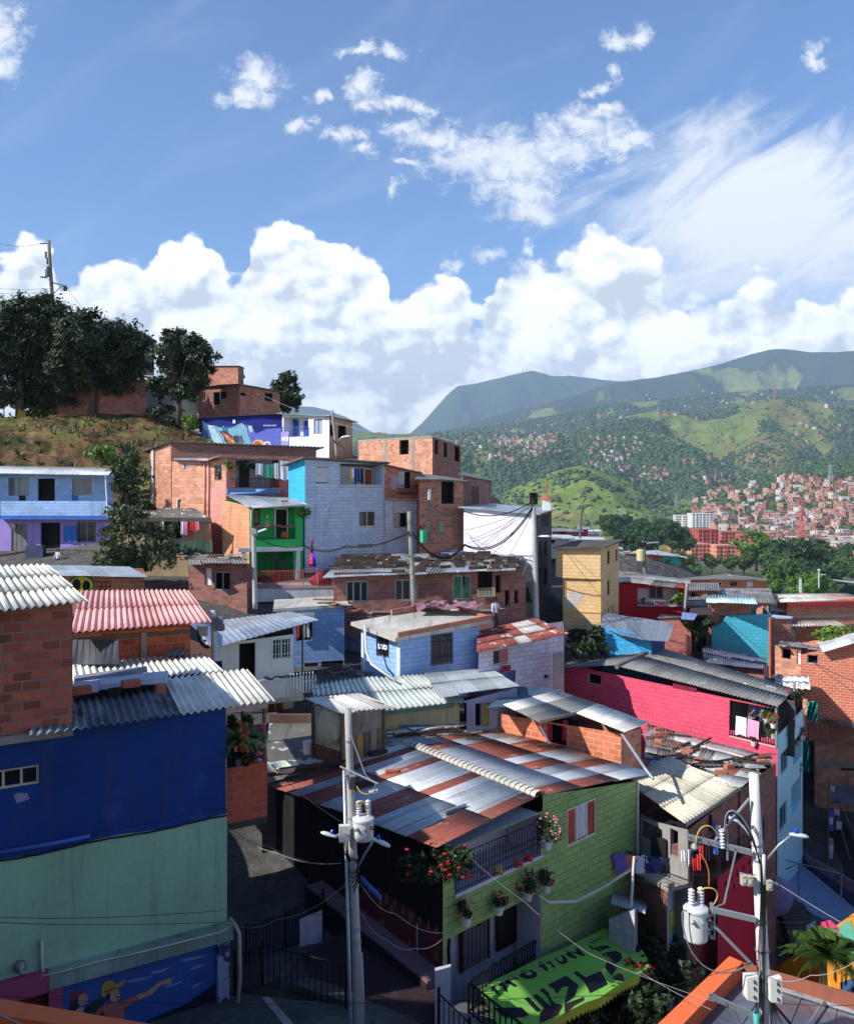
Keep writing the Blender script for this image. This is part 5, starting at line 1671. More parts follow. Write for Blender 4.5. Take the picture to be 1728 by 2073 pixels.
# blotched roofs at its foot
h=House('low_house','low dark house roofed with blotched blue grey sheets below the turquoise wall','house',[(1424,46.5,1338),(1545,43.5,1350),(1552,46,1342)],1440,depth=4,back=P(1440,1320,51))
h.walls([M_BR[3],M_BR[3]])
BLO=sht(cs(92,98,118),rust=0.0,rough=0.7,metal=0,patchc=cs(196,198,204),pthr=0.57,pitch=0.17)
sheet(h.o,[P(1424,1342,46),P(1543,1354,43),P(1551,1334,46.5),P(1420,1305,52)],BLO,pitch=0.17,amp=0.02,rows=2,jag=0.1,step=0.05)
#right hand houses
h=House('brick_house','neat brick house with a long white tile roof and maroon fascia','house',[(1573,T(1592,66,1573,150),1212),(1592,66,1219),(1760,T(1592,66,1760,80),1212)],1300,back=P(1620,1200,74))
BW=m_brick(2,0.3,0.12)
h.walls([M_BR[3],blk(cs(186,108,84),mortar=cs(214,178,156),bw=0.36,bh=0.16,msize=0.02,dirt=0.15)])
w=h.w[1]
sheet(h.o,[P(1578,1219,65.2),P(1765,1215,70),P(1712,1201,74),P(1566,1203,71)],sht(cs(214,210,200),rust=0.0,rough=0.8,metal=0,patchc=cs(110,108,100),pthr=0.62,pitch=0.2),pitch=0.2,amp=0.03,rows=2,thick=0.04)
mb=MB();w.rect(mb,-0.2,w.L,w.za-0.3,w.za-0.02,0.1,0.4);mb.build('fascia',pln(cs(150,44,50)),h.o)
mb=MB();w.rect(mb,0.0,w.L,w.uz(1650,1250)[1],w.uz(1650,1245)[1],0.0,0.1);mb.build('floor_beam',plas(cs(186,168,146)),h.o)
h=House('brick_house','plain narrow red brick block with a flat top right of the turquoise wall','house',[(1561,57,1252),(1600,57,1252),(1602,60,1252)],1400,depth=4,back=P(1565,1248,61))
h.walls([M_BR[0],M_BR[1]]);h.slab(pln(cs(170,190,206)),0.15,0.1)
h=House('ruined_house','half ruined brick hut with crumbling plaster and a patched roof','house',[(1600,61,1268),(1700,61,1266),(1740,64,1262)],1330,depth=4,back=P(1610,1258,66))
h.w[0].hole(1616,1275,1622,1283,'glass');h.w[0].hole(1665,1270,1672,1290,'open')
h.walls([blk(cs(176,104,78),patch=cs(170,164,156),pthr=0.52),M_BR[1]])
sheet(h.o,[P(1599,1269,60.2),P(1712,1267,60.2),P(1690,1256,65),P(1600,1257,65)],sht(cs(196,184,170),rust=0.8,rough=0.8,metal=0,rthr=0.52,pitch=0.2),pitch=0.2,amp=0.03,jag=0.15)
h=House('brick_house','roofless looking orange hut with leaning boards and loose sheets','house',[(1568,50.5,1306),(1660,48.5,1314),(1664,51,1308)],1420,depth=3.5,back=P(1590,1295,54.5))
h.w[0].hole(1582,1314,1600,1334,'open');h.w[0].hole(1612,1318,1620,1345,'blank',mat=MWF)
h.walls([M_BR[2],M_BR[2]])
sheet(h.o,[P(1572,1306,50),P(1656,1316,48),P(1662,1306,51),P(1580,1296,54)],M_ZNR,pitch=0.15,amp=0.02,jag=0.3,rows=2)
h=House('brick_house','red brick house with a square black opening under a pale lean-to roof','house',[(1620,47.2,1325),(1768,45.5,1296)],1460,depth=4)
h.w[0].hole(1633,1326,1656,1344,'open',framed=True,frame=MCN,n=1)
h.walls([blk(cs(186,104,80),mortar=cs(216,170,148),bw=0.32,bh=0.14,msize=0.018,dirt=0.15)])
sheet(h.o,[P(1664,1319,46.2),P(1790,1282,44.5),P(1780,1268,49),P(1652,1300,50.5)],sht(cs(206,206,202),rust=0.1,rough=0.7,metal=0),kind='flat',thick=0.05)
v,f=leaf_cloud(P(1695,1290,50),(1.1,0.9,0.62),2600,0.12,31,9)
o=thing('bush','round dark green bush on the roofs at the right edge','bush',P(1695,1306,50));np_mesh('foliage',v,f,MLL,o);mb=MB();mb.tube([P(1695,1330,50),P(1695,1290,50)],0.06);mb.build('stem',MWD,o)
DS[0]=1.13
h=House('brick_house','pinkish brick house with a rust framed window under a blue grey roof','house',[(1636,43,1378),(1678,T(1636,43,1678,100),1380),(1790,42,1372)],1500,back=P(1700,1345,49))
h.w[1].hole(1699,1380,1725,1402,'glass',frame=pln(cs(120,62,40)),n=2)
h.walls([blk(cs(176,108,96),mortar=cs(206,160,146),bw=0.32,bh=0.15,msize=0.018),blk(cs(176,108,96),mortar=cs(206,160,146),bw=0.32,bh=0.15,msize=0.018)])
sheet(h.o,[P(1560,1372,43),P(1800,1384,40),P(1790,1366,45),P(1590,1340,49)],sht(cs(140,150,166),rust=0.1,pitch=0.4),kind='flat',thick=0.05,sag=0.05)
h=House('lean_to','small brick lean-to under fresh white roof sheets','shed',[(1572,39,1388),(1634,38,1397)],1480,depth=3)
h.walls([M_BR[2]])
sheet(h.o,[P(1575,1392,38.6),P(1640,1396,37),P(1636,1368,41),P(1562,1366,42)],sht(cs(232,232,228),rust=0.0,rough=0.7,metal=0),pitch=0.4,amp=0.03,seg=4,jag=0.08,thick=0.02,rows=2,step=0.04)
DS[0]=1.28
h=House('brick_house','tall orange brick house with grey floor bands under a wide grey and white roof','house',[(1648,38,1462),(1800,T(1648,38,1800,98),1500)],1660,depth=6)
w=h.w[0]
w.hole(1700,1556,1740,1561,'open')
h.walls([M_BR[2]])
mb=MB();w.rect(mb,0,w.L,w.uz(1700,1486)[1],w.uz(1700,1480)[1],0.0,0.04);w.rect(mb,0,w.L,w.uz(1700,1553)[1],w.uz(1700,1544)[1],0.0,0.04);mb.build('floor_band',MCN,h.o)
sheet(h.o,[P(1624,1448,37.4),P(1790,1490,33),P(1800,1435,40),P(1640,1398,42.5)],[M_OLD,sht(cs(226,222,214),rust=0.0,rough=0.8,metal=0)],pitch=0.2,amp=0.03,rows=3,cell=lambda r,s_,c:int(s_>=4 or r==2),thick=0.03,step=0.04,jag=0.05)
mb=MB();mb.tube([P(1653,1580,37.5),P(1652,1512,37.3),P(1656,1508,37.2),P(1700,1502,36),P(1740,1488,35)],0.05,8)
mb.build('pipe',pln(cs(206,190,176)),h.o,smooth=True)
DS[0]=1.0
# houses behind, towards the valley
h=House('teal_house','small house, orange brick on the left and teal on the right with one window','house',[(1265,84,1118),(1310,83,1121),(1377,84,1126)],1180,back=P(1330,1115,92))
h.w[1].hole(1345,1131,1356,1142,'glass',n=1)
h.walls([blk(cs(222,156,120)),M_BR[1]])
w=h.w[1]
mb=MB()
for a,b_,c_,d_ in((1340,1345,1150,1124.5),(1356,1374,1150,1125.5),(1345,1356,1131,1125),(1345,1356,1150,1142)):
 mb.auto([w.pt(w.u(a),w.uz(1350,c_)[1],0.03),w.pt(w.u(b_),w.uz(1350,c_)[1],0.03),w.pt(w.u(b_),w.uz(1350,d_)[1],0.03),w.pt(w.u(a),w.uz(1350,d_)[1],0.03)])
mb.build('teal_paint',plas(cs(46,164,158),0.1),h.o)
h.roof(sht(cs(206,206,204),rust=0.3),0.5,run=1,kind='flat',thick=0.1,jag=0.15)
h=House('brick_house','long two window brick house with bricks along its grey roof edge','house',[(1385,76,1172),(1438,75,1172),(1552,76,1174)],1260,back=P(1470,1163,84))
w=h.w[1]
w.hole(1448,1173+5,1461,1186,'glass',n=2,frame=MWF);w.hole(1477,1178,1491,1187,'glass',n=2,frame=pln(cs(40,110,70)));w.hole(1511,1177,1524,1188,'glass',n=2,frame=MWF,glass=pln(cs(220,220,214)))
h.walls([M_BR[2],blk(cs(206,140,92),dirt=0.2)])
h.roof(M_OLD,0.4,run=1,kind='flat',thick=0.1,jag=0.15)
for(a,b_,Y,y0,y1,m_,rm,lab)in((1392,1446,66,1190,1300,M_BR[1],M_OLD,'brick house with a dark doorway right behind the red house'),(1440,1552,66,1202,1300,M_BR[2],M_ZNR,'low house under a tangle of grey and white sheets behind the turquoise house'),(1520,1555,62,1215,1330,M_BR[0],M_OLD,'brick block between the turquoise house and the white roofed house'),(1385,1432,60,1222,1340,M_BR[2],M_OLD,'orange brick wall house with small square holes below the patched roofs'),(1556,1575,66,1232,1300,M_BR[4],M_ZNB,'tiny pale brick annex behind the turquoise corner')):
 hh=House('brick_house',lab,'house',[(a,Y,y0+4),(b_,Y-0.6,y0+5)],y1,depth=5)
 if b_-a>30:
  hh.w[0].hole(a+(b_-a)*0.12,y0+9,a+(b_-a)*0.3,y0+24,'open')
  hh.w[0].hole(a+(b_-a)*0.72,y0+9,a+(b_-a)*0.9,y0+22,'glass')
 hh.walls([m_])
 hh.roof(rm,0.4,kind='flat',thick=0.07,jag=0.25,rows=2,step=0.06)
#blue block houses and their neighbours
DS[0]=1.08
SKYB=blk(cs(148,182,226),mortar=cs(88,118,180),dirt=0.15,var=0.07)
h=House('blue_house','low sky blue block house under a flat concrete roof behind the white house','house',[(560,38.5,1238),(697,T(560,38.5,697,74),1228)],1400,depth=3.4)
w=h.w[0]
w.hole(599,1252,632,1298,'open',framed=True,n=2)
w.hole(650,1338,698,1366,'open')
w.hole(616,1342,644,1375,'door',mat=pln(cs(120,28,50)),boards=3)
h.walls([SKYB]);
r=h.ring
h.slab(plas(cs(190,186,176),0.5),0.18,0.14)
for i,(x,c_)in enumerate(((601,5),(607,7),(613,3),(620,2),(626,7))):
 cloth(w.pt(w.u(x),w.uz(x,1256)[1],0.1),w.pt(w.u(x+5),w.uz(x,1256)[1],0.1),0.8,CL[c_],'garment hanging in the window of the low sky blue block house','clothes in the low blue house window',seed=i)
mb=MB();w.rect(mb,w.u(596),w.u(634),w.uz(610,1251)[1],w.uz(610,1240)[1],0.01,0.5);tag(mb.build('window_hood',M_ZN,None),'tilted sheet hood over the low blue house window','hood')
h=House('blue_lean_to','recessed sky blue wall with a zinc door between the two blue houses','lean-to',[(697,41.0,1240),(742,40.5,1240)],1420,depth=2.5)
w=h.w[0]
w.hole(697,1292,727,1350,'blank',mat=M_ZN)
h.walls([SKYB]);h.roof(M_OLD,0.2,kind='flat',jag=0.1)
# broken planks and coloured litter between the blue roofs
g2=random.Random(21)
for i in range(16):
 t=i/15
 p=P(655+85*t,1216+24*t+g2.uniform(-3,3),38.6)
 mb=MB();mb.cbox(p,g2.uniform(0.4,1.3),0.12,0.07,rz=g2.uniform(-1,0.2),tilt=g2.uniform(-0.3,0.3))
 tag(mb.build('plank',g2.choice((MDW,MWD,MCN,pln(cs(190,90,80)))),None),'broken board between the two blue house roofs','plank','boards between the blue roofs')
for i in range(14):
 p=P(g2.uniform(660,735),g2.uniform(1345,1368),36.0)
 mb=MB();mb.cbox(p,g2.uniform(0.3,1.1),g2.uniform(0.1,0.4),0.03,rz=g2.uniform(-1,1),tilt=g2.uniform(-0.3,0.3))
 tag(mb.build('scrap_sheet',g2.choice((MDW,MFR,MCN,M_ZN)),None),'scrap lying in the corner left of the blue cube house','scrap','scrap left of the blue cube house')
YQ=34.8
h=House('blue_house','sky blue cube shaped house with brick edged concrete roof and barred windows','house',[(735,T(810,YQ,735,136),1266),(810,YQ,1296),(970,T(810,YQ,970,52),1262)],1500)
w0,w1=h.w
w0.hole(762,1280,787,1330,'bars',nb=5)
w1.hole(872,1279,916,1346,'bars',nb=9,glass=m_glass((0.03,0.03,0.04)))
h.walls([SKYB,SKYB])
mb=MB();w0.rect(mb,w0.u(803),w0.L,h.z0,w0.za-0.05,0.002,0.02)
w0.rect(mb,0.0,w0.u(740),h.z0,w0.za-0.1,0.002,0.12);mb.build('corner_pillar',plas(cs(206,212,226),0.2),h.o)
text_mesh('DUO',0.26,pln(cs(220,224,230)),h.o,w0.pt(w0.u(766),w0.uz(766,1312)[1],0.03),(w0.d.x,w0.d.y,0),(0,0,1),name='window_sticker',bold=0.02)
# slab with brick parapet
r=h.ring
c=sum(r,Vector())/4
e=[p+(p-c).normalized()*0.55 for p in r]
for i,p in enumerate(e):p.z=r[i].z+0.0
M_SLABTOP=plas(cs(196,190,178),0.5)
mb=MB();mb.hexa([p+Vector((0,0,0.004))for p in e]+[p+Vector((0,0,0.16))for p in e]);mb.build('roof_slab',M_SLABTOP,h.o)
mb=MB()
def par(a,b,t0=0.0,t1=1.0,hh=0.2):
 d=(b-a);n=Vector((d.y,-d.x,0)).normalized()*0.12
 p0,p1=a.lerp(b,t0)+Vector((0,0,0.164)),a.lerp(b,t1)+Vector((0,0,0.164))
 mb.hexa([p0,p1,p1-n,p0-n]+[q+Vector((0,0,hh))for q in(p0,p1,p1-n,p0-n)])
par(e[1],e[2],0.03,1.0);par(e[2],e[3],0.05,1,0.15);par(e[3],e[0],0.0,0.6,0.25)
mb.build('parapet',m_brick(0),h.o)
v0=e[2].lerp(e[3],0.5).lerp(c,0.15)+Vector((-0.6,0.2,0.3))
mb=MB();gg=random.Random(3);n=9
H_=[[0.12*gg.random()+0.28*math.sin(i*0.9+j*0.7)**2 for i in range(n)]for j in range(n)]
def tp(i,j):return v0+Vector((-1.4+3.0*i/(n-1)-0.5*j/n,-1.0+1.9*j/(n-1)+0.4*i/n,H_[j][i]))
for i in range(n-1):
 for j in range(n-1):
  if(i,j)in((4,4),(5,4)):continue
  mb.auto([tp(i,j),tp(i+1,j),tp(i+1,j+1),tp(i,j+1)])
tag(mb.build('torn_tarpaulin',plas(cs(150,110,120),0.5,patch=cs(90,60,70),pthr=0.55),None),'crumpled maroon grey tarpaulin on the blue cube house roof','tarpaulin')
mb=MB();mb.tube([P(738,1265,35.5),P(741,1320,35),P(752,1345,34),P(800,1378,33)],0.055,7)
tag(mb.build('downpipe',M_PVC,None,smooth=True),'bent pale pipe running down the left face of the blue cube house','pipe')
# white house with the door
YM=32.0
h=House('white_house','white rendered house with a dark doorway and a pale zinc roof','house',[(440,YM,1304),(594,T(440,YM,594,62),1284)],1500,depth=4)
w=h.w[0]
w.hole(484,1302,517,1385,'open')
w.hole(551,1293,589,1334,'bars',nb=6,barm=MWF,frame=MWF,n=2)
w.hole(542,1410,573,1452,'bars',nb=5,barm=pln(cs(190,110,70)),glass=pln(cs(90,50,40)))
h.walls([plas(cs(222,220,212),0.12)])
sheet(h.o,[P(424,1314,31.0),P(643,1255,34.0),P(588,1238,38.3),P(392,1262,36)],sht(cs(190,196,206),rust=0.08),pitch=0.25,amp=0.015,rows=1,thick=0.02,seed=4)
mb=MB();zf=w.uz(520,1402)[1]
w.rect(mb,w.u(517),w.u(592),zf-0.2,zf,0.0,1.3);mb.build('balcony_floor',plas(cs(190,186,176),0.5),h.o)
mb=MB();w.rect(mb,w.u(505),w.u(590),zf,zf+0.75,1.22,1.3);mb.build('balcony_parapet',plas(cs(212,212,208),0.25),h.o)
a0=w.pt(w.u(560),zf,1.33);a1=w.pt(w.u(604),zf,1.33)
mb=MB()
for k_ in range(8):
 p=a0.lerp(a1,k_/7)
 for(du,dz,du2,dz2)in((0,0.1,0.22,0.1),(0.22,0.1,0.22,0.75),(0,0.1,0,0.55),(0,0.55,0.3,0.55),(0.12,0.3,0.12,0.9)):
  q0=p+Vector((w.d.x*du,w.d.y*du,dz));q1=p+Vector((w.d.x*du2,w.d.y*du2,dz2));mb.tube([q0,q1],0.018,4)
mb.build('railing',MWF,h.o)
mb=MB();gg=random.Random(2)
pts=[w.pt(w.u(514+5.2*i),zf+0.8+gg.uniform(-.04,.04),1.3)for i in range(18)]
mb.tube(pts,0.05,5);tag(mb.build('garland',pln(cs(50,60,56),var=0.4),None),'dark tinsel garland along the white house balcony','garland')
mb=MB();mb.tube([P(612,1265,33.5),P(612,1360,33.2)],0.035,6);mb.build('post',MIR,h.o)
solid('roof',[P(385,1262,33),P(426,1296,30.6),P(440,1280,33),P(405,1246,37)],0.05,sht(cs(150,170,200),rust=0.1),h.o)
mb=MB();A_=P(384,1294,31.0);B_=P(438,1315,30.6);mb.auto([(A_.x,A_.y,h.z0),(B_.x,B_.y,h.z0),tuple(B_),tuple(A_)]);mb.build('side_wall',plas(cs(96,66,50),0.3),h.o)
# white brick house with the red roof
YW4=34.0
h=House('white_brick_house','white painted block house under a flaking red and white sheet roof','house',[(968,YW4,1316),(1141,T(968,YW4,1141,52),1286)],1480,depth=4.4)
w=h.w[0]
w.hole(998,1315,1028,1345,'glass',n=2,frame=pln(cs(190,180,176)),curtain=pln(cs(206,130,130)),cspan=(0.5,1),cout=0.14)
w.hole(1101,1366,1110,1374,'open')
h.walls([blk(cs(206,200,214),mortar=cs(130,120,140),dirt=0.25,patch=cs(120,100,104),pthr=0.76)])
FLK=sht(cs(160,84,72),rust=0.25,rough=0.75,metal=0,rustc=cs(90,40,30),patchc=cs(216,206,198),pthr=0.555,name='flaking_red_sheet')
LIT=sht(cs(204,200,190),rust=0.2,rough=0.75,metal=0)
sheet(h.o,[P(964,1322,33.0),P(1152,1282,37.4),P(1082,1252,41.5),P(966,1277,39)],[FLK,LIT,M_OLD],pitch=0.14,amp=0.014,rows=3,cell=lambda r,s_,c:(1 if(s_ in(4,5)and r>0)or(s_==3 and r==0)else 0),jag=0.08,step=0.03,seed=6)
cloth(w.pt(w.u(1012),w.uz(1012,1346)[1],0.15),w.pt(w.u(1028),w.uz(1028,1345)[1],0.15),0.55,pln(cs(176,20,60)),'crimson towel on the white painted block wall',seed=2)
cloth(w.pt(w.u(998),w.uz(998,1358)[1],0.2),w.pt(w.u(1012),w.uz(1012,1357)[1],0.2),0.25,pln(cs(196,30,60)),'small crimson cloth lower left of the crimson towel',seed=4)
mb=MB();mb.hexa([P(1118,1322,35.2),P(1140,1319,35.6),P(1140,1319,35.8),P(1118,1322,35.4),P(1118,1318+78,35.2),P(1140,1395,35.6),P(1140,1395,35.8),P(1118,1396,35.4)])
tag(mb.build('zinc_panel',sht(cs(150,150,152),rust=0.5,pitch=0.1),None),'upright grey zinc panel at the right end of the white block wall','panel')
# lean-to roofs in front of the blue cube
BLU=sht(cs(70,96,116),rust=0.2,rough=0.7,metal=0,patchc=cs(140,170,180),pthr=0.66,name='blue_grey_sheet')
GRN=sht(cs(196,202,194),rust=0.15,rough=0.75,metal=0,patchc=cs(150,200,190),pthr=0.6,name='pale_green_sheet')
BRN=sht(cs(170,150,122),rust=0.35,rough=0.75,metal=0)
h=House('lean_to','wide lean-to roofed in dark blue and pale green corrugated sheets below the blue cube house','lean-to',[(640,29.5,1446),(930,30.5,1426)],1560,depth=3.5)
h.walls([plas(cs(190,180,140),0.4)])
sheet(h.o,[P(640,1452,28.8),P(946,1420,30.2),P(868,1366,35),P(630,1376,34)],[BLU,GRN,BRN],pitch=0.2,amp=0.035,rows=2,jag=0.1,step=0.04,cell=lambda r,s_,c:(0 if s_<3 else(2 if c>0.86 else 1)),thick=0.015,seed=11)
mb=MB();mb.obox(P(778,1449,28.9),P(920,1432,29.9)-P(778,1449,28.9),(0,0.05,0),(0,0,0.16));mb.build('fascia',pln(cs(84,110,96)),h.o)
h=House('lean_to','zinc roofed lean-to with an olive door between the blue cube house and the orange hut','lean-to',[(944,30.2,1418),(1046,31.2,1392)],1540,depth=3.6)
w=h.w[0]
w.hole(962,1424,975,1470,'open');w.hole(976,1422,990,1470,'door',mat=pln(cs(150,140,50)),boards=2)
h.walls([plas(cs(150,148,176),0.4)])
sheet(h.o,[P(888,1412,29.6),P(1050,1388,31),P(992,1353,35),P(858,1362,34.5)],sht(cs(200,206,204),rust=0.2),pitch=0.1,amp=0.014,rows=2,jag=0.1,step=0.03)
h=House('brick_house','orange brick hut with two lifted sheet roofs and a pink curtained doorway','house',[(1012,T(1257,27.6,1012,132),1446),(1257,27.6,1485),(1297,T(1257,27.6,1297,40),1474)],1640)
w0,w1=h.w
w0.hole(1106,1456,1146,1508,'open',curtain=None)
h.walls([blk(cs(206,116,84),mortar=cs(196,160,130),dirt=0.2,var=0.2,msize=0.02),M_BR[0]])
for a,b_,c_ in((1106,1113,0),(1136,1145,1)):
 cloth(w0.pt(w0.u(a),w0.uz(a,1460)[1],-0.1),w0.pt(w0.u(b_),w0.uz(b_,1460)[1],-0.1),0.7,pln(cs(190,40,90)),('left pink curtain in the orange brick hut doorway','right pink curtain in the orange brick hut doorway')[c_],name='curtain',cat='curtain',seed=c_)
FG=sht(cs(206,202,192),rust=0.0,rough=0.75,metal=0,patchc=cs(120,116,108),pthr=0.58)
sheet(h.o,[P(1018,1426,28.9),P(1092,1462,27.4),P(1228,1431,30.5),P(1128,1398,33)],[FG,sht(cs(130,130,126),rust=0.0,rough=0.7,metal=0.2)],pitch=0.18,amp=0.02,rows=2,cell=lambda r,s_,c:int(s_ in(1,2)),jag=0.0,thick=0.02)
sheet(h.o,[P(1166,1443,28.2),P(1264,1482,26.9),P(1314,1463,29.0),P(1208,1424,30.8)],sht(cs(222,218,208),rust=0.0,rough=0.7,metal=0),pitch=0.12,amp=0.015,thick=0.02)
mb=MB();mb.obox(P(1092,1465,27.35),P(1224,1434,30.3)-P(1092,1465,27.35),(0.0,0.05,0),(0,0,0.1));mb.build('gutter',MFR,h.o)
mb=MB();mb.tube([P(1258,1486,27.3),P(1305,1556,25.6),P(1322,1578,25.2)],0.045,6);mb.tube([P(1092,1470,27.4),P(1112,1505,27.4)],0.03,5);mb.build('brace',MGV,h.o)
sheet(h.o,[P(985,1432,29.5),P(1040,1432,29.5),P(1136,1399,33),P(1040,1388,33)],BLU,kind='flat',jag=0.1,thick=0.03)
DS[0]=1.0
# concrete terraces with the tin shack
h=House('terrace','mottled concrete terrace roof left of the tin shack, shade and sun patches painted in','terrace',[(530,27.8,1592),(702,29.2,1541)],1760)
h.ring[2]=P(712,1466,33.5);h.ring[3]=P(545,1466,33.5)
h.walls([plas(cs(90,86,82),0.4)])
mb=MB();mb.auto([tuple(p+Vector((0,0,0.03)))for p in h.ring]);mb.build('terrace_floor',plas(cs(110,108,104),0.5,patch=cs(196,192,184),pthr=0.56),h.o)  # dark floor colour holds the shade, pale patches the sunlit spots
mb=MB();a,b_=h.ring[3],h.ring[2]
mb.hexa([a,b_,b_+Vector((0,0.2,0)),a+Vector((0,0.2,0)),a+Vector((0,0,0.35)),b_+Vector((0,0,0.35)),b_+Vector((0,0.2,0.35)),a+Vector((0,0.2,0.35))]);mb.build('parapet',plas(cs(110,84,74),0.5),h.o)
h=House('terrace','sunlit concrete terrace roof with low brick edge right of the tin shack','terrace',[(766,30.0,1522),(1012,33.2,1477)],1760)
h.ring[2]=P(985,1446,35.2);h.ring[3]=P(756,1452,34.6)
h.walls([plas(cs(150,140,130),0.4)])
mb=MB();mb.auto([tuple(p+Vector((0,0,0.03)))for p in h.ring]);mb.build('terrace_floor',plas(cs(176,170,160),0.5,patch=cs(120,112,104),pthr=0.5),h.o)
mb=MB();a,b_=h.ring[1],h.ring[2];n=Vector((0.15,0,0))
mb.hexa([a,b_,b_+n,a+n]+[q+Vector((0,0,0.25))for q in(a,b_,b_+n,a+n)]);mb.build('brick_edge',M_BR[4],h.o)
solid('blue_sheet',[P(775,1458,33.2),P(836,1478,31.8),P(905,1462,33.2),P(830,1452,34)],0.03,sht(cs(110,140,190),rust=0.1,pitch=0.1))
bpy.context.scene.objects['blue_sheet']['label']='blue grey roof sheet lying on the sunlit terrace';bpy.context.scene.objects['blue_sheet']['category']='roof sheet'
g2=random.Random(33)
for i in range(9):
 p=P(800+i*17,1490-i*2.6+g2.uniform(-3,3),31.8+i*0.15)
 mb=MB();mb.cbox(p+Vector((0,0,0.1)),0.9,0.3,0.05,rz=0.6+g2.uniform(-.2,.2),tilt=g2.uniform(-.15,.15))
 tag(mb.build('roof_tile',pln(cs(196,190,180),var=0.3),None),'pale fibre tile in the row on the sunlit terrace','tile','tiles in a row on the sunlit terrace')
mb=MB();mb.cbox(P(915,1456,34),0.7,0.5,0.5,rz=0.4,tilt=0.5);tag(mb.build('scrap_box',MFR,None),'tilted grey box on the sunlit terrace edge','box')
for i,(x,y,L2)in enumerate(((800,1496,3.0),(850,1488,3.2),(610,1562,2.2),(590,1568,1.6),(640,1552,2.4))):
 mb=MB();mb.cbox(P(x,y,31.8 if x>700 else 28.2)+Vector((0,0,0.06)),L2,0.1,0.07,rz=0.2 if x>700 else 0.4)
 tag(mb.build('plank',MDW,None),'dark plank lying on the sunlit terrace'if x>700 else 'dark plank at the front edge of the mottled terrace','plank','planks on the sunlit terrace'if x>700 else 'planks on the mottled terrace')
# shack
o=thing('tin_shack','small shack of rusty tin and boards on the terrace','shack',P(705,1555,28.6))
TIN=sht(cs(150,148,142),rust=0.6,pitch=0.12,rthr=0.5);TIN2=sht(cs(196,188,170),rust=0.4,rthr=0.5)
A=P(633,1428,29.8);B=P(693,1440,28.7);C_=P(777,1432,30.1)
zb_=-8.78
def pan(name,a,b,z0,z1a,z1b,m,th=0.04):
 d=(b-a);n=Vector((d.y,-d.x,0)).normalized()*th
 mb=MB();mb.hexa([(a.x,a.y,z0),(b.x,b.y,z0),(b.x-n.x,b.y-n.y,z0),(a.x-n.x,a.y-n.y,z0),(a.x,a.y,z1a),(b.x,b.y,z1b),(b.x-n.x,b.y-n.y,z1b),(a.x-n.x,a.y-n.y,z1a)])
 return mb.build(name,m,o)
pan('tin_wall',A,A.lerp(B,0.92),zb_+0.45,A.z,B.z,TIN2)
pan('board_wall',A,A.lerp(B,0.92),zb_,zb_+0.44,zb_+0.44,pln(cs(120,66,50),var=0.4))
pan('tin_wall',B,C_,zb_+0.9,B.z,C_.z,TIN)
for i in range(6):
 a,b_=B.lerp(C_,i/6+0.01),B.lerp(C_,(i+1)/6-0.01)
 pan('board',a,b_,zb_+0.02*(i%3),zb_+0.89,zb_+0.89,pln(cs(*((150,136,120),(120,100,80),(170,120,70),(96,84,76))[i%4]),var=0.3),0.03)
D_=A+(C_-B);pan('back_wall',A,D_,zb_,A.z,A.z,TIN);pan('back_wall',C_,D_,zb_,A.z,A.z,TIN)
for q in(A,B,C_):mb=MB();mb.tube([(q.x,q.y-0.05,zb_),(q.x,q.y-0.05,q.z)],0.05,5);mb.build('post',MWD,o)
sheet(o,[B+Vector((-0.1,-0.4,0.05)),C_+Vector((0.45,-0.3,0.05)),D_+Vector((0.2,0.3,0.22)),A+Vector((-0.3,0.2,0.2))],sht(cs(210,206,196),rust=0.2,rough=0.7,metal=0),pitch=0.2,amp=0.03,jag=0.05,thick=0.02)
v_,f_=ico(3);mb=MB();gg=random.Random(9)
nr=[1+gg.uniform(-.14,.14)for _ in v_]
c0=B.lerp(A,0.25)+Vector((-0.1,-0.1,-0.55))
vs=[c0+Vector((x[0]*0.45*k_,x[1]*0.25*k_,x[2]*0.62*k_))for x,k_ in zip(v_,nr)]
for t in f_:mb.face([vs[i]for i in t])
tag(mb.build('draped_sheet',plas(cs(190,182,150),0.35),None),'grubby cream plastic draped over the tin shack corner','plastic sheet')
mb=MB();mb.lathe(P(624,1526,29.9),[(0,0),(0.16,0),(0.19,0.42),(0.2,0.42),(0,0.4)],12);tag(mb.build('bucket',pln(cs(206,196,196)),None),'white and pink bucket at the left foot of the tin shack','bucket')
mb=MB();mb.lathe(P(575,1560,28.1),[(0.0,0.0),(0.34,0.0),(0.45,0.16),(0.46,0.18),(0.42,0.17),(0.3,0.04),(0,0.03)],16);tag(mb.build('wash_basin',pln(cs(200,206,190)),None),'pale basin at the front corner of the mottled terrace','basin')
#green house with the red striped roof
YA=21.8
xr,ang=1289,45
YCn=T(896,YA,xr,ang)
zA=(HY-1722)/F*YA
h=House('green_block_house','green painted block house with flower balcony under a red striped zinc roof','house',[(896,YA,1722),(xr,YCn,1583)],2250,zb=-15.6,depth=6.6,back=None)
w=h.w[0]
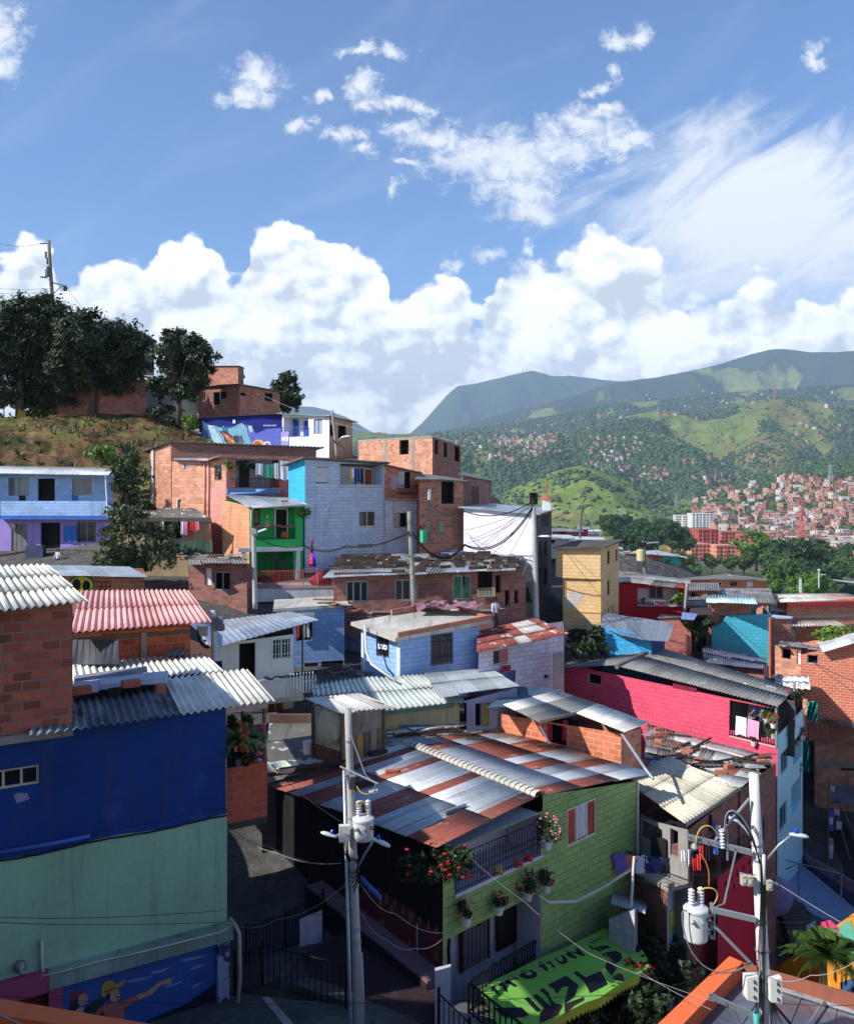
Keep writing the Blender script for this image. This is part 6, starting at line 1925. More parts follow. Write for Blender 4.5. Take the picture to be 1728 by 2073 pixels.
# left side recedes to the upper left
Lb=P(548,1596,28.3)
h.ring[3]=Vector((Lb.x,Lb.y,Lb.z));h.ring[2]=P(1004,1478,33.5)
GW=blk(cs(152,178,112),mortar=cs(88,112,70),dirt=0.2,var=0.08)
zr=P(1092,1612,T(896,YA,1092,ang)).z
YS=T(896,YA,1098,ang)
wl=Wall((896,YA),(1098,YS),1722,1612,0,zb=h.z0)
wr=Wall((1098,YS),(xr,YCn),1610,1583,0,zb=h.z0)
wr.hole(1148,1627,1208,1703,'glass',n=3,frame=pln(cs(210,206,196)),glass=pln(cs(176,60,56),0.25,var=0.5),fw=0.06,depth=0.1)
wl.za=wl.zt=zA-0.03
mb=MB();g0,g1=wl.u(921),wl.u(1096);mb.face([wl.pt(g0,zA-0.1,-1.15),wl.pt(g1,zA-0.1,-1.15),wl.pt(g1,zA+0.33,-1.15),wl.pt(g0,zA-0.02,-1.15)]);mb.build('gable',plas(cs(206,204,218),0.12),h.o)
wl.hole(921,1600,1094,1768,'open',depth=1.2,room_depth=0.05,roomm=plas(cs(206,204,218),0.12))
wl.hole(903,1852,1094,2120,'open',depth=0.9,room_depth=0.05,roomm=plas(cs(186,184,200),0.2))
wl.build(h.o,GW,rmat=plas(cs(206,204,218),0.12));wr.build(h.o,GW)
mb=MB();wr.rect(mb,wr.u(1166),wr.u(1188),wr.uz(1177,1697)[1],wr.uz(1177,1633)[1],-0.07,-0.045);mb.build('curtain',pln(cs(206,204,214),var=0.3),h.o)
mb=MB()
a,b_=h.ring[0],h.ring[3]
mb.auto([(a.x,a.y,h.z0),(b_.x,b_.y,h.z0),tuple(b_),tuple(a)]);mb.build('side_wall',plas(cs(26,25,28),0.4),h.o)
mb=MB();c_,d_=h.ring[2],h.ring[1]
mb.auto([(b_.x,b_.y,h.z0),(c_.x,c_.y,h.z0),tuple(c_),tuple(b_)]);mb.auto([(c_.x,c_.y,h.z0),(d_.x,d_.y,h.z0),tuple(d_),tuple(c_)]);mb.build('back_wall',M_BR[3],h.o)
wr.z0=h.z0
mb=MB();mb.tube([wr.pt(wr.L,h.z0,0.03),wr.pt(wr.L,wr.zt,0.03)],0.035,6);mb.build('downpipe',MWF,h.o)
# trims, balcony floor, doors
q=lambda x,y,o_=0.0:wl.pt(wl.u(x),wl.uz(x,y)[1],o_)
mb=MB();z=wl.uz(921,1812)[1]
wl.rect(mb,wl.u(919),wl.u(1096),z-0.06,z+0.03,-1.1,0.06);mb.build('balcony_floor',plas(cs(206,206,220),0.25),h.o)
for(x0,x1,y0,y1,o_,m_,nm)in((968,1004,1668,1810,-1.18,pln(cs(120,116,116),var=0.25),'door'),(984,1034,1855,2010,-0.88,pln(cs(96,92,104),var=0.25),'door')):
 mb=MB();u0,u1=wl.u(x0),wl.u(x1)
 zt=wl.uz(x0,y0)[1];zb2=z if y0<1700 else wl.uz(905,2040)[1]
 wl.rect(mb,u0,u1,zb2,zt,o_,o_+0.05)
 for k_ in range(6):
  ua=u0+(u1-u0)*(k_+0.2)/6;ub=u0+(u1-u0)*(k_+0.8)/6
  wl.rect(mb,ua,ub,zb2+0.05,zt-0.05,o_+0.05,o_+0.07)
 do=mb.build(nm,m_,h.o)
 mb=MB();wl.rect(mb,u0-0.06,u0,zb2,zt+0.05,o_,o_+0.09);wl.rect(mb,u1,u1+0.06,zb2,zt+0.05,o_,o_+0.09);wl.rect(mb,u0,u1,zt,zt+0.05,o_,o_+0.09);mb.build('door_frame',MDW if y0>1700 else MFR,do)
 cpt=wl.pt((u0+u1)/2,zt-0.42,o_+0.14)
 n_=14;mb=MB();gg=random.Random(int(x0))
 for k_ in range(120):
  aa=gg.uniform(0,6.28);rr_=0.19+gg.uniform(-.05,.05)
  p=cpt+Vector((wl.d.x*math.cos(aa)*rr_,wl.d.y*math.cos(aa)*rr_,math.sin(aa)*rr_))+Vector((wl.n.x,wl.n.y,0))*gg.uniform(-.02,.05)
  t1=Vector([gg.uniform(-1,1)for _ in range(3)]).normalized()*0.05;t2=t1.orthogonal().normalized()*0.025
  mb.face([p-t1,p+t2,p+t1,p-t2],m=1 if k_%9==0 else 0)
 wo=mb.build('wreath',[pln(cs(30,52,34),var=0.5),pln(cs(190,40,60))],None)
 tag(wo,'dark green wreath with red berries on the '+('upper balcony door'if y0<1700 else 'lower dark door')+' of the green house','wreath')
mb=MB();u0,u1=wl.u(1055),wl.u(1094);wl.rect(mb,u0,u1,wl.uz(905,2040)[1],wl.uz(1060,1840)[1],-0.88,-0.84);mb.build('iron_gate',pln(cs(24,22,26)),h.o)
# lower window with garland round its bars
mb=MB();u0,u1=wl.u(906),wl.u(950);z0_,z1_=wl.uz(928,1995)[1],wl.uz(928,1893)[1]
wl.rect(mb,u0,u1,z0_,z1_,-0.88,-0.82);wo=mb.build('window',m_glass(),h.o)
mb=MB()
for k_ in range(9):mb.tube([wl.pt(u0+(u1-u0)*k_/8,z0_,-0.74),wl.pt(u0+(u1-u0)*k_/8,z1_,-0.74)],0.014,4)
mb.build('bars',MIR,wo)
mb=MB();gg=random.Random(5)
ring_=[(u0,z0_),(u1,z0_),(u1,z1_),(u0,z1_)]
for k_ in range(4):
 a_,b2=ring_[k_],ring_[(k_+1)%4]
 mb.tube([wl.pt(a_[0]+(b2[0]-a_[0])*t/9+gg.uniform(-.015,.015),a_[1]+(b2[1]-a_[1])*t/9+gg.uniform(-.015,.015),-0.72)for t in range(10)],0.05,6)
tag(mb.build('garland',pln(cs(28,34,30),var=0.6),None),'dark garland framing the lower barred window of the green house','garland')
# iron balcony railing with flowers tied on
rb=wl.pt(wl.u(921),z+0.03,0.04);rb2=wl.pt(wl.u(1090),z+0.03,0.04)
rail(h.o,rb,rb2,0.95,MIR,30,loops=True,r=0.011)
for i,(x,y,c_)in enumerate(((943,1776,(210,70,40)),(1003,1762,(226,180,60)),(1042,1748,(214,74,40)),(1066,1737,(206,60,40)),(975,1765,(180,60,110)))):
 mb=MB();gg=random.Random(i);p=q(x,y,0.1)
 for k_ in range(7):
  mb.lathe(p+Vector((gg.uniform(-.1,.1),gg.uniform(-.05,.05),gg.uniform(-.1,.1))),[(0,0),(0.05,0.02),(0.06,0.05),(0.02,0.07),(0,0.07)],7)
 tag(mb.build('paper_flower',pln(cs(*c_),var=0.3),None),('orange flower tied low at the left end of the iron balcony railing','yellow and pink flower tied to the iron balcony railing','orange flower right of the yellow one on the balcony railing','rightmost orange flower on the iron balcony railing','small magenta flower left of the yellow one on the railing')[i],'flower')
PINK=pln(cs(226,130,140),0.7,var=0.25,name='pink_petals');REDF=pln(cs(176,30,46),0.7,var=0.3,name='red_petals');MAG=pln(cs(196,40,90),0.7,var=0.25,name='magenta_petals')
GERA=m_leaf(cs(48,70,32),0.6)
wq_=lambda x,y,o_:(wl if x<1098 else wr).pt((wl if x<1098 else wr).u(x),(wl if x<1098 else wr).uz(x,y)[1],o_)
for(x,y,r_,hh,fl_,lab,sd_)in((1094,1715,0.36,0.42,PINK,'largest pot of pink geraniums, at the corner where the balcony meets the block wall',1),(930,1868,0.28,0.28,PINK,'white pot of pink geraniums hanging below the left end of the balcony',2),(996,1846,0.2,0.2,REDF,'white pot with few red geraniums hanging in the middle of the green parapet',3),(1055,1818,0.3,0.3,REDF,'white pot of scattered red geraniums left of the pink pair pot',4),(1092,1802,0.24,0.26,MAG,'white pot of deep pink geraniums at the right end of the green parapet',5)):
 potp(wq_(x,y,0.22),r_,lab,GERA,fl_,MWF,n=420,ls=0.055,seed=sd_,h=hh,nf=38 if r_>0.3 else 22,potr=0.14)
for i,(x,y,Yd,r_,lab)in enumerate(((860,1752,21.4,(0.85,0.5,0.55),'dark bushy creeper with red flowers at the left corner under the striped roof'),(925,1740,21.5,(0.42,0.35,0.42),'geranium bush with red blooms left of the balcony railing'))):
 o=thing('flowering_bush',lab,'bush',P(x,y+20,Yd))
 v,f=leaf_cloud(P(x,y,Yd),r_,2200 if i==0 else 900,0.06,40+i,10);np_mesh('foliage',v,f,MLD if i==0 else GERA,o)
 mb=MB();gg=random.Random(i)
 for k_ in range(6+5*i):
  p=P(x,y,Yd)+Vector((gg.uniform(-1,1)*r_[0],-abs(gg.uniform(0.4,1))*r_[1],gg.uniform(-1,1)*r_[2]))
  mb.lathe(p,[(0,0),(0.045,0.02),(0.055,0.05),(0,0.07)],7)
 mb.build('blossom',REDF,o)
# the striped roof
ZG=sht(cs(168,173,178),rust=0.6,rthr=0.57,name='zinc',rustc=cs(120,84,70),patchc=cs(132,134,138),pthr=0.6);ZR=sht(cs(144,80,66),patchc=cs(158,130,120),pthr=0.57,rust=0.5,rough=0.6,metal=0.15,rustc=cs(100,52,40),name='oxide_red_zinc');ZL=sht(cs(206,208,208),rust=0.3,rthr=0.6)
e0,e1=P(546,1592,27.9),P(884,1716,21.2)
k0,k1=P(822,1503,30.6),P(1092,1611,24.8)
pat={0:'rgrgggrgrggggr',1:'grggrggrgggrgg',2:'rgggrgrggrggrg'}
RP=["RRGGGRRGGRRGRRGR","RGGGGRGGGRGGRGRR"]
def c_red(r,s_,c):return 1 if RP[r%2][s_%16]=='R'else(2 if c>0.8 else 0)
sheet(h.o,[e1,e0,k0,k1],[ZG,ZR,ZL],pitch=0.09,amp=0.011,rows=2,sheet_w=0.56,cell=lambda r,s_,c:1 if RP[r%2][s_%16]=='R'else(2 if c>0.8 else 0),step=0.02,jag=0.02,seed=3,thick=0.01)
f0,f1=P(1322,1566,28.0),P(1000,1472,34.0)
sheet(h.o,[f0,f1,k0+Vector((0.05,0.02,0)),k1+Vector((0.05,0,0))],[ZG,ZR,ZL],pitch=0.09,amp=0.011,rows=3,sheet_w=0.7,cell=lambda r,s_,c:1 if(c<0.33)else(2 if c>0.75 else 0),step=0.025,jag=0.07,seed=14,thick=0.01)
mb=MB();nseg=60
for i in range(nseg):
 t0,t1=i/nseg,(i+1)/nseg
 a_,b2=k0.lerp(k1,t0),k0.lerp(k1,t1)
 hgt=0.05+0.035*(i%2);wdt=0.17
 side=Vector(((k1-k0).y,-(k1-k0).x,0)).normalized()
 pts=[]
 for aa in range(5):
  th=math.pi*aa/4
  pts.append((math.cos(th)*wdt*(1+0.12*(i%2)),math.sin(th)*(hgt+0.06)))
 for j in range(4):
  mb.face([a_+side*pts[j][0]+Vector((0,0,pts[j][1])),b2+side*pts[j][0]+Vector((0,0,pts[j][1])),b2+side*pts[j+1][0]+Vector((0,0,pts[j+1][1])),a_+side*pts[j+1][0]+Vector((0,0,pts[j+1][1]))])
mb.build('ridge_cap',plas(cs(190,186,174),0.4),h.o)
# bricks resting on that roof
for i,(x,y,Y,rz,c_)in enumerate(((960,1503,31.6,0.3,0),(975,1519,31.0,1.2,1),(1027,1527,30.6,0.4,1),(1053,1520,30.9,0.9,1),(1085,1527,30.4,0.3,1),(1078,1564,27.8,0.5,1),(1105,1514,31.0,0.2,0),(793,1569,27.6,0.2,1),(765,1528,29.6,0.5,0),(742,1590,26.7,0.3,0),(935,1492,32.0,0.2,0))):
 p=P(x,y,Y)+Vector((0,0,0.02))
 if c_:
  o=b1 if not b1.get('label')else b1.copy()
  if o is not b1:col.objects.link(o)
  o.location=p;o.rotation_euler=(0,0,rz);o['label']='orange brick resting on the red striped zinc roof';o['category']='brick';o['group']='orange bricks on the striped roof'
 else:
  o=b0.copy();col.objects.link(o);o.location=p;o.rotation_euler=(0,0,rz)
  o['label']='dark brick resting on the red striped zinc roof';o['category']='brick';o['group']='dark bricks on the striped roof'
for i,(x,y,Y)in enumerate(((940,1512,31.0),(1050,1508,31.6))):
 a_=P(x-22,y+3,Y);sheet(None,[a_,a_+Vector((0.8,0.15,0)),a_+Vector((0.75,0.55,0.02)),a_+Vector((0,0.45,0.02))],M_FIB,pitch=0.16,amp=0.03,name='tile_piece')
 tag(bpy.context.scene.objects['tile_piece'if i==0 else 'tile_piece.001'],('left piece of wavy fibre tile on the striped roof','right piece of wavy fibre tile on the striped roof')[i],'tile')
#beige roofed house and the patched roof
DS[0]=1.16
h=House('beige_roof_house','house under a big beige fibre roof with laundry below its balcony','house',[(1292,24.3,1655),(1392,22.6,1680),(1496,T(1392,22.6,1496,40),1600)],2150,zb=-15.8)
w0,w1=h.w
w0.hole(1298,1662,1340,1704,'glass',n=2,frame=pln(cs(80,80,80)),glass=pln(cs(90,88,86),0.5,var=0.4))
w0.hole(1356,1680,1372,1735,'open')
w1.hole(1402,1695,1470,1790,'open',depth=0.8)
h.walls([plas(cs(150,146,142),0.3),M_BR[3]])
BEI=sht(cs(212,204,180),rust=0.0,rough=0.8,metal=0,patchc=cs(170,160,136),pthr=0.6)
sheet(h.o,[P(1386,1668,22.4),P(1499,1592,25.2),P(1352,1531,27.9),P(1262,1578,26.2)],BEI,pitch=0.177,amp=0.028,rows=3,step=0.03,thick=0.02,sag=0.03)
mb=MB();mb.obox(P(1388,1676,22.0),P(1500,1599,24.6)-P(1388,1676,22.0),(0.02,0.04,0),(0,0,0.1));mb.build('fascia',MFR,h.o)
a_=w0.pt(0.05,w0.uz(1300,1738)[1],0.7);b2=w0.pt(w0.L,w0.uz(1380,1762)[1],0.7)
rail(h.o,a_,b2,0.35,MIR,16)
mb=MB();w0.rect(mb,0,w0.L,a_.z-0.12,a_.z,0.0,0.75);mb.build('balcony_floor',MCN,h.o)
for i,(x,c_,wd)in enumerate(((1252,8,0.3),(1264,8,0.3),(1278,5,0.3),(1296,3,0.4),(1316,4,0.35),(1332,4,0.3),(1350,7,0.42))):
 shirt(P(x,1728+i*1.6,23.2),wd,0.55,CL[c_]if i!=2 else pln(cs(226,110,90)),('purple shirt at the far left of the line below the grey balcony','second purple shirt from the left below the grey balcony','orange and pink shirt below the grey balcony','large lavender shirt below the grey balcony','dark blue shirt right of the lavender one','dark blue shirt left of the black one','wide black shirt at the right end of the line')[i],seed=i)
for i,(x,y,c_,dp,Y)in enumerate(((1382,1722,0,0.3,22.0),(1392,1720,3,0.5,22.0),(1402,1738,5,0.35,21.8),(1412,1730,5,0.45,21.7),(1418,1712,5,0.4,21.7),(1398,1750,7,0.5,21.8),(1432,1702,7,0.6,22.4),(1444,1660,8,0.5,23.6),(1452,1672,3,0.4,23.4),(1436,1650,7,0.5,23.6),(1447,1706,10,0.35,22.4))):
 cloth(P(x-4,y,Y),P(x+5,y,Y),dp,CL[c_],'garment in the crowded wash beneath the beige roof corner','wash beneath the beige roof corner',seed=i)
o=h.o
# block below with the mural panel
h=House('brick_house','dark brick house with a bright mural panel below the laundry','house',[(1242,25.5,1775),(1350,22.4,1790),(1402,24.6,1782)],2200,zb=-16.4)
w0,w1=h.w
w1.hole(1374,1812,1390,1840,'open')
h.walls([M_BR[3],plas(cs(176,172,186),0.3)])
for poly,c_ in(([(1353,1865),(1362,1832),(1373,1850),(1368,1882),(1356,1892)],(120,170,60)),([(1356,1866),(1362,1842),(1368,1856),(1364,1876)],(226,190,60)),([(1364,1880),(1380,1848),(1392,1838),(1388,1872),(1372,1898)],(60,150,196)),([(1372,1860),(1386,1846),(1382,1868)],(206,110,170)),([(1353,1900),(1372,1886),(1370,1914),(1354,1920)],(120,130,200)),([(1352,1852),(1360,1838),(1358,1858)],(160,200,170)),([(1386,1876),(1398,1850),(1398,1880)],(130,110,190))):
 paint(w1,poly,pln(cs(*c_),var=0.15),h.o,0.01+0.002*(c_[0]%7))
h.slab(MCN,0.15,0.1)
mb=MB()
for i in range(5):mb.obox(P(1372+i*5,1900,23.3),(0.035,0,0),(0,0.04,0),(0,0,-1.3))
mb.obox(P(1366,1898,23.3),(0.55,0,0),(0,0.05,0),(0,0,0.06));tag(mb.build('white_gate',MWF,None),'white barred gate under the bright mural panel','gate')
DS[0]=1.0
# white washing basin bay with zinc hood on the green house side
h=House('white_bay','white block bay with a concrete basin against the green wall','bay',[(1232,25.6,1862),(1284,24.8,1842),(1290,26,1835)],2100,zb=-15.5)
h.walls([blk(cs(196,194,206),dirt=0.3),MCN])
mb=MB();mb.auto([tuple(p)for p in h.ring]);mb.build('basin',plas(cs(160,170,190),0.4),h.o)
sheet(h.o,[P(1236,1826,26.2),P(1306,1846,25.4),P(1310,1830,26.6),P(1240,1800,27.5)],M_ZN,pitch=0.12,amp=0.02,jag=0.2)
mb=MB();mb.tube([P(1090,1814,22.9),P(1110,1828,23.2),P(1165,1826,24.3),P(1225,1795,25.6),P(1240,1784,25.7),P(1278,1760,26)],0.045,7)
tag(mb.build('drain_pipe',pln(cs(190,186,170)),None,smooth=True),'long pale drain pipe crossing the green block wall','pipe')
mb=MB();mb.tube([P(1283,1735,25.8),P(1276,1850,25.8)],0.04,6);tag(mb.build('pipe_post',MWF,None),'thin white upright pipe right of the green wall corner','pipe')
DS[0]=1.15
# patched roof next to the pink wall
h=House('patched_roof_house','dark brick house whose wide roof is patched with loose sheets and battens','house',[(1300,29.5,1560),(1497,25.4,1600),(1570,T(1497,25.4,1570,38),1545)],2150,zb=-15.5,back=P(1320,1478,34))
h.walls([M_BR[3],M_BR[3]])
PT=sht(cs(186,184,180),rust=0.5,rough=0.6,metal=0.2,rthr=0.6,patchc=cs(110,104,98),pthr=0.6)
qq=[P(1300,1562,28.8),P(1500,1594,25.0),P(1566,1534,29.3),P(1312,1466,35)]
sheet(h.o,qq,[PT,M_OLD,ZR],pitch=0.12,amp=0.015,rows=4,cell=lambda r,s_,c:1 if c<0.25 else(2 if c>0.93 else 0),jag=0.14,step=0.03,seed=8)
g2=random.Random(44)
for i in range(46):
 s_,t=g2.uniform(0.02,0.98),g2.uniform(0.05,0.95)
 p=(qq[0]*(1-s_)+qq[1]*s_)*(1-t)+(qq[3]*(1-s_)+qq[2]*s_)*t+Vector((0,0,0.09))
 kind_=g2.random()
 mb=MB()
 if kind_<0.55:
  mb.cbox(p,g2.uniform(0.5,2.2),0.08,0.06,rz=g2.choice((0.5,0.7,-0.6,0.2))+g2.uniform(-.2,.2));nm,m_='plank',g2.choice((MDW,MWD,MIR,MDW))
  lab,ct,gr='loose batten on the patched sheet roof below the pink wall','plank','battens on the patched roof'
 elif kind_<0.8:
  mb.cbox(p,g2.uniform(0.5,0.9),g2.uniform(0.3,0.6),0.015,rz=g2.uniform(-.8,.8),tilt=g2.uniform(-.1,.1));nm,m_='scrap_sheet',g2.choice((M_OLD,M_ZN,M_ZNR,ZR))
  lab,ct,gr='loose scrap of sheet metal on the patched roof below the pink wall','scrap','scraps on the patched roof'
 else:
  mb.cbox(p,0.34,0.18,0.16,rz=g2.uniform(-.8,.8));nm,m_='brick',pln(cs(176,110,84))
  lab,ct,gr='orange brick lying on the patched roof below the pink wall','brick','bricks on the patched roof'
 tag(mb.build(nm,m_,None),lab,ct,gr)
solid('blue_board',[P(1312,1550,28.4),P(1368,1560,27),P(1372,1548,27.6),P(1320,1538,29)],0.03,pln(cs(96,130,196)))
tag(bpy.context.scene.objects['blue_board'],'flat light blue board on the patched roof','board')
#pink house
YP=31.0
PK=blk(cs(220,82,108),mortar=cs(160,50,72),dirt=0.12,var=0.08,patch=cs(220,160,150),pthr=0.80)
LB=plas(cs(184,226,236),0.1)
h=House('pink_house','long hot pink block house with a pale blue end and a plant filled balcony','house',[(1140,T(1573,YP,1140,141),1352),(1573,YP,1440),(1624,T(1573,YP,1624,33),1400)],2000,zb=-15.2,back=P(1330,1312,44))
w0,w1=h.w
w0.za=P(1140,1344,w0.A.y/DS[0]).z
w0.zt=P(1573,1434,YP).z
w0.hole(1189,1364,1216,1386,'open',framed=True,frame=pln(cs(170,150,140)),n=1)
w0.hole(1476,1415,1569,1489,'void',depth=0.1)
w0.build(h.o,PK)
w1.zt=P(1624,1412,w1.B.y/DS[0]).z
Zq=lambda x,y:w1.uz(x,y)[1]
w1b=Wall((1573,YP),(1624,w1.B.y/DS[0]),1490,1490,0,zb=-17.5)
w1b.za=Zq(1573,1490);w1b.zt=w1b.za
w1b.hole(1580,1520,1594,1562,'glass',n=2,frame=pln(cs(110,140,150)),glass=m_glass((0.05,0.06,0.07)))
w1b.hole(1577,1628,1592,1678,'glass',n=3,frame=pln(cs(110,140,150)),glass=m_glass((0.05,0.06,0.07)))
w1b.hole(1605,1492,1622,1540,'open',depth=0.6)
w1b.hole(1601,1580,1621,1636,'open',depth=0.6,roomm=plas(cs(120,160,176)))
w1b.build(h.o,LB)
mb=MB()
for a_,b2 in((h.ring[2],h.ring[3]),(h.ring[3],h.ring[0])):mb.auto([(a_.x,a_.y,h.z0),(b2.x,b2.y,h.z0),tuple(b2),tuple(a_)])
mb.build('back_wall',M_BR[1],h.o)
GRB=sht(cs(128,126,122),rust=0.0,rough=0.8,metal=0,patchc=cs(206,208,212),pthr=0.61)
GRB2=sht(cs(128,126,122),rust=0.0,rough=0.8,metal=0,patchc=cs(150,190,206),pthr=0.60)
EV0,EV1=P(1250,1348,w0.pt(w0.u(1250),0,0.4).y/DS[0]),P(1574,1430,w0.pt(w0.u(1573),0,0.45).y/DS[0])
RG0,RG1=P(1330,1309,42.2),P(1609,1395,35.0)
sheet(h.o,[EV0,EV1,RG1,RG0],[GRB,GRB2],pitch=0.19,amp=0.024,rows=2,cell=lambda r,s_,c:int(c>0.72),step=0.05,jag=0.0,thick=0.02,seed=5)
sheet(h.o,[P(1132,1352,w0.A.y/DS[0]-0.5),P(1250,1346,EV0.y/DS[0]),P(1330,1307,42.4),P(1180,1319,45)],[GRB,GRB2],pitch=0.19,amp=0.024,rows=2,step=0.04,cell=lambda r,s_,c:int(c>0.6),jag=0.04)
mb=MB();mb.tube([P(1248,1350,EV0.y/DS[0]-0.1),P(1340,1308,42.0)],0.12,6);mb.build('ridge',plas(cs(100,98,94),0.4),h.o)
mb=MB();w0.rect(mb,w0.u(1362),w0.u(1410),w0.uz(1385,1397)[1],w0.uz(1385,1388)[1],0.002,0.02);mb.build('vent_blocks',pln(cs(120,30,50),var=0.4),h.o)
mb=MB()
for(ua_,oa_),(ub_,ob_)in(((w0.u(1480),-1.9),(w0.L-0.3,-1.9)),((w0.u(1480),-0.05),(w0.u(1480),-1.9))):
 a_,b2=w0.pt(ua_,0,oa_),w0.pt(ub_,0,ob_)
 zt_=w0.za if False else w0.top(w0.L)-0.05
 mb.auto([(a_.x,a_.y,-11),(b2.x,b2.y,-11),(b2.x,b2.y,zt_),(a_.x,a_.y,zt_)])
mb.build('inner_wall',plas(cs(84,80,78),0.4),h.o)
# balcony: posts, railing, pink arch wall, plants, laundry
A_=w0.pt(w0.u(1477),w0.uz(1477,1489)[1],0.03);B_=w0.pt(w0.L-0.03,w0.uz(1571,1491)[1],0.03)
B_.z=A_.z
rail(h.o,A_,B_,0.85,MIR,18,r=0.013)
C2=w1b.pt(w1b.u(1606),A_.z,0.03)
rail(h.o,B_,C2,0.85,MIR,12,r=0.013)
mb=MB();mb.obox(A_+Vector((0,0,-0.06)),(B_-A_),(0.05,0.3,0),(0,0,0.05));mb.build('balcony_floor',plas(cs(200,190,180),0.3),h.o)
mb=MB();mb.tube([B_,B_+Vector((0,0,1.75))],0.05,6);mb.tube([C2,C2+Vector((0,0,2.0))],0.05,6);mb.build('post',MGV,h.o)
arc=[w1b.pt(w1b.u(1600),0,-0.02),]
mb=MB();pts=[]
for k_ in range(9):
 a2=math.pi/2*k_/8
 pts.append(P(1604+24*math.sin(a2),1500-107*math.cos(a2),35.2))
pts+=[P(1606,1500,35.2)]
mb.face(pts);mb.face([p+Vector((0.15,0.25,0))for p in pts][::-1])
for k_ in range(len(pts)-1):mb.face([pts[k_],pts[k_+1],pts[k_+1]+Vector((0.15,0.25,0)),pts[k_]+Vector((0.15,0.25,0))])
mb.build('arched_end_wall',plas(cs(212,150,160),0.15),h.o)
bal=lambda s_,up,out=-0.25:A_.lerp(B_,s_)+Vector((w0.n.x*out,w0.n.y*out,up))
cloth(bal(0.16,0.9,0.06),bal(0.38,0.9,0.06),0.75,CL[0],'white towel with a grey print on the pink house railing',seed=1)
cloth(bal(0.42,0.9,0.08),bal(0.66,0.86,0.08),0.72,pln(cs(236,160,190)),'pale pink towel on the pink house railing',seed=2)
for i,(s_,up,r_,f_,lab)in enumerate(((0.70,0.75,0.3,None,'leafy green plant behind the railing right of the woman'),(0.86,0.2,0.3,None,'tall potted plant at the railing right of the pink towel'),(0.97,0.75,0.22,REDF,'white pot with orange blooms on the balcony corner post'),(0.56,-0.15,0.1,None,'white bucket shaped pot hanging under the pink towel'),(0.76,0.0,0.22,None,'low green plant between the railing bars'),(0.9,0.95,0.24,None,'trailing plant high beside the corner post'))):
 potp(bal(s_,up,0.12 if i in(2,3)else-0.3),r_,lab,MLF if i%2 else MLL,f_,MWF,n=160,ls=0.07,seed=50+i,potr=0.12)
for i,(x,y,r_,f_,lab)in enumerate(((1590,1445,0.3,pln(cs(110,60,80)),'dark purple leaved plant along the side railing of the pink house'),(1602,1430,0.3,pln(cs(110,60,80)),'second dark leaved plant further along the side railing'),(1608,1415,0.34,pln(cs(160,40,50)),'deep red bougainvillea in the shelf planter under the arched pink wall'),(1613,1500,0.35,REDF,'potted shrubs hanging on the pale blue wall recess'),(1616,1560,0.25,None,'small pots below the pale blue wall recess'))):
 potp(P(x,y+8,33.5 if i<3 else 34.5),r_,lab,MLD,f_,MIR if i<3 else MFR,n=260,ls=0.07,seed=60+i,potr=0.13,nf=30)
mb=MB();mb.obox(bal(0.12,0.55,-0.9),Vector((0.35,-0.2,0.15)),Vector((0.02,0.03,0)),Vector((0.1,0,0.75)));tag(mb.build('leaning_panel',MFR,None),'pale panel leaning inside the dark balcony of the pink house','panel')
# pink lower ramp with cut outs
o=thing('pink_wall','crimson stair wall pierced with small slots behind the steel pole','wall',P(1490,1800,24))
ws=Wall((1452,23.0),(1545,26.5),1778,1700,0,zb=-17.5)
for i in range(6):
 for j in range(2):
  x=1466+i*12+j*5;y=1790-i*11+j*16
  ws.hole(x,y-5,x+4,y+6,'blank',mat=pln(cs(60,12,26)),name='slot')
ws.build(o,plas(cs(190,30,62),0.2))
rail(o,ws.pt(0.0,ws.za,0),ws.pt(ws.L,ws.zt,0),0.75,MIR,20)
DS[0]=1.0
#unseen blocks added to hold off sky light: viewer's own house, one on the left
for nm_,lab_,(x0,x1,y0,y1,zt_)in(('viewer_sky_blocker','unseen tall house of the viewer, added to block sky light',(-6,7,-9,-1.2,1.2)),('added_shade_block','unseen tall block added on the left to cast shade',(-24,-10.6,-4,13.4,1.6))):
 o=thing(nm_,lab_,'house',(x0,y0,-16))
 mb=MB();mb.hexa([(x0,y0,-16),(x1,y0,-16),(x1,y1,-16),(x0,y1,-16),(x0,y0,zt_),(x1,y0,zt_),(x1,y1,zt_),(x0,y1,zt_)]);mb.build('wall',m_brick(0),o)
 mb=MB();mb.cbox(((x0+x1)/2,(y0+y1)/2,zt_+0.1),x1-x0+0.4,y1-y0+0.4,0.16);mb.build('roof',M_OLD,o)
 for i in range(4):
  for zz_ in(-13,-10,-7,-4,-1.2):mb=MB();mb.cbox((x0+(x1-x0)*(i+0.5)/4,y1+0.01,zz_),1.2,0.06,1.2);mb.build('window',m_glass(),o)
#big blue and green house at the left
YG0=20.5
HD=58
xl=-140
YLf=T(457,YG0,xl,HD)
BLUEP=plas(cs(24,66,138),0.4,patch=cs(34,72,136),pthr=0.56)
GREENP=plas(cs(160,202,168),0.3,patch=cs(96,150,96),pthr=0.72)
h=House('blue_and_green_house','large house, deep blue above and mint green below, with a mural at its foot','house',[(xl,YLf,1500),(457,YG0,1437)],2400,zb=-13.5,depth=6)
w=h.w[0]
w.za=w.zt=-4.93
ZBG=-7.36
w.hole(-30,1556,80,1596,'glass',n=3,frame=pln(cs(196,190,170)),glass=m_glass((0.012,0.013,0.015)),fw=0.05)
h.ring=[Vector((p.x,p.y,-4.93))for p in h.ring]
h.walls([BLUEP])
Uw=w.u;Zw=lambda x,y:w.uz(x,y)[1]
mb=MB();w.rect(mb,0.0,w.L+0.02,-9.95,ZBG,0.0,0.03)
ge=mb.build('green_render',GREENP,h.o)
for me_ in(ge,):pass
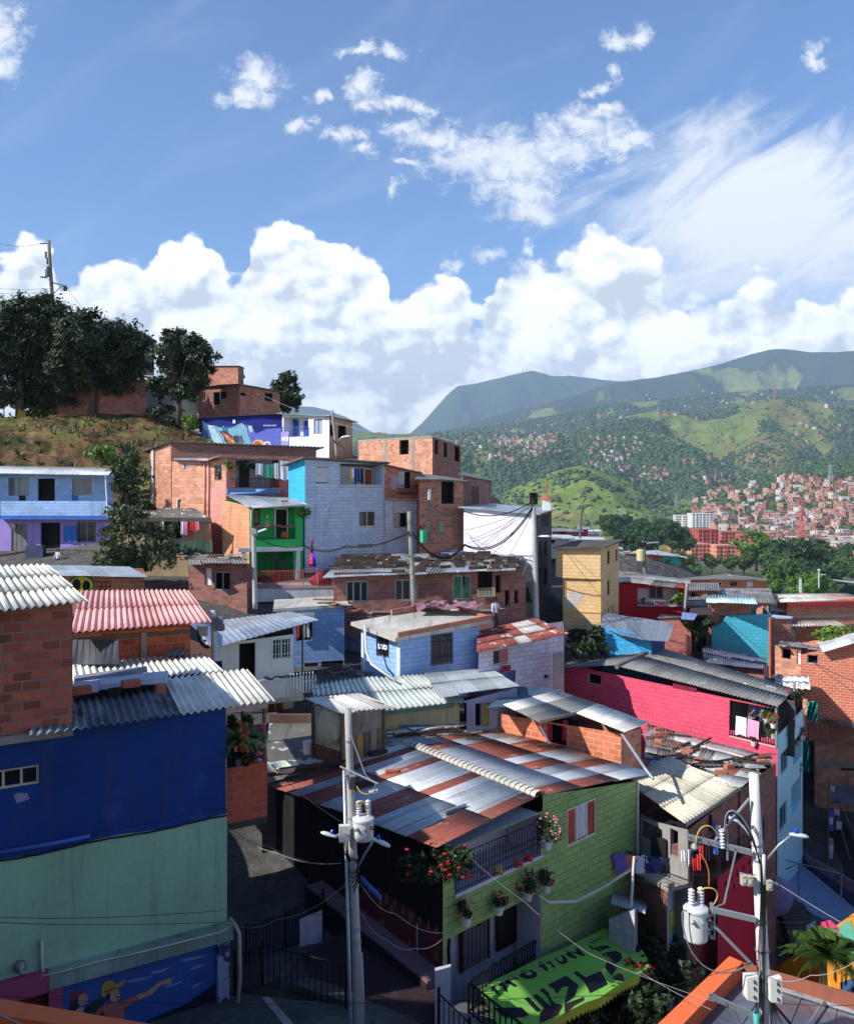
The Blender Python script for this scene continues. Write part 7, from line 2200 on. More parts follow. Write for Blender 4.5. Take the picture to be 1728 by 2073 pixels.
# uneven lower edge of the blue paint, cable and pipe along it
gg=random.Random(4)
N_=40
mb=MB()
for i in range(N_):
 a_,b2=w.L*i/N_,w.L*(i+1)/N_
 za_=ZBG+0.03*math.sin(i*0.35)-0.03;zb3=ZBG+0.03*math.sin((i+1)*0.35)-0.03
 mb.hexa([w.pt(a_,za_,0.03),w.pt(b2,zb3,0.03),w.pt(b2,zb3,0.042),w.pt(a_,za_,0.042),w.pt(a_,ZBG+0.12,0.03),w.pt(b2,ZBG+0.12,0.03),w.pt(b2,ZBG+0.12,0.042),w.pt(a_,ZBG+0.12,0.042)])
mb.build('blue_edge',BLUEP,h.o)
mb=MB();mb.tube([w.pt(w.L*i/30,ZBG-0.05+0.02*math.sin(i*0.5)+0.006*math.sin(i*2.3),0.06)for i in range(31)],0.022,5)
tag(mb.build('cable',MCB,None,smooth=True),'thick black cable along the border of the blue and the mint green wall','cable')
mb=MB();mb.tube([w.pt(Uw(-20),Zw(0,1722),0.09),w.pt(Uw(90),Zw(100,1706),0.09),w.pt(Uw(180),Zw(180,1690),0.09)],0.045,7)
tag(mb.build('pipe',pln(cs(70,104,186)),None,smooth=True),'short blue painted pipe low on the deep blue wall','pipe')
paint(w,[(28,1610),(36,1605),(55,1606),(60,1617),(48,1622),(34,1626)],plas(cs(150,146,176)),h.o,0.006)
# beam over the mural
zB0,zB1=-10.22,-9.84
mb=MB();w.rect(mb,Uw(96),w.L+0.1,zB0,zB1,0.03,0.22);mb.build('ledge_beam',plas(cs(150,172,160),0.6),h.o)
mb=MB();w.rect(mb,0.0,Uw(96),zB0-0.05,zB1,0.03,0.2);w.rect(mb,Uw(96),Uw(124),-12.5,zB0,0.03,0.17);w.rect(mb,0.0,Uw(-5),-12.5,zB0,0.03,0.17);mb.build('pink_frame',plas(cs(176,78,110),0.2),h.o)
mb=MB();w.rect(mb,Uw(-4),Uw(95),-12.5,zB0-0.05,0.03,0.05);wo=mb.build('window',pln(cs(110,24,34),var=0.3),h.o)
mb=MB()
for i in range(4):mb.tube([w.pt(Uw(-4+25*i),-12.2,0.1),w.pt(Uw(20+25*i),-10.9,0.1)],0.02,4)
mb.build('bars',MWD,wo)
mb=MB();w.rect(mb,Uw(124),Uw(436),-13.4,zB0,0.03,0.06);mb.build('mural_wall',plas(cs(58,98,168),0.3),h.o)
mb=MB();w.rect(mb,Uw(436),w.L+0.03,-13.4,zB0,0.03,0.16);mb.build('mottled_column',plas(cs(56,62,110),0.3,patch=cs(160,166,190),pthr=0.5),h.o)
def mp(poly,c_,o_=0.064,v_=0.15):paint(w,poly,pln(cs(*c_),var=v_),h.o,o_)
mp([(270,2090),(300,2062),(345,2042),(372,2032),(400,2012),(434,1988),(434,2110),(270,2110)],(26,34,56),0.066)
mp([(250,2090),(290,2070),(330,2058),(360,2062),(300,2100)],(60,90,120),0.069)
for x,y,l_ in((250,1985,60),(300,1968,44),(360,1942,60),(280,2015,30),(380,1960,34),(385,1996,24),(330,1995,40)):
 mp([(x,y),(x+l_*0.3,y-5),(x+l_,y-12),(x+l_*0.7,y-4),(x+l_*0.2,y+2)],(112,146,200),0.067)
SK=(206,150,130)
mp([(133,2055),(146,2020),(156,2016),(158,2032),(148,2052),(136,2062)],(70,34,50),0.070)
mp([(128,2075),(150,2045),(163,2034),(176,2046),(184,2064),(178,2095),(128,2095)],(206,160,150),0.071)
mp([(158,2014),(170,2006),(174,2012),(177,2019),(174,2029),(163,2034),(156,2026)],SK,0.072)
mp([(139,2026),(142,2011),(154,2003),(170,2002),(173,2007),(158,2012),(147,2026)],(150,56,96),0.074)
mp([(166,2044),(180,2030),(196,2020),(214,2018),(206,2034),(190,2046),(176,2052)],(30,56,52),0.073)
mp([(214,2014),(222,2004),(224,2022),(217,2022)],(40,26,24),0.076)
mp([(221,2006),(234,1998),(239,2004),(241,2012),(240,2020),(230,2028),(221,2022)],SK,0.077)
mp([(233,2014),(240,2014),(239,2017),(233,2018)],(40,26,24),0.080)
mp([(203,2012),(205,1992),(214,1983),(226,1982),(233,1990),(243,1984),(252,1978),(249,1990),(232,2002),(215,2010),(208,2016)],(190,150,70),0.079)
mp([(208,2004),(216,2002),(232,1994),(233,1997),(216,2006),(208,2008)],(120,86,40),0.082)
mp([(188,2062),(196,2040),(206,2034),(224,2028),(240,2026),(260,2018),(275,2012),(279,2021),(258,2034),(250,2050),(246,2095),(196,2095)],(190,104,92),0.078)
mp([(196,2052),(206,2044),(214,2060),(216,2090),(208,2090),(206,2064)],(80,44,56),0.080)
mp([(275,2011),(298,2003),(320,1986),(336,1979),(351,1976),(346,1980),(344,1988),(336,1990),(322,1992),(304,2012),(279,2021)],SK,0.079)
mp([(252,2036),(258,2034),(250,2052),(247,2070)],(80,44,56),0.081)
for i in range(5):
 yy=1962+i*6
 for j in range(3 if i in(1,2)else 2):
  x0=391+j*7
  mp([(x0,yy),(x0+5,yy-1),(x0+5,yy),(x0,yy+1.2)],(24,30,60),0.066,0)
# pipes on the green wall
q=lambda x,y,o_=0.1:w.pt(Uw(x),Zw(x,y),o_)
mb=MB();mb.tube([q(83,1900),q(83,1950),q(86,1962),q(78,1968)],0.035,6);tag(mb.build('pipe',M_PVC,None,smooth=True),'short bent white pipe on the mint green wall','pipe')
mb=MB();mb.tube([q(80,1968,0.2),q(120,1957,0.24),q(200,1935,0.25),q(296,1914,0.25),q(380,1893,0.25),q(440,1878,0.25),q(462,1864,0.25)],0.022,5);tag(mb.build('conduit',M_PVC,None,smooth=True),'thin white conduit lying on the ledge over the mural','conduit')
mb=MB();mb.lathe(q(39,1952,0.03),[(0,0),(0.12,0),(0.11,0.12),(0.05,0.16),(0.04,0.26),(0,0.27)],10,axis=(0.5,-0.8,-0.3));tag(mb.build('wall_lamp',MFR,None,smooth=True),'small round wall lamp low on the mint green wall','wall lamp')
mb=MB();mb.tube([q(459,1852,0.2),q(466,1862,0.35),q(471,1874,0.42),q(473,1960,0.42),P(474,2120,20.2)],0.045,7);tag(mb.build('downpipe',pln(cs(176,166,144)),None,smooth=True),'cream downpipe at the right corner of the mural house','pipe')
# roofs of that house
WF=sht(cs(222,218,204),rust=0.0,rough=0.8,metal=0,patchc=cs(150,144,130),pthr=0.72)
DF=sht(cs(120,124,132),rust=0.0,rough=0.8,metal=0,patchc=cs(86,88,96),pthr=0.5)  # dark sheeting; its colour also carries the shadow cast on the left part
e1=P(556,1418,21.2);e0=P(60,1490,17.6)
r1=P(500,1354,24.3);r0=P(60,1407,20.4)
sheet(h.o,[e0,e1,r1,r0],[WF,DF],pitch=0.177,amp=0.03,seg=8,rows=1,thick=0.012,seed=2,cell=lambda r,s_,c:int(s_<4))
sheet(h.o,[P(60,1394,20.9),P(452,1358,23.8),P(414,1323,26.4),P(60,1350,23.2)],[WF],pitch=0.177,amp=0.03,seg=8,thick=0.012,seed=3)
# slabs and planks resting on it
for i,(x0,x1)in enumerate(((148,200),(201,270),(271,338))):
 Ya=19.9+0.55*i
 tag(solid('concrete_slab',[P(x0,1398-8.2*i-(4 if i else 0),Ya),P(x1,1390-8.2*i,Ya+0.5),P(x1+2,1372-7*i,Ya+1.6),P(x0+2,1378-7*i,Ya+1.1)],0.12,plas(cs(176,184,200),0.2)),('leftmost of the three pale slabs on the wavy roof','middle one of the three pale slabs on the wavy roof','rightmost pale slab on the wavy roof, with a rounded corner')[i],'slab')
tag(solid('timber',[P(150,1374,20.9),P(298,1353,22.3),P(296,1348,22.7),P(150,1368,21.3)],0.1,pln(cs(130,134,146),var=0.3)),'long grey timber lying on the pale slabs','timber')
for i,(x,y,Y)in enumerate(((165,1402,19.6),(265,1388,20.6),(325,1398,20.4))):
 o=b1.copy();col.objects.link(o);o.location=P(x,y,Y);o.rotation_euler=(0,0,(0.6,0.6,2.0)[i]);
 if 'group'in o:del o['group']
 o['label']=('red brick under the left pale slab on the wavy roof','red brick under the middle pale slabs','single broken brick lying on the dark wavy sheets')[i];o['category']='brick'
# dark patch painted as the unlit inside of a jagged hole in the sheets
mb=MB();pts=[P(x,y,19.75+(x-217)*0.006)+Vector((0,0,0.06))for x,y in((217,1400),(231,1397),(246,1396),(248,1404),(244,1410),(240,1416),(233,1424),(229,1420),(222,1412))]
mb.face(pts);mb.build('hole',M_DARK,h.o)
# brick storey standing on the roof
h2=House('brick_storey','rough red brick storey with a white wavy roof standing on the blue house','house',[(xl,T(147,18.5,xl,HD),1240),(147,18.5,1224)],1480,zb=-4.90,depth=2.6)
w2=h2.w[0];w2.za=w2.zt=P(147,1222,18.5).z
h2.ring=[Vector((p.x,p.y,w2.za))for p in h2.ring]
h2.walls([blk(cs(176,96,74),mortar=cs(146,130,120),bw=0.36,bh=0.2,var=0.4,msize=0.024,dirt=0.3,bump=1.0)])
mb=MB();w2.rect(mb,0,w2.L,-5.02,-4.86,0.0,0.05);mb.build('mortar_edge',MCN,h2.o)
sheet(h2.o,[P(-160,1255,15.6),P(178,1216,18.6),P(96,1143,22.4),P(-160,1150,19.6)],[WF],pitch=0.177,amp=0.03,seg=8,rows=3,step=0.03,thick=0.012,seed=6)
# pink roofed house behind it
h3=House('pink_roof_house','orange brick house under a bright pink wavy roof','house',[(110,T(385,26.5,110,66),1285),(385,26.5,1266)],1420,depth=4)
w3=h3.w[0]
h3.walls([blk(cs(200,92,60),mortar=cs(176,140,116),msize=0.02,var=0.25)])
sheet(h3.o,[P(143,1280,23.6),P(428,1258,26.2),P(380,1194,30.6),P(163,1196,28.2)],[sht(cs(238,170,162),rust=0.0,rough=0.75,metal=0)],pitch=0.177,amp=0.03,seg=8,rows=2,step=0.03,thick=0.012,seed=7)
mb=MB();w3.rect(mb,w3.u(285),w3.u(297),h3.z0,w3.uz(290,1280)[1],0.005,0.08);mb.build('column',MCN,h3.o)
mb=MB();w3.rect(mb,0,w3.L,w3.za-0.12-0.1,w3.za-0.1,0.004,0.05);mb.build('wood_beam',MWD,h3.o)
mb=MB();n=8
for i in range(n):
 x0,x1=145+95*i/n,145+95*(i+1)/n
 mb.face([P(x0,1345,23.6+0.05*math.sin(i)),P(x1,1345,23.6+0.05*math.sin(i+1)),P(x1,1294,24.3),P(x0,1296,24.3)])
tag(mb.build('grey_sheet',sht(cs(96,98,102),rust=0.2,pitch=0.15),None),'grey sheet leaning on the wall below the pink roof','sheet')
tag(solid('sheet_scrap',[P(335,1325,25.4),P(382,1322,25.6),P(374,1310,26.3),P(345,1314,26.2)],0.04,M_OLD),'grey scrap of roofing between the pink and the white wavy roofs','scrap')
# brick planter balcony at the corner
hb=House('brick_balcony','small brick balcony full of tropical plants on the corner of the blue house','balcony',[(458,20.75,1556),(541,T(458,20.75,541,HD),1546)],1652,depth=1.6)
wb=hb.w[0]
wb.za=wb.zt=P(458,1556,20.75).z
hb.ring=[Vector((p.x,p.y,wb.za))for p in hb.ring]
hb.walls([blk(cs(190,88,62),mortar=cs(150,116,98),msize=0.016,bw=0.36)])
mb=MB();mb.hexa([p+Vector((0,0,0))for p in[Vector((q_.x,q_.y,hb.z0-0.16))for q_ in hb.ring]]+[Vector((q_.x,q_.y,hb.z0-0.003))for q_ in hb.ring]);mb.build('floor_slab',plas(cs(80,78,72),0.5),hb.o)
mb=MB();mb.auto([tuple(p-Vector((0,0,0.05)))for p in hb.ring]);mb.build('soil',MDW,hb.o)
mb=MB()
for u_,o_ in((wb.L-0.06,-0.05),(wb.L-0.06,-1.5)):mb.tube([wb.pt(u_,wb.za-0.1,o_),wb.pt(u_,-4.95,o_)],0.05,6)
mb.build('post',pln(cs(110,92,92)),hb.o)
mb=MB();wb.rect(mb,-0.02,wb.L,-5.12,-4.92,-0.06,0.02);mb.build('fascia_panel',pln(cs(196,170,170),var=0.25),hb.o)
def fronds(name,label,c,n,L,mat,seed,droop=0.5,wd=0.05,cat='plant',seg=6,upb=0.4,comb=False):
 """arching strap leaves or palm fronds from one point"""
 gg=random.Random(seed);mb=MB();c=Vector(c)
 for i in range(n):
  a=gg.uniform(0,6.28);e=gg.uniform(0.1,1.2)*upb*2
  d=Vector((math.cos(a)*math.cos(e),math.sin(a)*math.cos(e),math.sin(e)))
  l_=L*gg.uniform(0.6,1.1);side=d.cross(Vector((0,0,1))).normalized()
  pts=[c+d*l_*t/seg-Vector((0,0,droop*l_*(t/seg)**2))for t in range(seg+1)]
  if comb:
   for t in range(1,seg+1):
    for k_ in range(4):
     s2=(t-1+k_/4)/seg
     p=c+d*l_*s2-Vector((0,0,droop*l_*s2*s2))
     fl_=l_*0.28*math.sin(math.pi*min(1,s2+0.15))+0.02
     for sg in(-1,1):
      tip=p+side*sg*fl_+d*fl_*0.5-Vector((0,0,fl_*0.45))
      mb.face([p,p+d*wd*0.7,tip])
   mb.tube(pts,0.012,4)
  else:
   for t in range(seg):
    w0_,w1_=wd*(1-(t/seg)**2)+0.004,wd*(1-((t+1)/seg)**2)+0.002
    mb.face([pts[t]-side*w0_,pts[t]+side*w0_,pts[t+1]+side*w1_,pts[t+1]-side*w1_])
 return tag(mb.build(name,mat,None),label,cat)
fronds('staghorn_fern','big strap leaved plant in the middle of the brick balcony',P(488,1500,21.0),60,0.85,m_leaf(cs(88,116,50),0.4),3,wd=0.045,upb=0.5)
fronds('spiky_plant','spiky green plant at the right side of the brick balcony',P(515,1500,21.4),40,0.6,m_leaf(cs(110,136,60),0.4),4,wd=0.03)
v,f=leaf_cloud(P(490,1520,21.3),(0.5,0.4,0.42),1500,0.07,71,9);tag(np_mesh('leafy_plant',v,f,MLD,None),'dense dark foliage low on the brick balcony','plant')
v,f=leaf_cloud(P(485,1465,21.6),(0.3,0.25,0.32),700,0.07,72,6);tag(np_mesh('hanging_plant',v,f,MLF,None),'leafy plant hanging under the fascia of the brick balcony','plant')
mb=MB();gg=random.Random(1);c0=P(494,1490,20.9)
for i in range(30):p=c0+Vector((gg.uniform(-.12,.12),gg.uniform(-.1,.1),gg.uniform(-.35,.3)));mb.lathe(p,[(0,-0.06),(0.06,0),(0.03,0.07),(0,0.08)],6)
tag(mb.build('dried_fern',pln(cs(170,100,60),var=0.4),None),'orange brown dried fern heart in the brick balcony greenery','plant')
for i,(x,y)in enumerate(((473,1519),(532,1479),(536,1468),(533,1517),(526,1526),(482,1512))):
 mb=MB();p=P(x,y,20.7+i*0.1)
 for k_ in range(4):mb.lathe(p+Vector((gg.uniform(-.05,.05),0,gg.uniform(-.05,.05))),[(0,0),(0.04,0.02),(0.05,0.05),(0,0.06)],7)
 tag(mb.build('pink_flower',PINK if i!=1 else MAG,None),'pink bloom among the tropical plants of the brick balcony','flower','pink blooms on the brick balcony')
for i,(x,r_)in enumerate(((483,0.1),(503,0.12),(514,0.1),(524,0.09),(534,0.09))):
 p=P(x,1551,21.1+i*0.12);mb=MB();mb.lathe(p,[(0,0),(r_*0.7,0),(r_,r_*1.8),(0,r_*1.7)],10)
 tag(mb.build('plant_pot',(MFR,M_TERRA,M_TERRA,MWF,MWF)[i],None),('grey pot at the left of the brick balcony ledge','large clay pot in the middle of the brick balcony ledge','small clay pot right of the large clay one','white pot second from the right on the brick balcony ledge','white pot at the right end of the brick balcony ledge')[i],'pot')
#orange roofs of the viewer's own building
ORG=plas(cs(232,112,62),0.12)
o=thing('orange_roof','orange edged flat metal roof under the big transformer pole','roof',P(1500,2073,18))
zr_=-10.4
def gp(x,y,z):Y=(HY-y)/1 and-z*F/(y-HY);return P(x,y,Y)
c0=gp(1476,1936,zr_);cl=gp(1240,2160,zr_);cr2=gp(1760,2020,zr_)
ci=gp(1503,1948,zr_);cli=gp(1290,2170,zr_)
mb=MB();mb.hexa([p-Vector((0,0,3.5))for p in(cl,cli,ci,c0)]+[cl,cli,ci,c0]);mb.build('parapet',ORG,o)
mb=MB();ci3=gp(1506,1951,zr_);mb.hexa([p-Vector((0,0,3.5))for p in(ci,cr2,gp(1760,2028,zr_),ci3)]+[ci,cr2,gp(1760,2028,zr_),ci3]);mb.build('back_edge',plas(cs(150,90,70),0.3),o)
mtop=sht(cs(128,130,138),rust=0.25,rthr=0.5,rough=0.35,metal=0.5,rustc=cs(210,96,70),name='metal_roof')
zi=zr_-0.35
a_,b2,c2_,d2_=gp(1285,2200,zi),gp(1800,2220,zi),gp(1765,2046,zi),gp(1500,1966,zi)
mb=MB();mb.auto([a_,b2,c2_,d2_]);mb.build('roof_sheet',mtop,o)
mb=MB()
dv=(c2_-d2_)
for t in(0.25,0.5,0.75):p=d2_.lerp(c2_,t);q2=a_.lerp(b2,t);mb.tube([p+Vector((0,0,.02)),q2+Vector((0,0,.02))],0.012,4)
mb.build('seam',MFR,o)
mb=MB();mb.obox(c2_+Vector((-0.05,0,0.03)),d2_-c2_,(0.05,-0.5,0),(0,0,0.05));mb.build('flashing',M_ZN,o)
mb=MB();mb.tube([gp(1585,2150,zi+.1),gp(1668,2028,zi+.1)],0.03,4);tag(mb.build('angle_bar',MGV,None),'pale angle bar lying across the metal roof','bar')
mb=MB();gg=random.Random(6)
for k_ in range(4):mb.tube([gp(1500-i*12+gg.uniform(-2,2),1962+i*11.5+gg.uniform(-2,2),zi+0.12)for i in range(15)],0.02,5)
tag(mb.build('cable_bundle',MCB,None,smooth=True),'bundle of black cables along the orange parapet','cable bundle')
o=thing('orange_parapet','orange parapet strip in the bottom left corner','parapet',P(100,2060,11))
zo=-6.3
a_,b2,c2_,d2_=gp(-60,2048,zo),gp(330,2104,zo),gp(330,2078,zo),gp(-60,2012,zo)
mb=MB();mb.hexa([p-Vector((0,0,0.5))for p in(a_,b2,c2_,d2_)]+[a_,b2,c2_,d2_]);mb.build('parapet',ORG,o)
mb=MB();e_=[gp(-60,2052,zo-.3),gp(330,2110,zo-.3),gp(200,2300,zo-.3),gp(-80,2300,zo-.3)];mb.auto(e_);mb.build('roof_sheet',pln(cs(52,52,58)),o)
mb=MB();mb.tube([gp(-10,2052,zo),gp(30,2068,zo),gp(60,2085,zo)],0.012,5);mb.build('cable',MPC,o)
#alley, stairs and railings
ST=plas(cs(96,96,100),0.4)
al=MB()
def slab_on(pts,z=None,up=0.03):return[P(x,y,Y)+Vector((0,0,up))for x,y,Y in pts]
def strip(name,label,cat,pts,mat,thick=0.3,kind=None):
 p=slab_on(pts);mb=MB();n=len(p)
 mb.auto([tuple(q_)for q_ in p]);
 for i in range(n):mb.auto([tuple(p[i]-Vector((0,0,thick))),tuple(p[(i+1)%n]-Vector((0,0,thick))),tuple(p[(i+1)%n]),tuple(p[i])])
 return tag(mb.build(name,mat,None),label,cat,kind=kind)
strip('path','grey concrete alley floor between the mural house and the black wall','path',[(455,1960,22.3),(500,1990,21.6),(606,1905,24),(690,1760,28.5),(590,1690,31.5),(458,1700,31)],plas(cs(70,72,78),0.35),kind='structure')
for i in range(7):
 Ya=31+i*0.5;zz_=P(500,1712,31).z+i*0.19
 y0=HY-zz_*F/Ya
 mb=MB();p0=P(462,y0,Ya);p1=P(560-i*3,y0,Ya)
 mb.hexa([Vector((p.x,p.y+dy,z2))for z2 in(zz_-0.9,zz_)for p,dy in((p0,0),(p1,0),(p1,0.52),(p0,0.52))]);
 if i==0:stp=thing('stair','worn concrete stair climbing into the dark behind the brick balcony','stair',(p0+p1)/2)
 mb.build('step',ST,stp)
# planted terrace below with low walls
strip('planter','dark painted planter terrace with a floral mural inside the railings','planter',[(560,2010,20.7),(660,2050,20.2),(880,2075,20.2),(890,2010,21.3),(700,1885,24.2),(600,1945,22.5)],plas(cs(58,40,44),0.5,patch=cs(44,60,76),pthr=0.55),1.5)
strip('garden_bed','dark earth bed at the bottom below the railings','garden bed',[(478,2110,18.6),(700,2140,18.6),(700,2030,20.2),(560,1985,21),(478,2020,20.6)],plas(cs(44,46,38),0.6),1.0)
tag(solid('kerb',[P(530,2020,20.3),P(545,2018,20.3),P(600,2080,19),P(580,2082,19)],0.1,MCN),'short sloping concrete kerb in the dark bed','kerb')
RB=pln(cs(20,20,24),0.5)
def fence(label,pts,hgt,n):
 o=thing('iron_railing',label,'railing',P(*pts[0]))
 for i in range(len(pts)-1):
  rail(o,P(*pts[i]),P(*pts[i+1]),hgt,RB,n,r=0.012,name='railing_panel')
 mb=MB()
 for i,p in enumerate(pts):
  mb=MB();q_=P(*p);mb.tube([q_-Vector((0,0,0.1)),q_+Vector((0,0,hgt+0.12))],0.035,5);mb.build('post',RB,o)
 return o
fence('upper black railing beside the striped towel',[(498,1962,22.3),(578,1930,23.4),(654,1884,24.6)],1.02,12)
fence('lower black railing around the planted terrace',[(474,2020,20.6),(531,2000,20.9),(700,2045,19.9)],1.0,14)
tw=cloth(P(606,1862,23.6),P(652,1842,24.0),1.0,pln(cs(206,196,206),0.9,var=0.25),'pale striped towel hanging on the upper black railing',name='towel',cat='towel',wav=0.02)
cloth(P(606,1862,23.62),P(652,1842,24.02),0.02,pln(cs(206,196,206)),'folded top edge of the striped towel on the railing',name='towel_edge',cat='towel')if False else None
# mural band on the black side wall of the green house
hs=Wall((548,28.3),(896,YA),1596,1722,0,zb=-15.6)
ob=thing('mural_wall','low wall with a dark red feather mural and a pinkish ledge along the black wall','wall',P(780,1960,22.5))
MRED=plas(cs(112,50,50),0.35,patch=cs(140,90,60),pthr=0.64)
band=[(650,1880),(660,1862),(700,1838),(740,1800),(760,1795),(790,1812),(815,1830),(838,1840),(850,1858),(878,1878),(896,1890),(896,2010),(860,1990),(800,1940),(745,1905),(690,1890)]
mbb=MB();uz_=[hs.uz(*p)for p in band];mbb.face([hs.pt(u,z,0.02)for u,z in uz_],uz_);mbb.build('red_band',MRED,ob)
gg=random.Random(12)
for i in range(26):
 t=gg.random();x=700+190*t;y=1815+75*t+gg.uniform(-15,75)
 if i<9:x=750+i*17;y=1800+i*10.5
 rx_,ry_=gg.uniform(2.5,4),gg.uniform(7,11)
 paint(hs,[(x,y-ry_*1.5)]+disc(x,y,rx_,ry_,8),pln(cs(150,140,70),var=0.2),ob,0.03+0.001*i,'painted_feather')
 paint(hs,disc(x,y+1,rx_*0.55,ry_*0.4,8),pln(cs(40,90,110)),ob,0.032+0.001*i,'painted_eye')
lt=[(690,1893,0),(745,1908,0),(800,1944,0),(860,1992,0),(896,2012,0)]
L0=[hs.uz(x,y)for x,y,_ in lt]
zl=-11.6
mb=MB();ua,ub=hs.u(655),hs.u(903)
mb.hexa([hs.pt(ua,-15.6,0.05),hs.pt(ub,-15.6,0.05),hs.pt(ub,-15.6,0.6),hs.pt(ua,-15.6,0.6),hs.pt(ua,zl+0.35,0.05),hs.pt(ub,zl-0.1,0.05),hs.pt(ub,zl-0.1,0.6),hs.pt(ua,zl+0.35,0.6)])
mb.build('ledge',plas(cs(128,100,106),0.3),ob)
mb=MB();mb.hexa([hs.pt(ua,-15.6,0.601),hs.pt(ub,-15.6,0.601),hs.pt(ub,-15.6,0.63),hs.pt(ua,-15.6,0.63),hs.pt(ua,zl+0.3,0.601),hs.pt(ub,zl-0.16,0.601),hs.pt(ub,zl-0.16,0.63),hs.pt(ua,zl+0.3,0.63)])
mb.build('dark_mural',plas(cs(44,36,44),0.4,patch=cs(60,70,50),pthr=0.6),ob)
ws3=Wall((655,hs.pt(ua,0,0.65).y),(905,hs.pt(ub,0,0.65).y),1900,1990,0,zb=-15.6)
for i in range(44):
 x=gg.uniform(700,880);y=gg.uniform(1960,2066)
 paint(ws3,disc(x,y,gg.uniform(2,4),gg.uniform(2,3.5),7),pln(cs(*gg.choice(((60,110,120),(140,130,70),(110,60,50),(70,90,60)))),var=0.2),ob,0.02+0.001*i,'painted_dot')
# white stair pillar with railing
o=thing('white_pillar','white stair pillar at the corner under the green balcony','pillar',P(895,2073,20.5))
mb=MB();mb.hexa([P(880,2200,20.2),P(912,2200,20.2),P(912,2200,20.9),P(880,2200,20.9),P(880,1968,20.2),P(912,1958,20.2),P(912,1952,20.9),P(880,1960,20.9)]);mb.build('pillar',plas(cs(206,206,214),0.2),o)
fence('black handrail descending beside the white pillar',[(888,2085,19.6),(950,2150,18.6)],0.8,6)
strip('path','pale tiled landing under the green balcony','landing',[(912,2075,20.6),(912,2040,21.2),(1100,1985,25),(1190,1930,28),(1230,1960,27),(1010,2100,21)],plas(cs(150,146,142),0.3),0.6,'structure')
o=thing('iron_railing','ornate black railing with concrete panels and tinsel above the green awning','railing',P(1020,1960,22.5))
a_,b2=P(948,2052,21.3),P(1104,1950,25.3)
rail(o,a_,b2,0.75,RB,26,r=0.02,loops=True);rail(o,P(1060,2150,18.8),a_,0.75,RB,10,r=0.02)
mb=MB();gg=random.Random(3);mb.tube([a_.lerp(b2,t/24)+Vector((0,0,0.78+gg.uniform(-.03,.03)))for t in range(25)],0.05,6)
tag(mb.build('garland',pln(cs(26,28,34),var=0.5),None),'black tinsel wound on the ornate railing above the awning','garland')
#green awning with bold lettering
AW=[P(967,1992,22.2),P(1228,1878,26.4),P(1311,1946,24.6),P(1052,2110,19.9)]
o=thing('awning','bright green tarpaulin awning made of an old printed banner with upside down black letters','awning',AW[3])
# best plane through the corners
pa=AW[0];pn=(AW[1]-AW[0]).cross(AW[3]-AW[0]).normalized()
def onaw(zx,zy,up=0.012):
 x,y=930+zx/4.32,1860+zy/4.32
 d=Vector(((x-CX)/F,1.0,(HY-y)/F));t=pa.dot(pn)/d.dot(pn)
 nn=pn if pn.z>0 else-pn
 return d*t+nn*up
EDG=[(150,598),(300,540),(520,440),(740,330),(900,270),(1100,170),(1270,82),(1340,128),(1540,232),(1600,285),(1640,350),(1650,425)]
FRNT=[(1650,425),(1560,500),(1420,560),(1380,590),(1220,700),(1100,740),(900,840),(780,920),(600,1010),(420,1090)]
mb=MB()
poly=[onaw(*p)for p in EDG+FRNT[1:]+[(230,740)]]
ctr=onaw(850,520)
for i in range(len(poly)):mb.face([ctr,poly[i],poly[(i+1)%len(poly)]])
for i in range(len(poly)):mb.face([ctr-Vector((0,0,.01)),poly[(i+1)%len(poly)]-Vector((0,0,.01)),poly[i]-Vector((0,0,.01))])
mb.build('tarpaulin',plas(cs(126,188,80),0.2,rough=0.5),o)
mb=MB()
for i in range(len(FRNT)-1):
 n=5
 for k_ in range(n):
  p0=onaw(*FRNT[i]).lerp(onaw(*FRNT[i+1]),k_/n);p1=onaw(*FRNT[i]).lerp(onaw(*FRNT[i+1]),(k_+1)/n);pm=(p0+p1)/2
  mb.face([p0,p0-Vector((0,0,0.2)),pm-Vector((0,0,0.3)),p1-Vector((0,0,0.2)),p1])
mb.build('scalloped_valance',plas(cs(196,214,70),0.2),o)
AK=pln(cs(20,20,40),0.5,var=0.15);AG=pln(cs(126,188,80),0.5);AY=pln(cs(196,204,66),0.5)
def let(poly,m_=None,up=0.018,nm='letter'):
 mb=MB();mb.face([onaw(a,b_,up)for a,b_ in poly]);mb.build(nm,m_ or AK,o)
let([(290,788),(540,782),(610,850),(560,870),(400,878)])
let([(560,705),(600,690),(715,812),(675,825)]);let([(636,678),(672,664),(735,720),(800,775),(855,750),(850,800),(760,830),(700,830),(740,790)]);let([(695,630),(735,615),(780,660),(800,710),(850,765),(800,778),(765,690)])
let([(770,585),(930,505),(1038,588),(1005,690),(915,755),(950,600),(900,605),(850,668),(820,620),(790,605)])
let([(992,480),(1025,464),(1100,520),(1235,463),(1295,580),(1240,610),(1140,660),(1110,600),(1085,555)])
let([(1290,372),(1372,440),(1330,510),(1268,438)]);
let([(1172,272),(1220,245),(1290,240),(1322,260),(1268,275),(1232,296)])
let([(1240,320),(1290,296),(1360,288),(1410,308),(1422,345),(1400,380),(1355,402),(1322,385),(1330,362),(1300,350)])
let([(1400,165),(1438,182),(1470,205),(1448,212),(1420,196)]);let([(1505,262),(1540,236),(1595,262),(1572,300),(1548,305),(1530,285)]);let([(1570,330),(1610,315),(1630,335),(1600,345)]);let([(1600,400),(1645,372),(1648,395),(1610,420)]);let([(1320,158),(1360,138),(1380,150),(1340,168)])
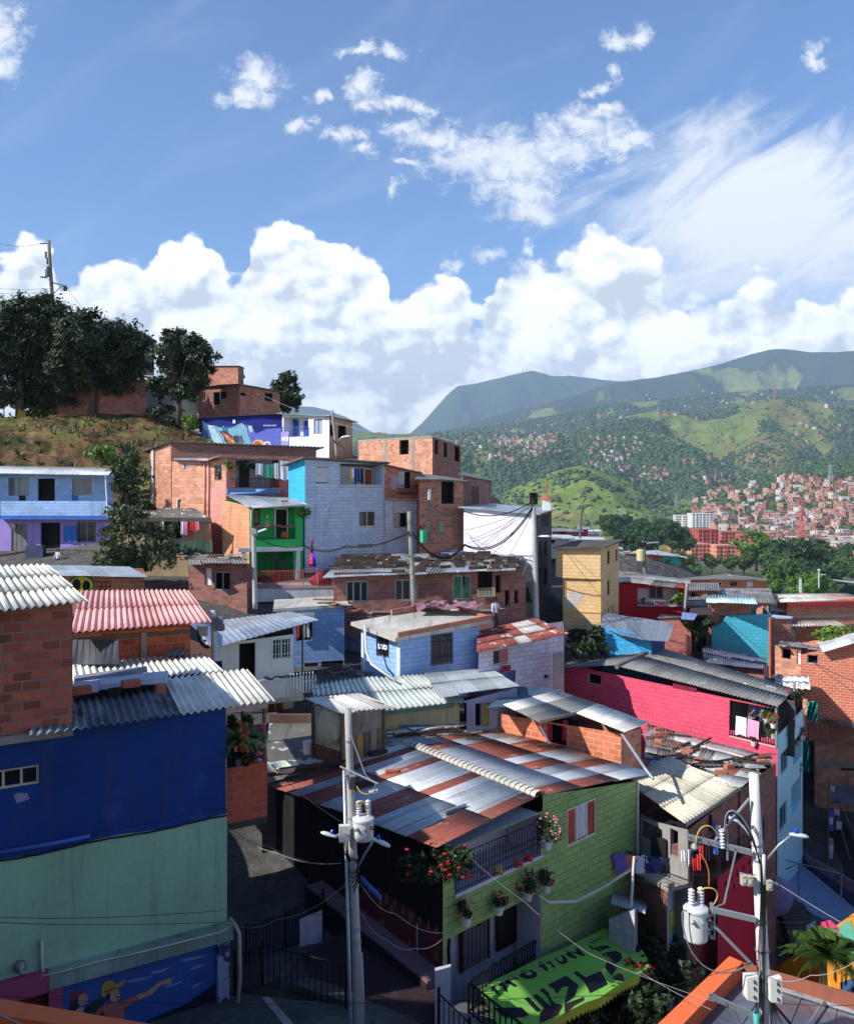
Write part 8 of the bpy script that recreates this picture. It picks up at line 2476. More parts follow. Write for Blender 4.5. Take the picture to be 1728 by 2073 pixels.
# small upper line of letters: arched rounded strokes
let([(262,605),(300,580),(292,596),(318,590),(306,612),(340,650),(352,678),(322,662),(300,640),(272,645),(280,625)])
let([(330,572),(372,560),(410,600),(420,656),(392,640),(375,598),(345,600)])
let([(392,548),(432,525),(430,545),(500,590),(488,608),(430,578),(400,580)]);let([(440,500),(505,530),(520,528),(505,545),(455,520)])
let(disc(600,495,78,40,18,0.3));let(disc(602,488,30,16,14,0.3),AG,0.022,'letter_counter');let([(530,470),(570,455),(590,470),(540,488)])
let([(688,400),(716,372),(712,395),(745,380),(735,402),(768,440),(774,470),(738,455),(718,430),(694,432)])
let([(752,380),(790,378),(830,420),(836,448),(812,432),(790,400),(764,402)])
let([(822,350),(842,340),(862,375),(890,382),(905,366),(880,325),(900,318),(940,360),(946,388),(910,408),(862,395)])
let([(922,292),(942,280),(1025,345),(1018,360),(960,345),(940,330)]);let([(1005,258),(1025,255),(1095,325),(1088,335),(1030,322),(955,290),(1020,300)])
let([(1130,210),(1180,200),(1250,165),(1244,178),(1190,208),(1146,222)]);let([(1120,245),(1140,240),(1185,272),(1160,280)])
let([(1375,490),(1420,488),(1440,545),(1430,556),(1360,545),(1335,520)],pln(cs(90,30,36),var=0.3),0.02,'painted_patch')
let([(1390,470),(1560,380),(1575,400),(1500,450),(1410,500)],AY,0.015,'painted_patch')
let([(700,830),(860,750),(900,770),(860,850),(700,925)],pln(cs(50,28,34)),0.016,'painted_patch')
let([(915,755),(1085,690),(1090,720),(1000,770),(920,850)],pln(cs(50,28,34)),0.016,'painted_patch')
mb=MB();mb.tube([onaw(180,655,.04),onaw(1180,195,.04)],0.012,5);mb.tube([onaw(1110,165,.04),onaw(1350,400,.04)],0.012,5);mb.build('cord',MPC,o)
for i,(x,y,r_)in enumerate(((1278,2010,0.16),(1302,2018,0.16),(1240,2030,0.14))):
 potp(P(x,y,24.2),0.35,('left hanging pot in the dark garden under the awning edge','white bucket pot in the dark garden right of the awning','lowest hanging pot under the awning edge')[i],MLD,REDF,MWF,n=260,ls=0.08,seed=80+i,potr=r_)
for i,(x,y,Y,r_)in enumerate(((1330,1950,26,(1.0,1.0,0.9)),(1250,2050,24,(1.2,1.0,1.0)),(1330,2060,23,(0.9,0.9,0.8)),(1160,2090,22,(0.9,0.9,0.7)))):
 v,f=leaf_cloud(P(x,y,Y),r_,2600,0.1,90+i,9);o=thing('garden_bush',('dark bush against the brick wall right of the awning','dark bush under the right end of the awning','dark bush beside the orange parapet','dark bush below the awning front')[i],'bush',P(x,y+60,Y));np_mesh('foliage',v,f,MLD,o)
 mb=MB();mb.tube([P(x,y+80,Y),P(x,y,Y)],0.05);mb.build('stem',MWD,o)
DS[0]=1.15
#the street at the right
DK=plas(cs(84,86,96),0.3)
strip('street','grey street sloping down between the pale blue wall and the dark retaining wall','street',[(1600,1760,36.5),(1700,1765,36),(1728,1720,38),(1672,1590,45),(1648,1545,49),(1632,1500,53),(1612,1500,53),(1600,1640,42)],DK,0.5,'structure')
o=thing('retaining_wall','dark block retaining wall right of the sloping street','wall',P(1700,1760,36))
mb=MB();mb.hexa([P(1690,1860,33.5),P(1790,1960,30),P(1790,1960,30.6),P(1690,1860,34.1),P(1690,1648,40),P(1800,1760,33),P(1806,1755,33.6),P(1696,1644,40.6)]);mb.build('wall',blk(cs(70,66,64)),o)
tag(solid('tin_roof',[P(1684,1620,37),P(1780,1640,35),P(1790,1600,38.5),P(1680,1588,41)],0.05,sht(cs(120,130,150),rust=0.2,pitch=0.2)),'dull corrugated roof with clothes beside the street','roof')
for i in range(7):
 cloth(P(1680+i*2,1590+i*12,39-i*0.3),P(1689+i*2.4,1592+i*12,39-i*0.3),0.4,CL[(3,8,10,6,0,4,3)[i]],'bright garment draped on the post beside the street','garments beside the street',seed=i)
for i in range(8):
 cloth(P(1678,1640+i*14,36.5),P(1686,1641+i*14,36.5),0.35,CL[(10,3,8,7,6,0,3,0)[i]],'garment tied to the tall pole beside the street','garments on the street pole',seed=i)
for i in range(4):
 cloth(P(1650+i*7,1560+i*12,46-i),P(1657+i*7,1566+i*12,46-i),0.9,CL[(5,7,3,5)[i]],'dark red cloth hanging along the left foot of the brick wall by the street','cloths along the street wall',seed=i)
mb=MB();mb.tube([P(1677,1575,38),P(1675,1780,35.5)],0.05,6);tag(mb.build('wooden_post',MWD,None),'tall wooden post hung with garments beside the street','post')
for i,(x,y,r_)in enumerate(((1640,1420,0.7),(1632,1500,0.6))):
 n=9;mb=MB();gg=random.Random(i)
 for a in range(n):
  for b_ in range(n):
   def tp2(i_,j_):return P(x-8+22*i_/n*(1.0 if i==0 else 0.6),y+5+(40 if i==0 else 60)*j_/n-6*math.sin(math.pi*i_/n),37.2+0.25*math.sin(i_*1.9+j_)+0.4*j_/n)
   mb.face([tp2(a,b_),tp2(a,b_+1),tp2(a+1,b_+1),tp2(a+1,b_)])
 tag(mb.build('turquoise_tarpaulin',pln(cs(40,200,180),0.5,var=0.2),None),('upper bunched turquoise tarpaulin beside the pink arch wall','lower hanging turquoise tarpaulin strip beside the brick house')[i],'tarpaulin')
# lower bright terraces
strip('ramp','pale blue tiled ramp fenced by thin pipes right of the pole','ramp',[(1585,1800,31.5),(1640,1850,30),(1740,1900,28.5),(1750,1850,30.5),(1640,1760,34.5),(1590,1745,35)],plas(cs(120,140,170),0.2),0.6,'structure')
strip('kerb','dark navy kerb band between the tiled ramp and the pink brick wall','kerb',[(1590,1742,35.2),(1640,1760,34.2),(1750,1852,30.2),(1750,1828,31),(1650,1745,34.6),(1592,1730,35.6)],pln(cs(30,40,70)),0.6,'structure')
o=thing('low_wall','low pink brick wall beside the tiled ramp','wall',P(1690,1800,32))
mb=MB();mb.hexa([P(1612,1760,35.4),P(1750,1842,31),P(1750,1842,31.2),P(1612,1760,35.6),P(1612,1722,35.4),P(1750,1798,31),P(1750,1796,31.2),P(1612,1720,35.6)]);mb.build('wall',blk(cs(150,110,126)),o)
fr=thing('scaffold','thin pipe frame standing over the tiled ramp','frame',P(1616,1830,31))
for a_,b2 in((((1590,1742,31.5)),(1702,1770,30)),((1616,1748,31),(1616,1830,31)),((1702,1770,30),(1702,1825,30)),((1618,1750,31),(1700,1822,30)),((1590,1760,31),(1616,1748,31))):
 mb=MB();mb.tube([P(*a_),P(*b2)],0.03,5);mb.build('pipe',MFR,fr)
o=thing('lilac_wall','bulging lilac plastered wall behind the pole','wall',P(1570,1860,29))
mb=MB();v_,f_=ico(3);c0=P(1570,1815,29)
for t in f_:mb.face([c0+Vector((v_[i][0]*0.65,v_[i][1]*0.4,v_[i][2]*0.75))for i in t])
mb.build('wall',plas(cs(140,134,176),0.25),o,smooth=True)
o=thing('stair','dark concrete stair below the lilac wall','stair',P(1600,1900,28))
for i in range(7):
 p0=P(1580+i*4,1838+i*12,30-i*0.4);mb=MB();mb.obox(p0,(1.0,0.05,0),(0,0.42,0),(0,0,-0.6));mb.build('step',plas(cs(70,64,60),0.3),o)
cloth(P(1632,1874,25.5),P(1650,1864,25.8),0.42,pln(cs(150,180,220)),'pale blue cloth hanging above the palm',seed=3)
# orange and yellow mural wall with the palm in front
o=thing('mural_wall','orange wall painted with large bright shapes behind the palm','wall',P(1690,2000,24))
wm=Wall((1570,26.5),(1780,23.0),1960,1812,0,zb=-19)
wm.build(o,plas(cs(220,140,40),0.15))
for poly,c_ in(([(1620,1895),(1648,1872),(1680,1862),(1700,1880),(1690,1892),(1640,1898)],(200,70,110)),([(1700,1875),(1722,1862),(1730,1890),(1728,1940),(1706,1930),(1698,1900)],(90,170,150)),([(1704,1910),(1712,1890),(1722,1888),(1726,1905),(1722,1930),(1708,1928)],(190,50,80)),([(1575,1965),(1600,1938),(1625,1940),(1632,1975),(1590,1985)],(206,176,30)),([(1640,1990),(1680,1985),(1690,2010),(1650,2015)],(196,166,40)),([(1700,1990),(1728,1980),(1730,2015),(1705,2020)],(60,90,140))):
 paint(wm,poly,pln(cs(*c_),var=0.12),o,0.01+(c_[1]%9)*0.002)
pc=P(1665,1930,22.5)
o=fronds('palm_tree','leafy palm in front of the orange mural wall',pc,46,1.5,m_leaf(cs(58,84,34),0.5),5,droop=0.55,upb=0.55,comb=True,seg=9,wd=0.07,cat='palm')
mb=MB();mb.tube([P(1668,2080,22.5),pc],[0.14,0.1],7);mb.build('trunk',MWD,o)
strip('courtyard','dark courtyard floor below the laundry','courtyard',[(1360,1980,27.5),(1400,2010,26.5),(1560,1940,27),(1560,1890,29),(1410,1900,29.5)],plas(cs(88,88,100),0.3),0.5,'structure')
for i,x in enumerate((1435,1505)):
 mb=MB();mb.tube([P(x,1985,26.5),P(x,1840,26.5)],0.06,6);tag(mb.build('steel_post',pln(cs(24,24,30)),None),('left dark post in the courtyard','right dark post in the courtyard beside the pole')[i],'post')
mb=MB();mb.tube([P(1490,1720,22.6),P(1465,1830,21.5),P(1450,1836,21.4)],0.03,5);tag(mb.build('thin_pipe',MFR,None),'thin grey pipe slanting in front of the crimson slotted wall','pipe')
DS[0]=1.0
#utility poles
M_POR=pln(cs(206,206,206),0.3,name='porcelain')
M_TANK=pln(cs(206,208,206),0.45,0.1,var=0.2,name='tank_paint')
M_YC=pln(cs(200,170,80),0.5,name='yellow_cable')
def insulator(mb,p,hgt=0.3,r=0.05,axis=(0,0,1),n=5):
 prof=[]
 for i in range(n):
  prof+=[(r*0.5,hgt*i/n),(r,hgt*(i+0.3)/n),(r*0.95,hgt*(i+0.5)/n),(r*0.5,hgt*(i+0.7)/n)]
 prof+=[(r*0.3,hgt),(0,hgt)]
 mb.lathe(p,prof,10,axis=axis)
def transformer(o,top,r,hgt,arm):
 """can transformer: body, lid, bushings; top = centre of the lid"""
 top=Vector(top)
 mb=MB();mb.lathe(top-Vector((0,0,hgt)),[(0,0.02),(r*0.8,0),(r*0.97,0.03),(r,0.06),(r,hgt-0.05),(r*1.06,hgt-0.05),(r*1.07,hgt-0.01),(r*1.0,hgt+0.01),(r*0.6,hgt+0.045),(0,hgt+0.06)],28)
 body=mb.build('transformer',M_TANK,o,smooth=False)
 for dx in(-0.09,0.1):
  mb=MB();insulator(mb,top+Vector((dx,0.03*(1 if dx>0 else-1),0.03)),0.34,0.065,n=6);mb.build('bushing',M_POR,body,smooth=True)
 for a in(-0.5,0.2,0.9):
  mb=MB();p=top+Vector((math.sin(a)*r,-math.cos(a)*r,-0.16));mb.lathe(p,[(0.035,0),(0.035,0.08),(0.02,0.09),(0,0.09)],8,axis=(math.sin(a),-math.cos(a),0));mb.build('terminal',MIR if a>0.5 else MGV,body)
 mb=MB();d=Vector(arm)-top;d.z=0;d.normalize()
 s_=Vector((-d.y,d.x,0))*0.05
 p=top+d*(r+0.09)
 mb.obox(p-s_+Vector((0,0,-hgt*0.95)),s_*2,d*0.04,(0,0,hgt*0.98));
 for zz_ in(-0.22,-hgt*0.8):mb.obox(top+d*r-s_+Vector((0,0,zz_)),s_*2,d*0.1,(0,0,0.08))
 mb.build('bracket',MGV,body)
 return body
def lamp(o,base,tip,mat=M_TANK,size=0.5,dirv=None):
 """street lamp on its arm; returns the arm"""
 base,tip=Vector(base),Vector(tip)
 mb=MB();mb.tube([base,base.lerp(tip,0.5)+Vector((0,0,0.04)),tip],0.024,7);arm=mb.build('lamp_arm',MGV,o,smooth=True)
 d=Vector(dirv).normalized()if dirv else(tip-base).normalized()
 s_=size
 side=d.cross(Vector((0,0,1))).normalized();up=side.cross(d)
 mb=MB();n=12;prof=[(0,0.02),(0.1,0.11),(0.3,0.15),(0.6,0.17),(0.85,0.15),(1.0,0.06)]
 base_=len(mb.v)
 for t,r in prof:
  for k in range(n):
   a=2*math.pi*k/n
   mb.v.append(tuple(tip+d*(t*s_-0.06)+side*math.cos(a)*r*s_+up*math.sin(a)*r*s_*(0.75 if math.sin(a)>0 else 0.45)))
 for i in range(len(prof)-1):
  for k in range(n):
   a=base_+i*n+k;b_=base_+i*n+(k+1)%n
   mb.f.append((a,b_,b_+n,a+n));mb.uv.append([(0,0)]*4);mb.mi.append(0)
 for ring in(0,len(prof)-1):mb.f.append(tuple(base_+ring*n+k for k in range(n)));mb.uv.append([(0,0)]*n);mb.mi.append(0)
 hd=mb.build('lamp_head',mat,arm,smooth=True)
 mb=MB();mb.lathe(tip+d*s_*0.2+up*s_*0.12,[(0.035,0),(0.035,0.06),(0.02,0.08),(0,0.08)],10);mb.build('photocell',pln(cs(30,80,190),0.3),arm)
 return arm
def pole(label,x0,y0,x1,y1,Y,r0,r1,mat=None,name='utility_pole',cat='utility pole',zlow=None,group=None):
 """pole from its foot (x1, y1) to its top (x0, y0)"""
 a,b_=P(x1,y1,Y),P(x0,y0,Y)
 if zlow is not None:
  t=(zlow-b_.z)/(a.z-b_.z);a=b_+(a-b_)*t
 o=thing(name,label,cat,a,group)
 mb=MB();n=10;mb.tube([a.lerp(b_,i/n)for i in range(n+1)],[r1+(r0-r1)*i/n for i in range(n+1)],20);mb.build('shaft',mat or M_POLE,o,smooth=False).data.shade_smooth()
 return o,a,b_
# the pole in the middle
Yc=18.6
o,a,b_=pole('concrete pole with a grey transformer and two lamps in front of the striped roof',704,1436,726,2073,Yc,0.072,0.118,zlow=-13.4)
pc_=lambda x,y,dy=0.0:P(x,y,Yc+dy)
cxp=lambda y:704+22*(y-1436)/637
mb=MB();mb.tube([pc_(cxp(1560)-12,1560,0.1),pc_(726,2073,-0.1)+Vector((-0.16,-0.1,0)),pc_(728,2200,-0.1)+Vector((-0.16,-0.1,0))],0.04,6);mb.build('riser_pipe',MGV,o,smooth=True)
mb=MB();mb.tube([pc_(cxp(1930)+11,1930,-0.1),pc_(737,2073,-0.1),pc_(740,2200,-0.1)],0.022,6);mb.build('riser_pipe',MGV,o,smooth=True)
for y in(1500,1560,1655,1735,1790,1880,1905):
 mb=MB();p=pc_(cxp(y),y);rr_=0.073+0.046*(y-1436)/637+0.008;mb.lathe(p-Vector((0,0,0.02)),[(rr_,0),(rr_,0.04)],20);mb.build('band',MGV,o)
transformer(o,pc_(735,1656,-0.1),0.215,0.46,pc_(cxp(1660),1660))
mb=MB();p=pc_(697,1687,-0.22);mb.cbox(p,0.22,0.14,0.33,rz=0.15);bx=mb.build('meter_box',M_TANK,o)
mb=MB();mb.cbox(p+Vector((0.06,-0.09,0)),0.08,0.02,0.03);mb.build('latch',MGV,bx)
for i in range(5):
 mb=MB();mb.tube([p+Vector((-0.05+i*0.02,0,-0.16)),p+Vector((-0.06+i*0.025,0,-0.3)),pc_(706+i,1745,-0.12)],0.008,4);mb.build('wire',MCB,o)
lamp(o,pc_(720,1765,-0.1),pc_(757,1700,-0.5),size=0.42,dirv=(1,-0.25,-0.35))
lamp(o,pc_(700,1690,0.1),pc_(678,1694,0.3),size=0.38,dirv=(-1,0.1,0.25))
# cut-out fuses and wires
mb=MB();mb.tube([pc_(688,1552,0.0),pc_(765,1587,-0.3)],0.022,5);mb.build('crossarm',MGV,o)
mb=MB();mb.tube([pc_(700,1462),pc_(739,1568,-0.2)],0.014,5);mb.tube([pc_(739,1568,-.2),pc_(757,1586,-.2)],0.014,5);mb.build('stay',MGV,o)
mb=MB();insulator(mb,pc_(708,1590,-0.15),0.26,0.05,axis=(-0.3,0,1));mb.cbox(pc_(712,1583,-0.15),0.12,0.1,0.3,rz=0.3,tilt=0.3);mb.build('fuse_cutout',pln(cs(110,112,116)),o)
mb=MB();insulator(mb,pc_(747,1605,-0.2),0.2,0.055,axis=(1,0,0.2));mb.build('insulator',M_POR,o,smooth=True)
def arcw(o,pts,r,mat,nm='jumper'):
 n=16;P_=[Vector(p)for p in pts];out=[]
 for i in range(n+1):
  t=i/n;m_=P_[:]
  while len(m_)>1:m_=[m_[k].lerp(m_[k+1],t)for k in range(len(m_)-1)]
  out.append(m_[0])
 mb=MB();mb.tube(out,r,6);return mb.build(nm,mat,o,smooth=True)
arcw(o,[pc_(722,1592,-.15),pc_(730,1610,-.2),pc_(745,1608,-.2)],0.014,M_YC)
arcw(o,[pc_(741,1642,-.15),pc_(741,1612,-.25),pc_(718,1618,-.2),pc_(722,1640,-.15)],0.012,M_YC)
arcw(o,[pc_(760,1587,-.3),pc_(757,1600,-.3),pc_(757,1604,-.2)],0.012,MPC)
for k in range(5):arcw(o,[pc_(715+k*2,1740,-.12),pc_(735,1750+k*9,-.3),pc_(712,1785+k*5,-.2),pc_(708+k*2,1760+k*12,-.12)],0.012,MCB,'cable_loop')
mb=MB();mb.obox(pc_(729,1783,-.1),pc_(770,1825,-.9)-pc_(729,1783,-.1),(0.02,0.05,0.02),(0,0,0.07));mb.build('blue_bar',pln(cs(70,100,170),var=0.3),o)
# the big pole at the right
Yr=16.4
o,a,b_=pole('tall pale concrete pole with a white transformer, lamp and boxes at the right front',1525,1566,1550,2073,Yr,0.088,0.14,plas(cs(226,225,220),0.25),zlow=-14.5)
pr=lambda x,y,dy=0.0:P(x,y,Yr+dy)
cxr=lambda y:1525+25*(y-1566)/507
for y in(1710,1740,1865,1923,1980,2010):
 mb=MB();rr_=0.09+0.05*(y-1566)/507+0.01;mb.lathe(pr(cxr(y),y)-Vector((0,0,0.015)),[(rr_,0),(rr_,0.035)],20);mb.build('band',MGV,o)
transformer(o,pr(1408,1838,0.0),0.215,0.60,pr(1500,1838))
def beam(x0,y0,x1,y1,dy0=-0.12,dy1=-0.12,hgt=0.1,nm='crossarm',dep=0.06,mat=MGV):
 mb=MB();A_=pr(x0,y0,dy0);B_=pr(x1,y1,dy1);mb.obox(A_,B_-A_,(0,dep,0),(0,0,-hgt));ob_=mb.build(nm,mat,o)
 return ob_
beam(1391,1690,1522,1722,hgt=0.1)
beam(1442,1838,1530,1858,hgt=0.1)
beam(1444,1870,1524,1952,hgt=0.075,nm='strut')
beam(1438,1830,1444,1830,-.05,-.05,hgt=0.66,nm='hanger_plate')
beam(1516,1617,1448,1700,hgt=0.04,nm='strut')
beam(1436,2012,1525,2052,hgt=0.1)
beam(1470,2030,1500,2085,hgt=0.04,nm='strut')
for i in range(6):
 mb=MB();mb.lathe(pr(1398+i*18,1697+i*4.6,-0.135),[(0,0),(0.014,0),(0.014,0.01),(0,0.01)],6,axis=(0,-1,0));mb.build('bolt',MIR,o)
# boxes
for i,(x,y)in enumerate(((1519,1996),(1566,2000))):
 c_=pr(x,y,-0.12);mb=MB();s_=0.13
 prof=[(-s_,-0.1),(s_,-0.1),(s_*1.05,0.1),(-s_*1.05,0.1)]
 mb.hexa([c_+Vector((-0.1,-0.12,-0.2)),c_+Vector((0.1,-0.12,-0.24)),c_+Vector((0.12,0.08,-0.22)),c_+Vector((-0.12,0.08,-0.2)),c_+Vector((-0.11,-0.12,0.2)),c_+Vector((0.1,-0.12,0.24)),c_+Vector((0.13,0.08,0.2)),c_+Vector((-0.12,0.08,0.2))])
 bo=mb.build('junction_box',pln(cs(220,220,212),0.45),o)
 for zz_ in(-0.14,0.02,0.14):
  mb=MB();mb.cbox(c_+Vector((0.02,-0.135,zz_)),0.02,0.02,0.06);mb.build('latch',MIR,bo)
for i,x in enumerate((1505,1517,1556)):
 mb=MB();c_=pr(x,(1782,1783,1792)[i],-0.14);mb.cbox(c_,0.1,0.1,0.17,rz=0.2);mo=mb.build('energy_meter',pln(cs(176,172,150),0.2),o)
 mb=MB();mb.cbox(c_+Vector((0,-0.055,0.0)),0.05,0.008,0.07,rz=0.2);mb.build('dial',MWF,mo)
beam(1498,1768,1575,1790,-0.08,-0.08,hgt=0.03,nm='bracket')
lamp(o,pr(1550,1742,-0.1),pr(1602,1690,-0.2),size=0.36,dirv=(1,-0.1,-0.12))
lamp(o,pr(1528,1706,0.2),pr(1492,1663,1.0),size=0.3,dirv=(-1,0.4,0.35))
mb=MB();mb.tube([pr(1545,1730,-0.12),pr(1546,1790,-0.12)],0.035,8);mb.build('insulator_rod',M_POR,o,smooth=True)
mb=MB();insulator(mb,pr(1462,1718,-0.1),0.36,0.055,axis=(-0.05,0,1),n=6);mb.build('surge_arrester',M_POR,o,smooth=True)
mb=MB();mb.tube([pr(1472,1742,-.1),pr(1471,1680,-.1)],0.018,6);mb.build('rod',MGV,o)
mb=MB();mb.lathe(pr(1405,1716,-0.12),[(0,-0.06),(0.05,-0.04),(0.07,0.0),(0.05,0.05),(0.02,0.08),(0,0.08)],10);mb.build('clamp',MGV,o)
Z_=pr
arcw(o,[Z_(1408,1712,-.12),Z_(1408,1666,-.2),Z_(1440,1660,-.2),Z_(1452,1692,-.12)],0.013,M_YC)
arcw(o,[Z_(1412,1722,-.12),Z_(1436,1750,-.15),Z_(1436,1770,-.15),Z_(1434,1794,-.1)],0.011,pln(cs(190,130,60)))
arcw(o,[Z_(1411,1808,-.15),Z_(1424,1790,-.2),Z_(1470,1795,-.2),Z_(1444,1832,-.1)],0.014,M_YC)
arcw(o,[Z_(1470,1702,-.1),Z_(1452,1600,-.2),Z_(1516,1640,-.3),Z_(1532,1730,-.12)],0.018,pln(cs(120,120,124)))
arcw(o,[Z_(1472,1668,-.1),Z_(1468,1610,-.2),Z_(1520,1670,-.3),Z_(1538,1750,-.12)],0.014,MCB)
arcw(o,[Z_(1390,1845,-.2),Z_(1366,1820,-.2),Z_(1384,1930,-.2),Z_(1400,1960,-.3),Z_(1440,1980,-.3),Z_(1480,1980,-.3),Z_(1520,1950,-.2)],0.014,pln(cs(120,120,122)))
for k in range(6):
 arcw(o,[Z_(1538+k*2,1740+k*6,-.13),Z_(1545+k,1850,-.16),Z_(1528+k*4,1950,-.16),Z_(1530+k*3,2073,-.15)],0.009,MCB,'wire')
for k in range(7):
 arcw(o,[Z_(1560,2025,-.1),Z_(1562+k*3,2060,-.2),Z_(1560+k*6,2110,-.2)],0.008,MCB,'wire')
arcw(o,[Z_(1560,2028,-.1),Z_(1590,2060,-.2),Z_(1620,2100,-.2)],0.03,MCB,'wire')
mb=MB();mb.lathe(pr(1531,2062,-0.16)-Vector((0,0,0.1)),[(0.05,0),(0.055,0.1),(0.06,0.2),(0.05,0.2)],12);mb.build('teal_sleeve',pln(cs(90,200,190)),o)
# small poles
o,a,b_=pole('weathered wooden pole in front of the long brown brick house',828,1035,838,1228,42.0,0.10,0.14,pln(cs(140,140,130),0.9,var=0.4),zlow=-6.2)
mb=MB();mb.tube([P(812,1122,41.9),P(842,1127,41.9)],0.04,5);mb.tube([P(820,1125,41.9),P(827,1142,41.9)],0.04,5);mb.build('bracket',MFR,o)
o,a,b_=pole('concrete pole with bundled wires at the alley mouth beside the white wall',1079,1000,1085,1255,46.0,0.11,0.16,zlow=-7.4)
Ym=46.0
mb=MB()
for i in range(6):mb.cbox(P(1074+(i%3)*5,1003+(i//3)*12,Ym-0.2+0.1*(i%2)),0.14,0.14,0.3,rz=i)
mb.build('wire_boxes',MIR,o)
mb=MB();mb.tube([P(1040,1125,Ym),P(1086,1126,Ym)],0.035,5);mb.tube([P(1055,1130,Ym),P(1080,1148,Ym)],0.03,5);mb.build('bracket',MGV,o)
lamp(o,P(1086,1088,Ym-.1),P(1093,1086,Ym-0.5),size=0.6,dirv=(0.9,-0.3,0))
o,a,b_=pole('slim grey pole with a curved lamp at the green house corner',513,1070,516,1215,44.8,0.10,0.13,zlow=-5.8)
lamp(o,P(515,1100,44.7),P(521,1078,44.6),size=0.6,dirv=(1,-0.2,0.35))
mb=MB();mb.cbox(P(513,1076,44.6),0.3,0.2,0.25);mb.build('junction_box',MGV,o)
o,a,b_=pole('short pale pole with meters beside the pink roof',431,1236,434,1335,29.0,0.09,0.1,pln(cs(186,190,196),0.5,var=0.2),zlow=-6.5)
for i,(x,y)in enumerate(((411,1278),(442,1256),(445,1270))):
 mb=MB();mb.cbox(P(x,y,28.8),0.28,0.2,0.3 if i==0 else 0.22);mb.build('meter_box',pln(cs(190,192,190)if i==0 else cs(120,124,124)),o)
for k in range(4):arcw(o,[P(400,1268+k*3,28.7),P(396+k*4,1300,28.7),P(412,1320-k*4,28.7),P(428,1310,28.8)],0.014,MCB,'wire')
lamp(o,P(429,1315,28.8),P(416,1304,28.6),size=0.3,dirv=(-0.6,0,0.7))
o,a,b_=pole('tall leaning pole with a transformer and lamp above the hilltop trees',98.5,487,108,640,93,0.17,0.24,pln(cs(120,118,112),0.9,var=0.2),zlow=9)
tr=P(96,545,92.8)
mb=MB();mb.lathe(tr-Vector((0,0,0.75)),[(0,0),(0.25,0),(0.25,0.7),(0.15,0.75),(0.1,1.1),(0,1.1)],12);mb.build('transformer',pln(cs(110,116,110)),o)
mb=MB();mb.tube([P(81,493,93),P(99,492,93)],0.07,5);mb.build('crossarm',pln(cs(96,96,92)),o)
mb=MB();mb.tube([P(106,572,93),P(134,579,92)],0.08,5);mb.tube([P(108,594,93),P(126,578,92.4)],0.05,5);mb.build('crossarm',pln(cs(96,96,92)),o)
mb=MB();mb.cbox(P(132,584,92),0.3,0.3,0.45);mb.build('fuse_cutout',MIR,o)
lamp(o,P(104,574,93),P(95,562,92.5),mat=pln(cs(70,72,66)),size=0.8,dirv=(-1,-0.1,0.1))
for k,(x,y)in enumerate(((93,516),(96,529))):
 mb=MB();insulator(mb,P(x,y,93)-Vector((0,0,0.3)),0.7,0.14);mb.build('insulator',pln(cs(90,90,86)),o)
o,a,b_=pole('thin dark pole standing before the green hill',1178,1022,1173,1096,88,0.10,0.14,pln(cs(92,90,84),0.9),zlow=-7)
o,a,b_=pole('pole with a pale transformer above the layered rusty roofs',1302,1096,1305,1158,63,0.12,0.15,pln(cs(120,118,110),0.9),zlow=-7.2)
mb=MB();mb.lathe(P(1296,1135,62.6),[(0,0),(0.28,0),(0.28,0.75),(0.15,0.8),(0,0.82)],12);mb.build('transformer',pln(cs(196,190,140)),o)
mb=MB();mb.tube([P(1297,1100,63),P(1333,1098,62)],0.05,5);mb.build('crossarm',MGV,o)
mb=MB();mb.cbox(P(1299,1102,62.8),0.5,0.4,0.3);mb.build('fuse_cutout',MIR,o)
o,a,b_=pole('slim pole with a lamp between the white mural side house and the brick cube',672,830,681,915,73,0.10,0.13,pln(cs(150,146,138),0.9),zlow=3)
lamp(o,P(682,898,72.9),P(690,886,72.6),size=0.9,dirv=(1,-0.2,0.15))
for k in range(7):arcw(o,[P(672+k,885+k*2,72.8),P(676+k*4,905,72.8),P(690+k,893+3*k,72.6)],0.02,MCB,'wire')
o,a,b_=pole('slim silver pole pair right of the red house',1390,1180,1384,1252,54,0.07,0.08,pln(cs(150,150,156),0.6),zlow=-8.5)
#hanging cables
K=cable
K([P(0,493,93),P(85,492,93)],0.03,'thin wire running left from the top of the hilltop pole',sag=0.3)
K([P(-20,582,92),P(106,582,93)],0.025,'thin upper wire left of the hilltop pole lamp',sag=0.2)
K([P(-20,592,92),P(106,588,93)],0.025,'thin lower wire left of the hilltop pole lamp',sag=0.2)
K([P(134,579,92),P(172,630,88)],0.03,'wire dropping right from the hilltop pole arm',sag=0.1)
K([P(-20,580,90),P(75,625,88)],0.03,'wire slanting down to the hilltop trees at the left edge',sag=0.2)
K([P(485,775,83),P(780,880,70)],0.022,'pale wire from the upper brick house down past the brick cube',MPC,sag=0.6)
for i,yy in enumerate((0,2.4)):
 K([P(616,1104+yy,44.5),P(700,1105+yy,43.5),P(829,1076+yy,41.8)],0.045,('upper','lower')[i]+' strand of the thick cable crossing the grey blue house',sag=0.25)
 K([P(834,1076+yy,41.8),P(940,1102+yy,43.5),P(1078,1025+yy*2,45.8)],0.05,('upper','lower')[i]+' strand of the thick cable sagging before the white wall',sag=0.9)
K([P(866,1014,51),P(935,1033,49),P(1075,1016,46)],0.05,'thick black cable from the brick house box to the alley pole',sag=0.5)
K([P(516,1085,44.6),P(616,1104,44.5)],0.04,'black cable from the slim grey pole to the flag corner',sag=0.3)
for i in range(7):
 x1=940+i*9;y1=(1125,1160,1090,1075,1140,1100,1180)[i]
 K([P(1078,1012+i*4,45.9),P(x1-(40 if i%2 else 0),y1,47)],0.018,'thin dark wire fanning from the alley pole across the white wall',group='thin wires on the white wall',sag=0.2)
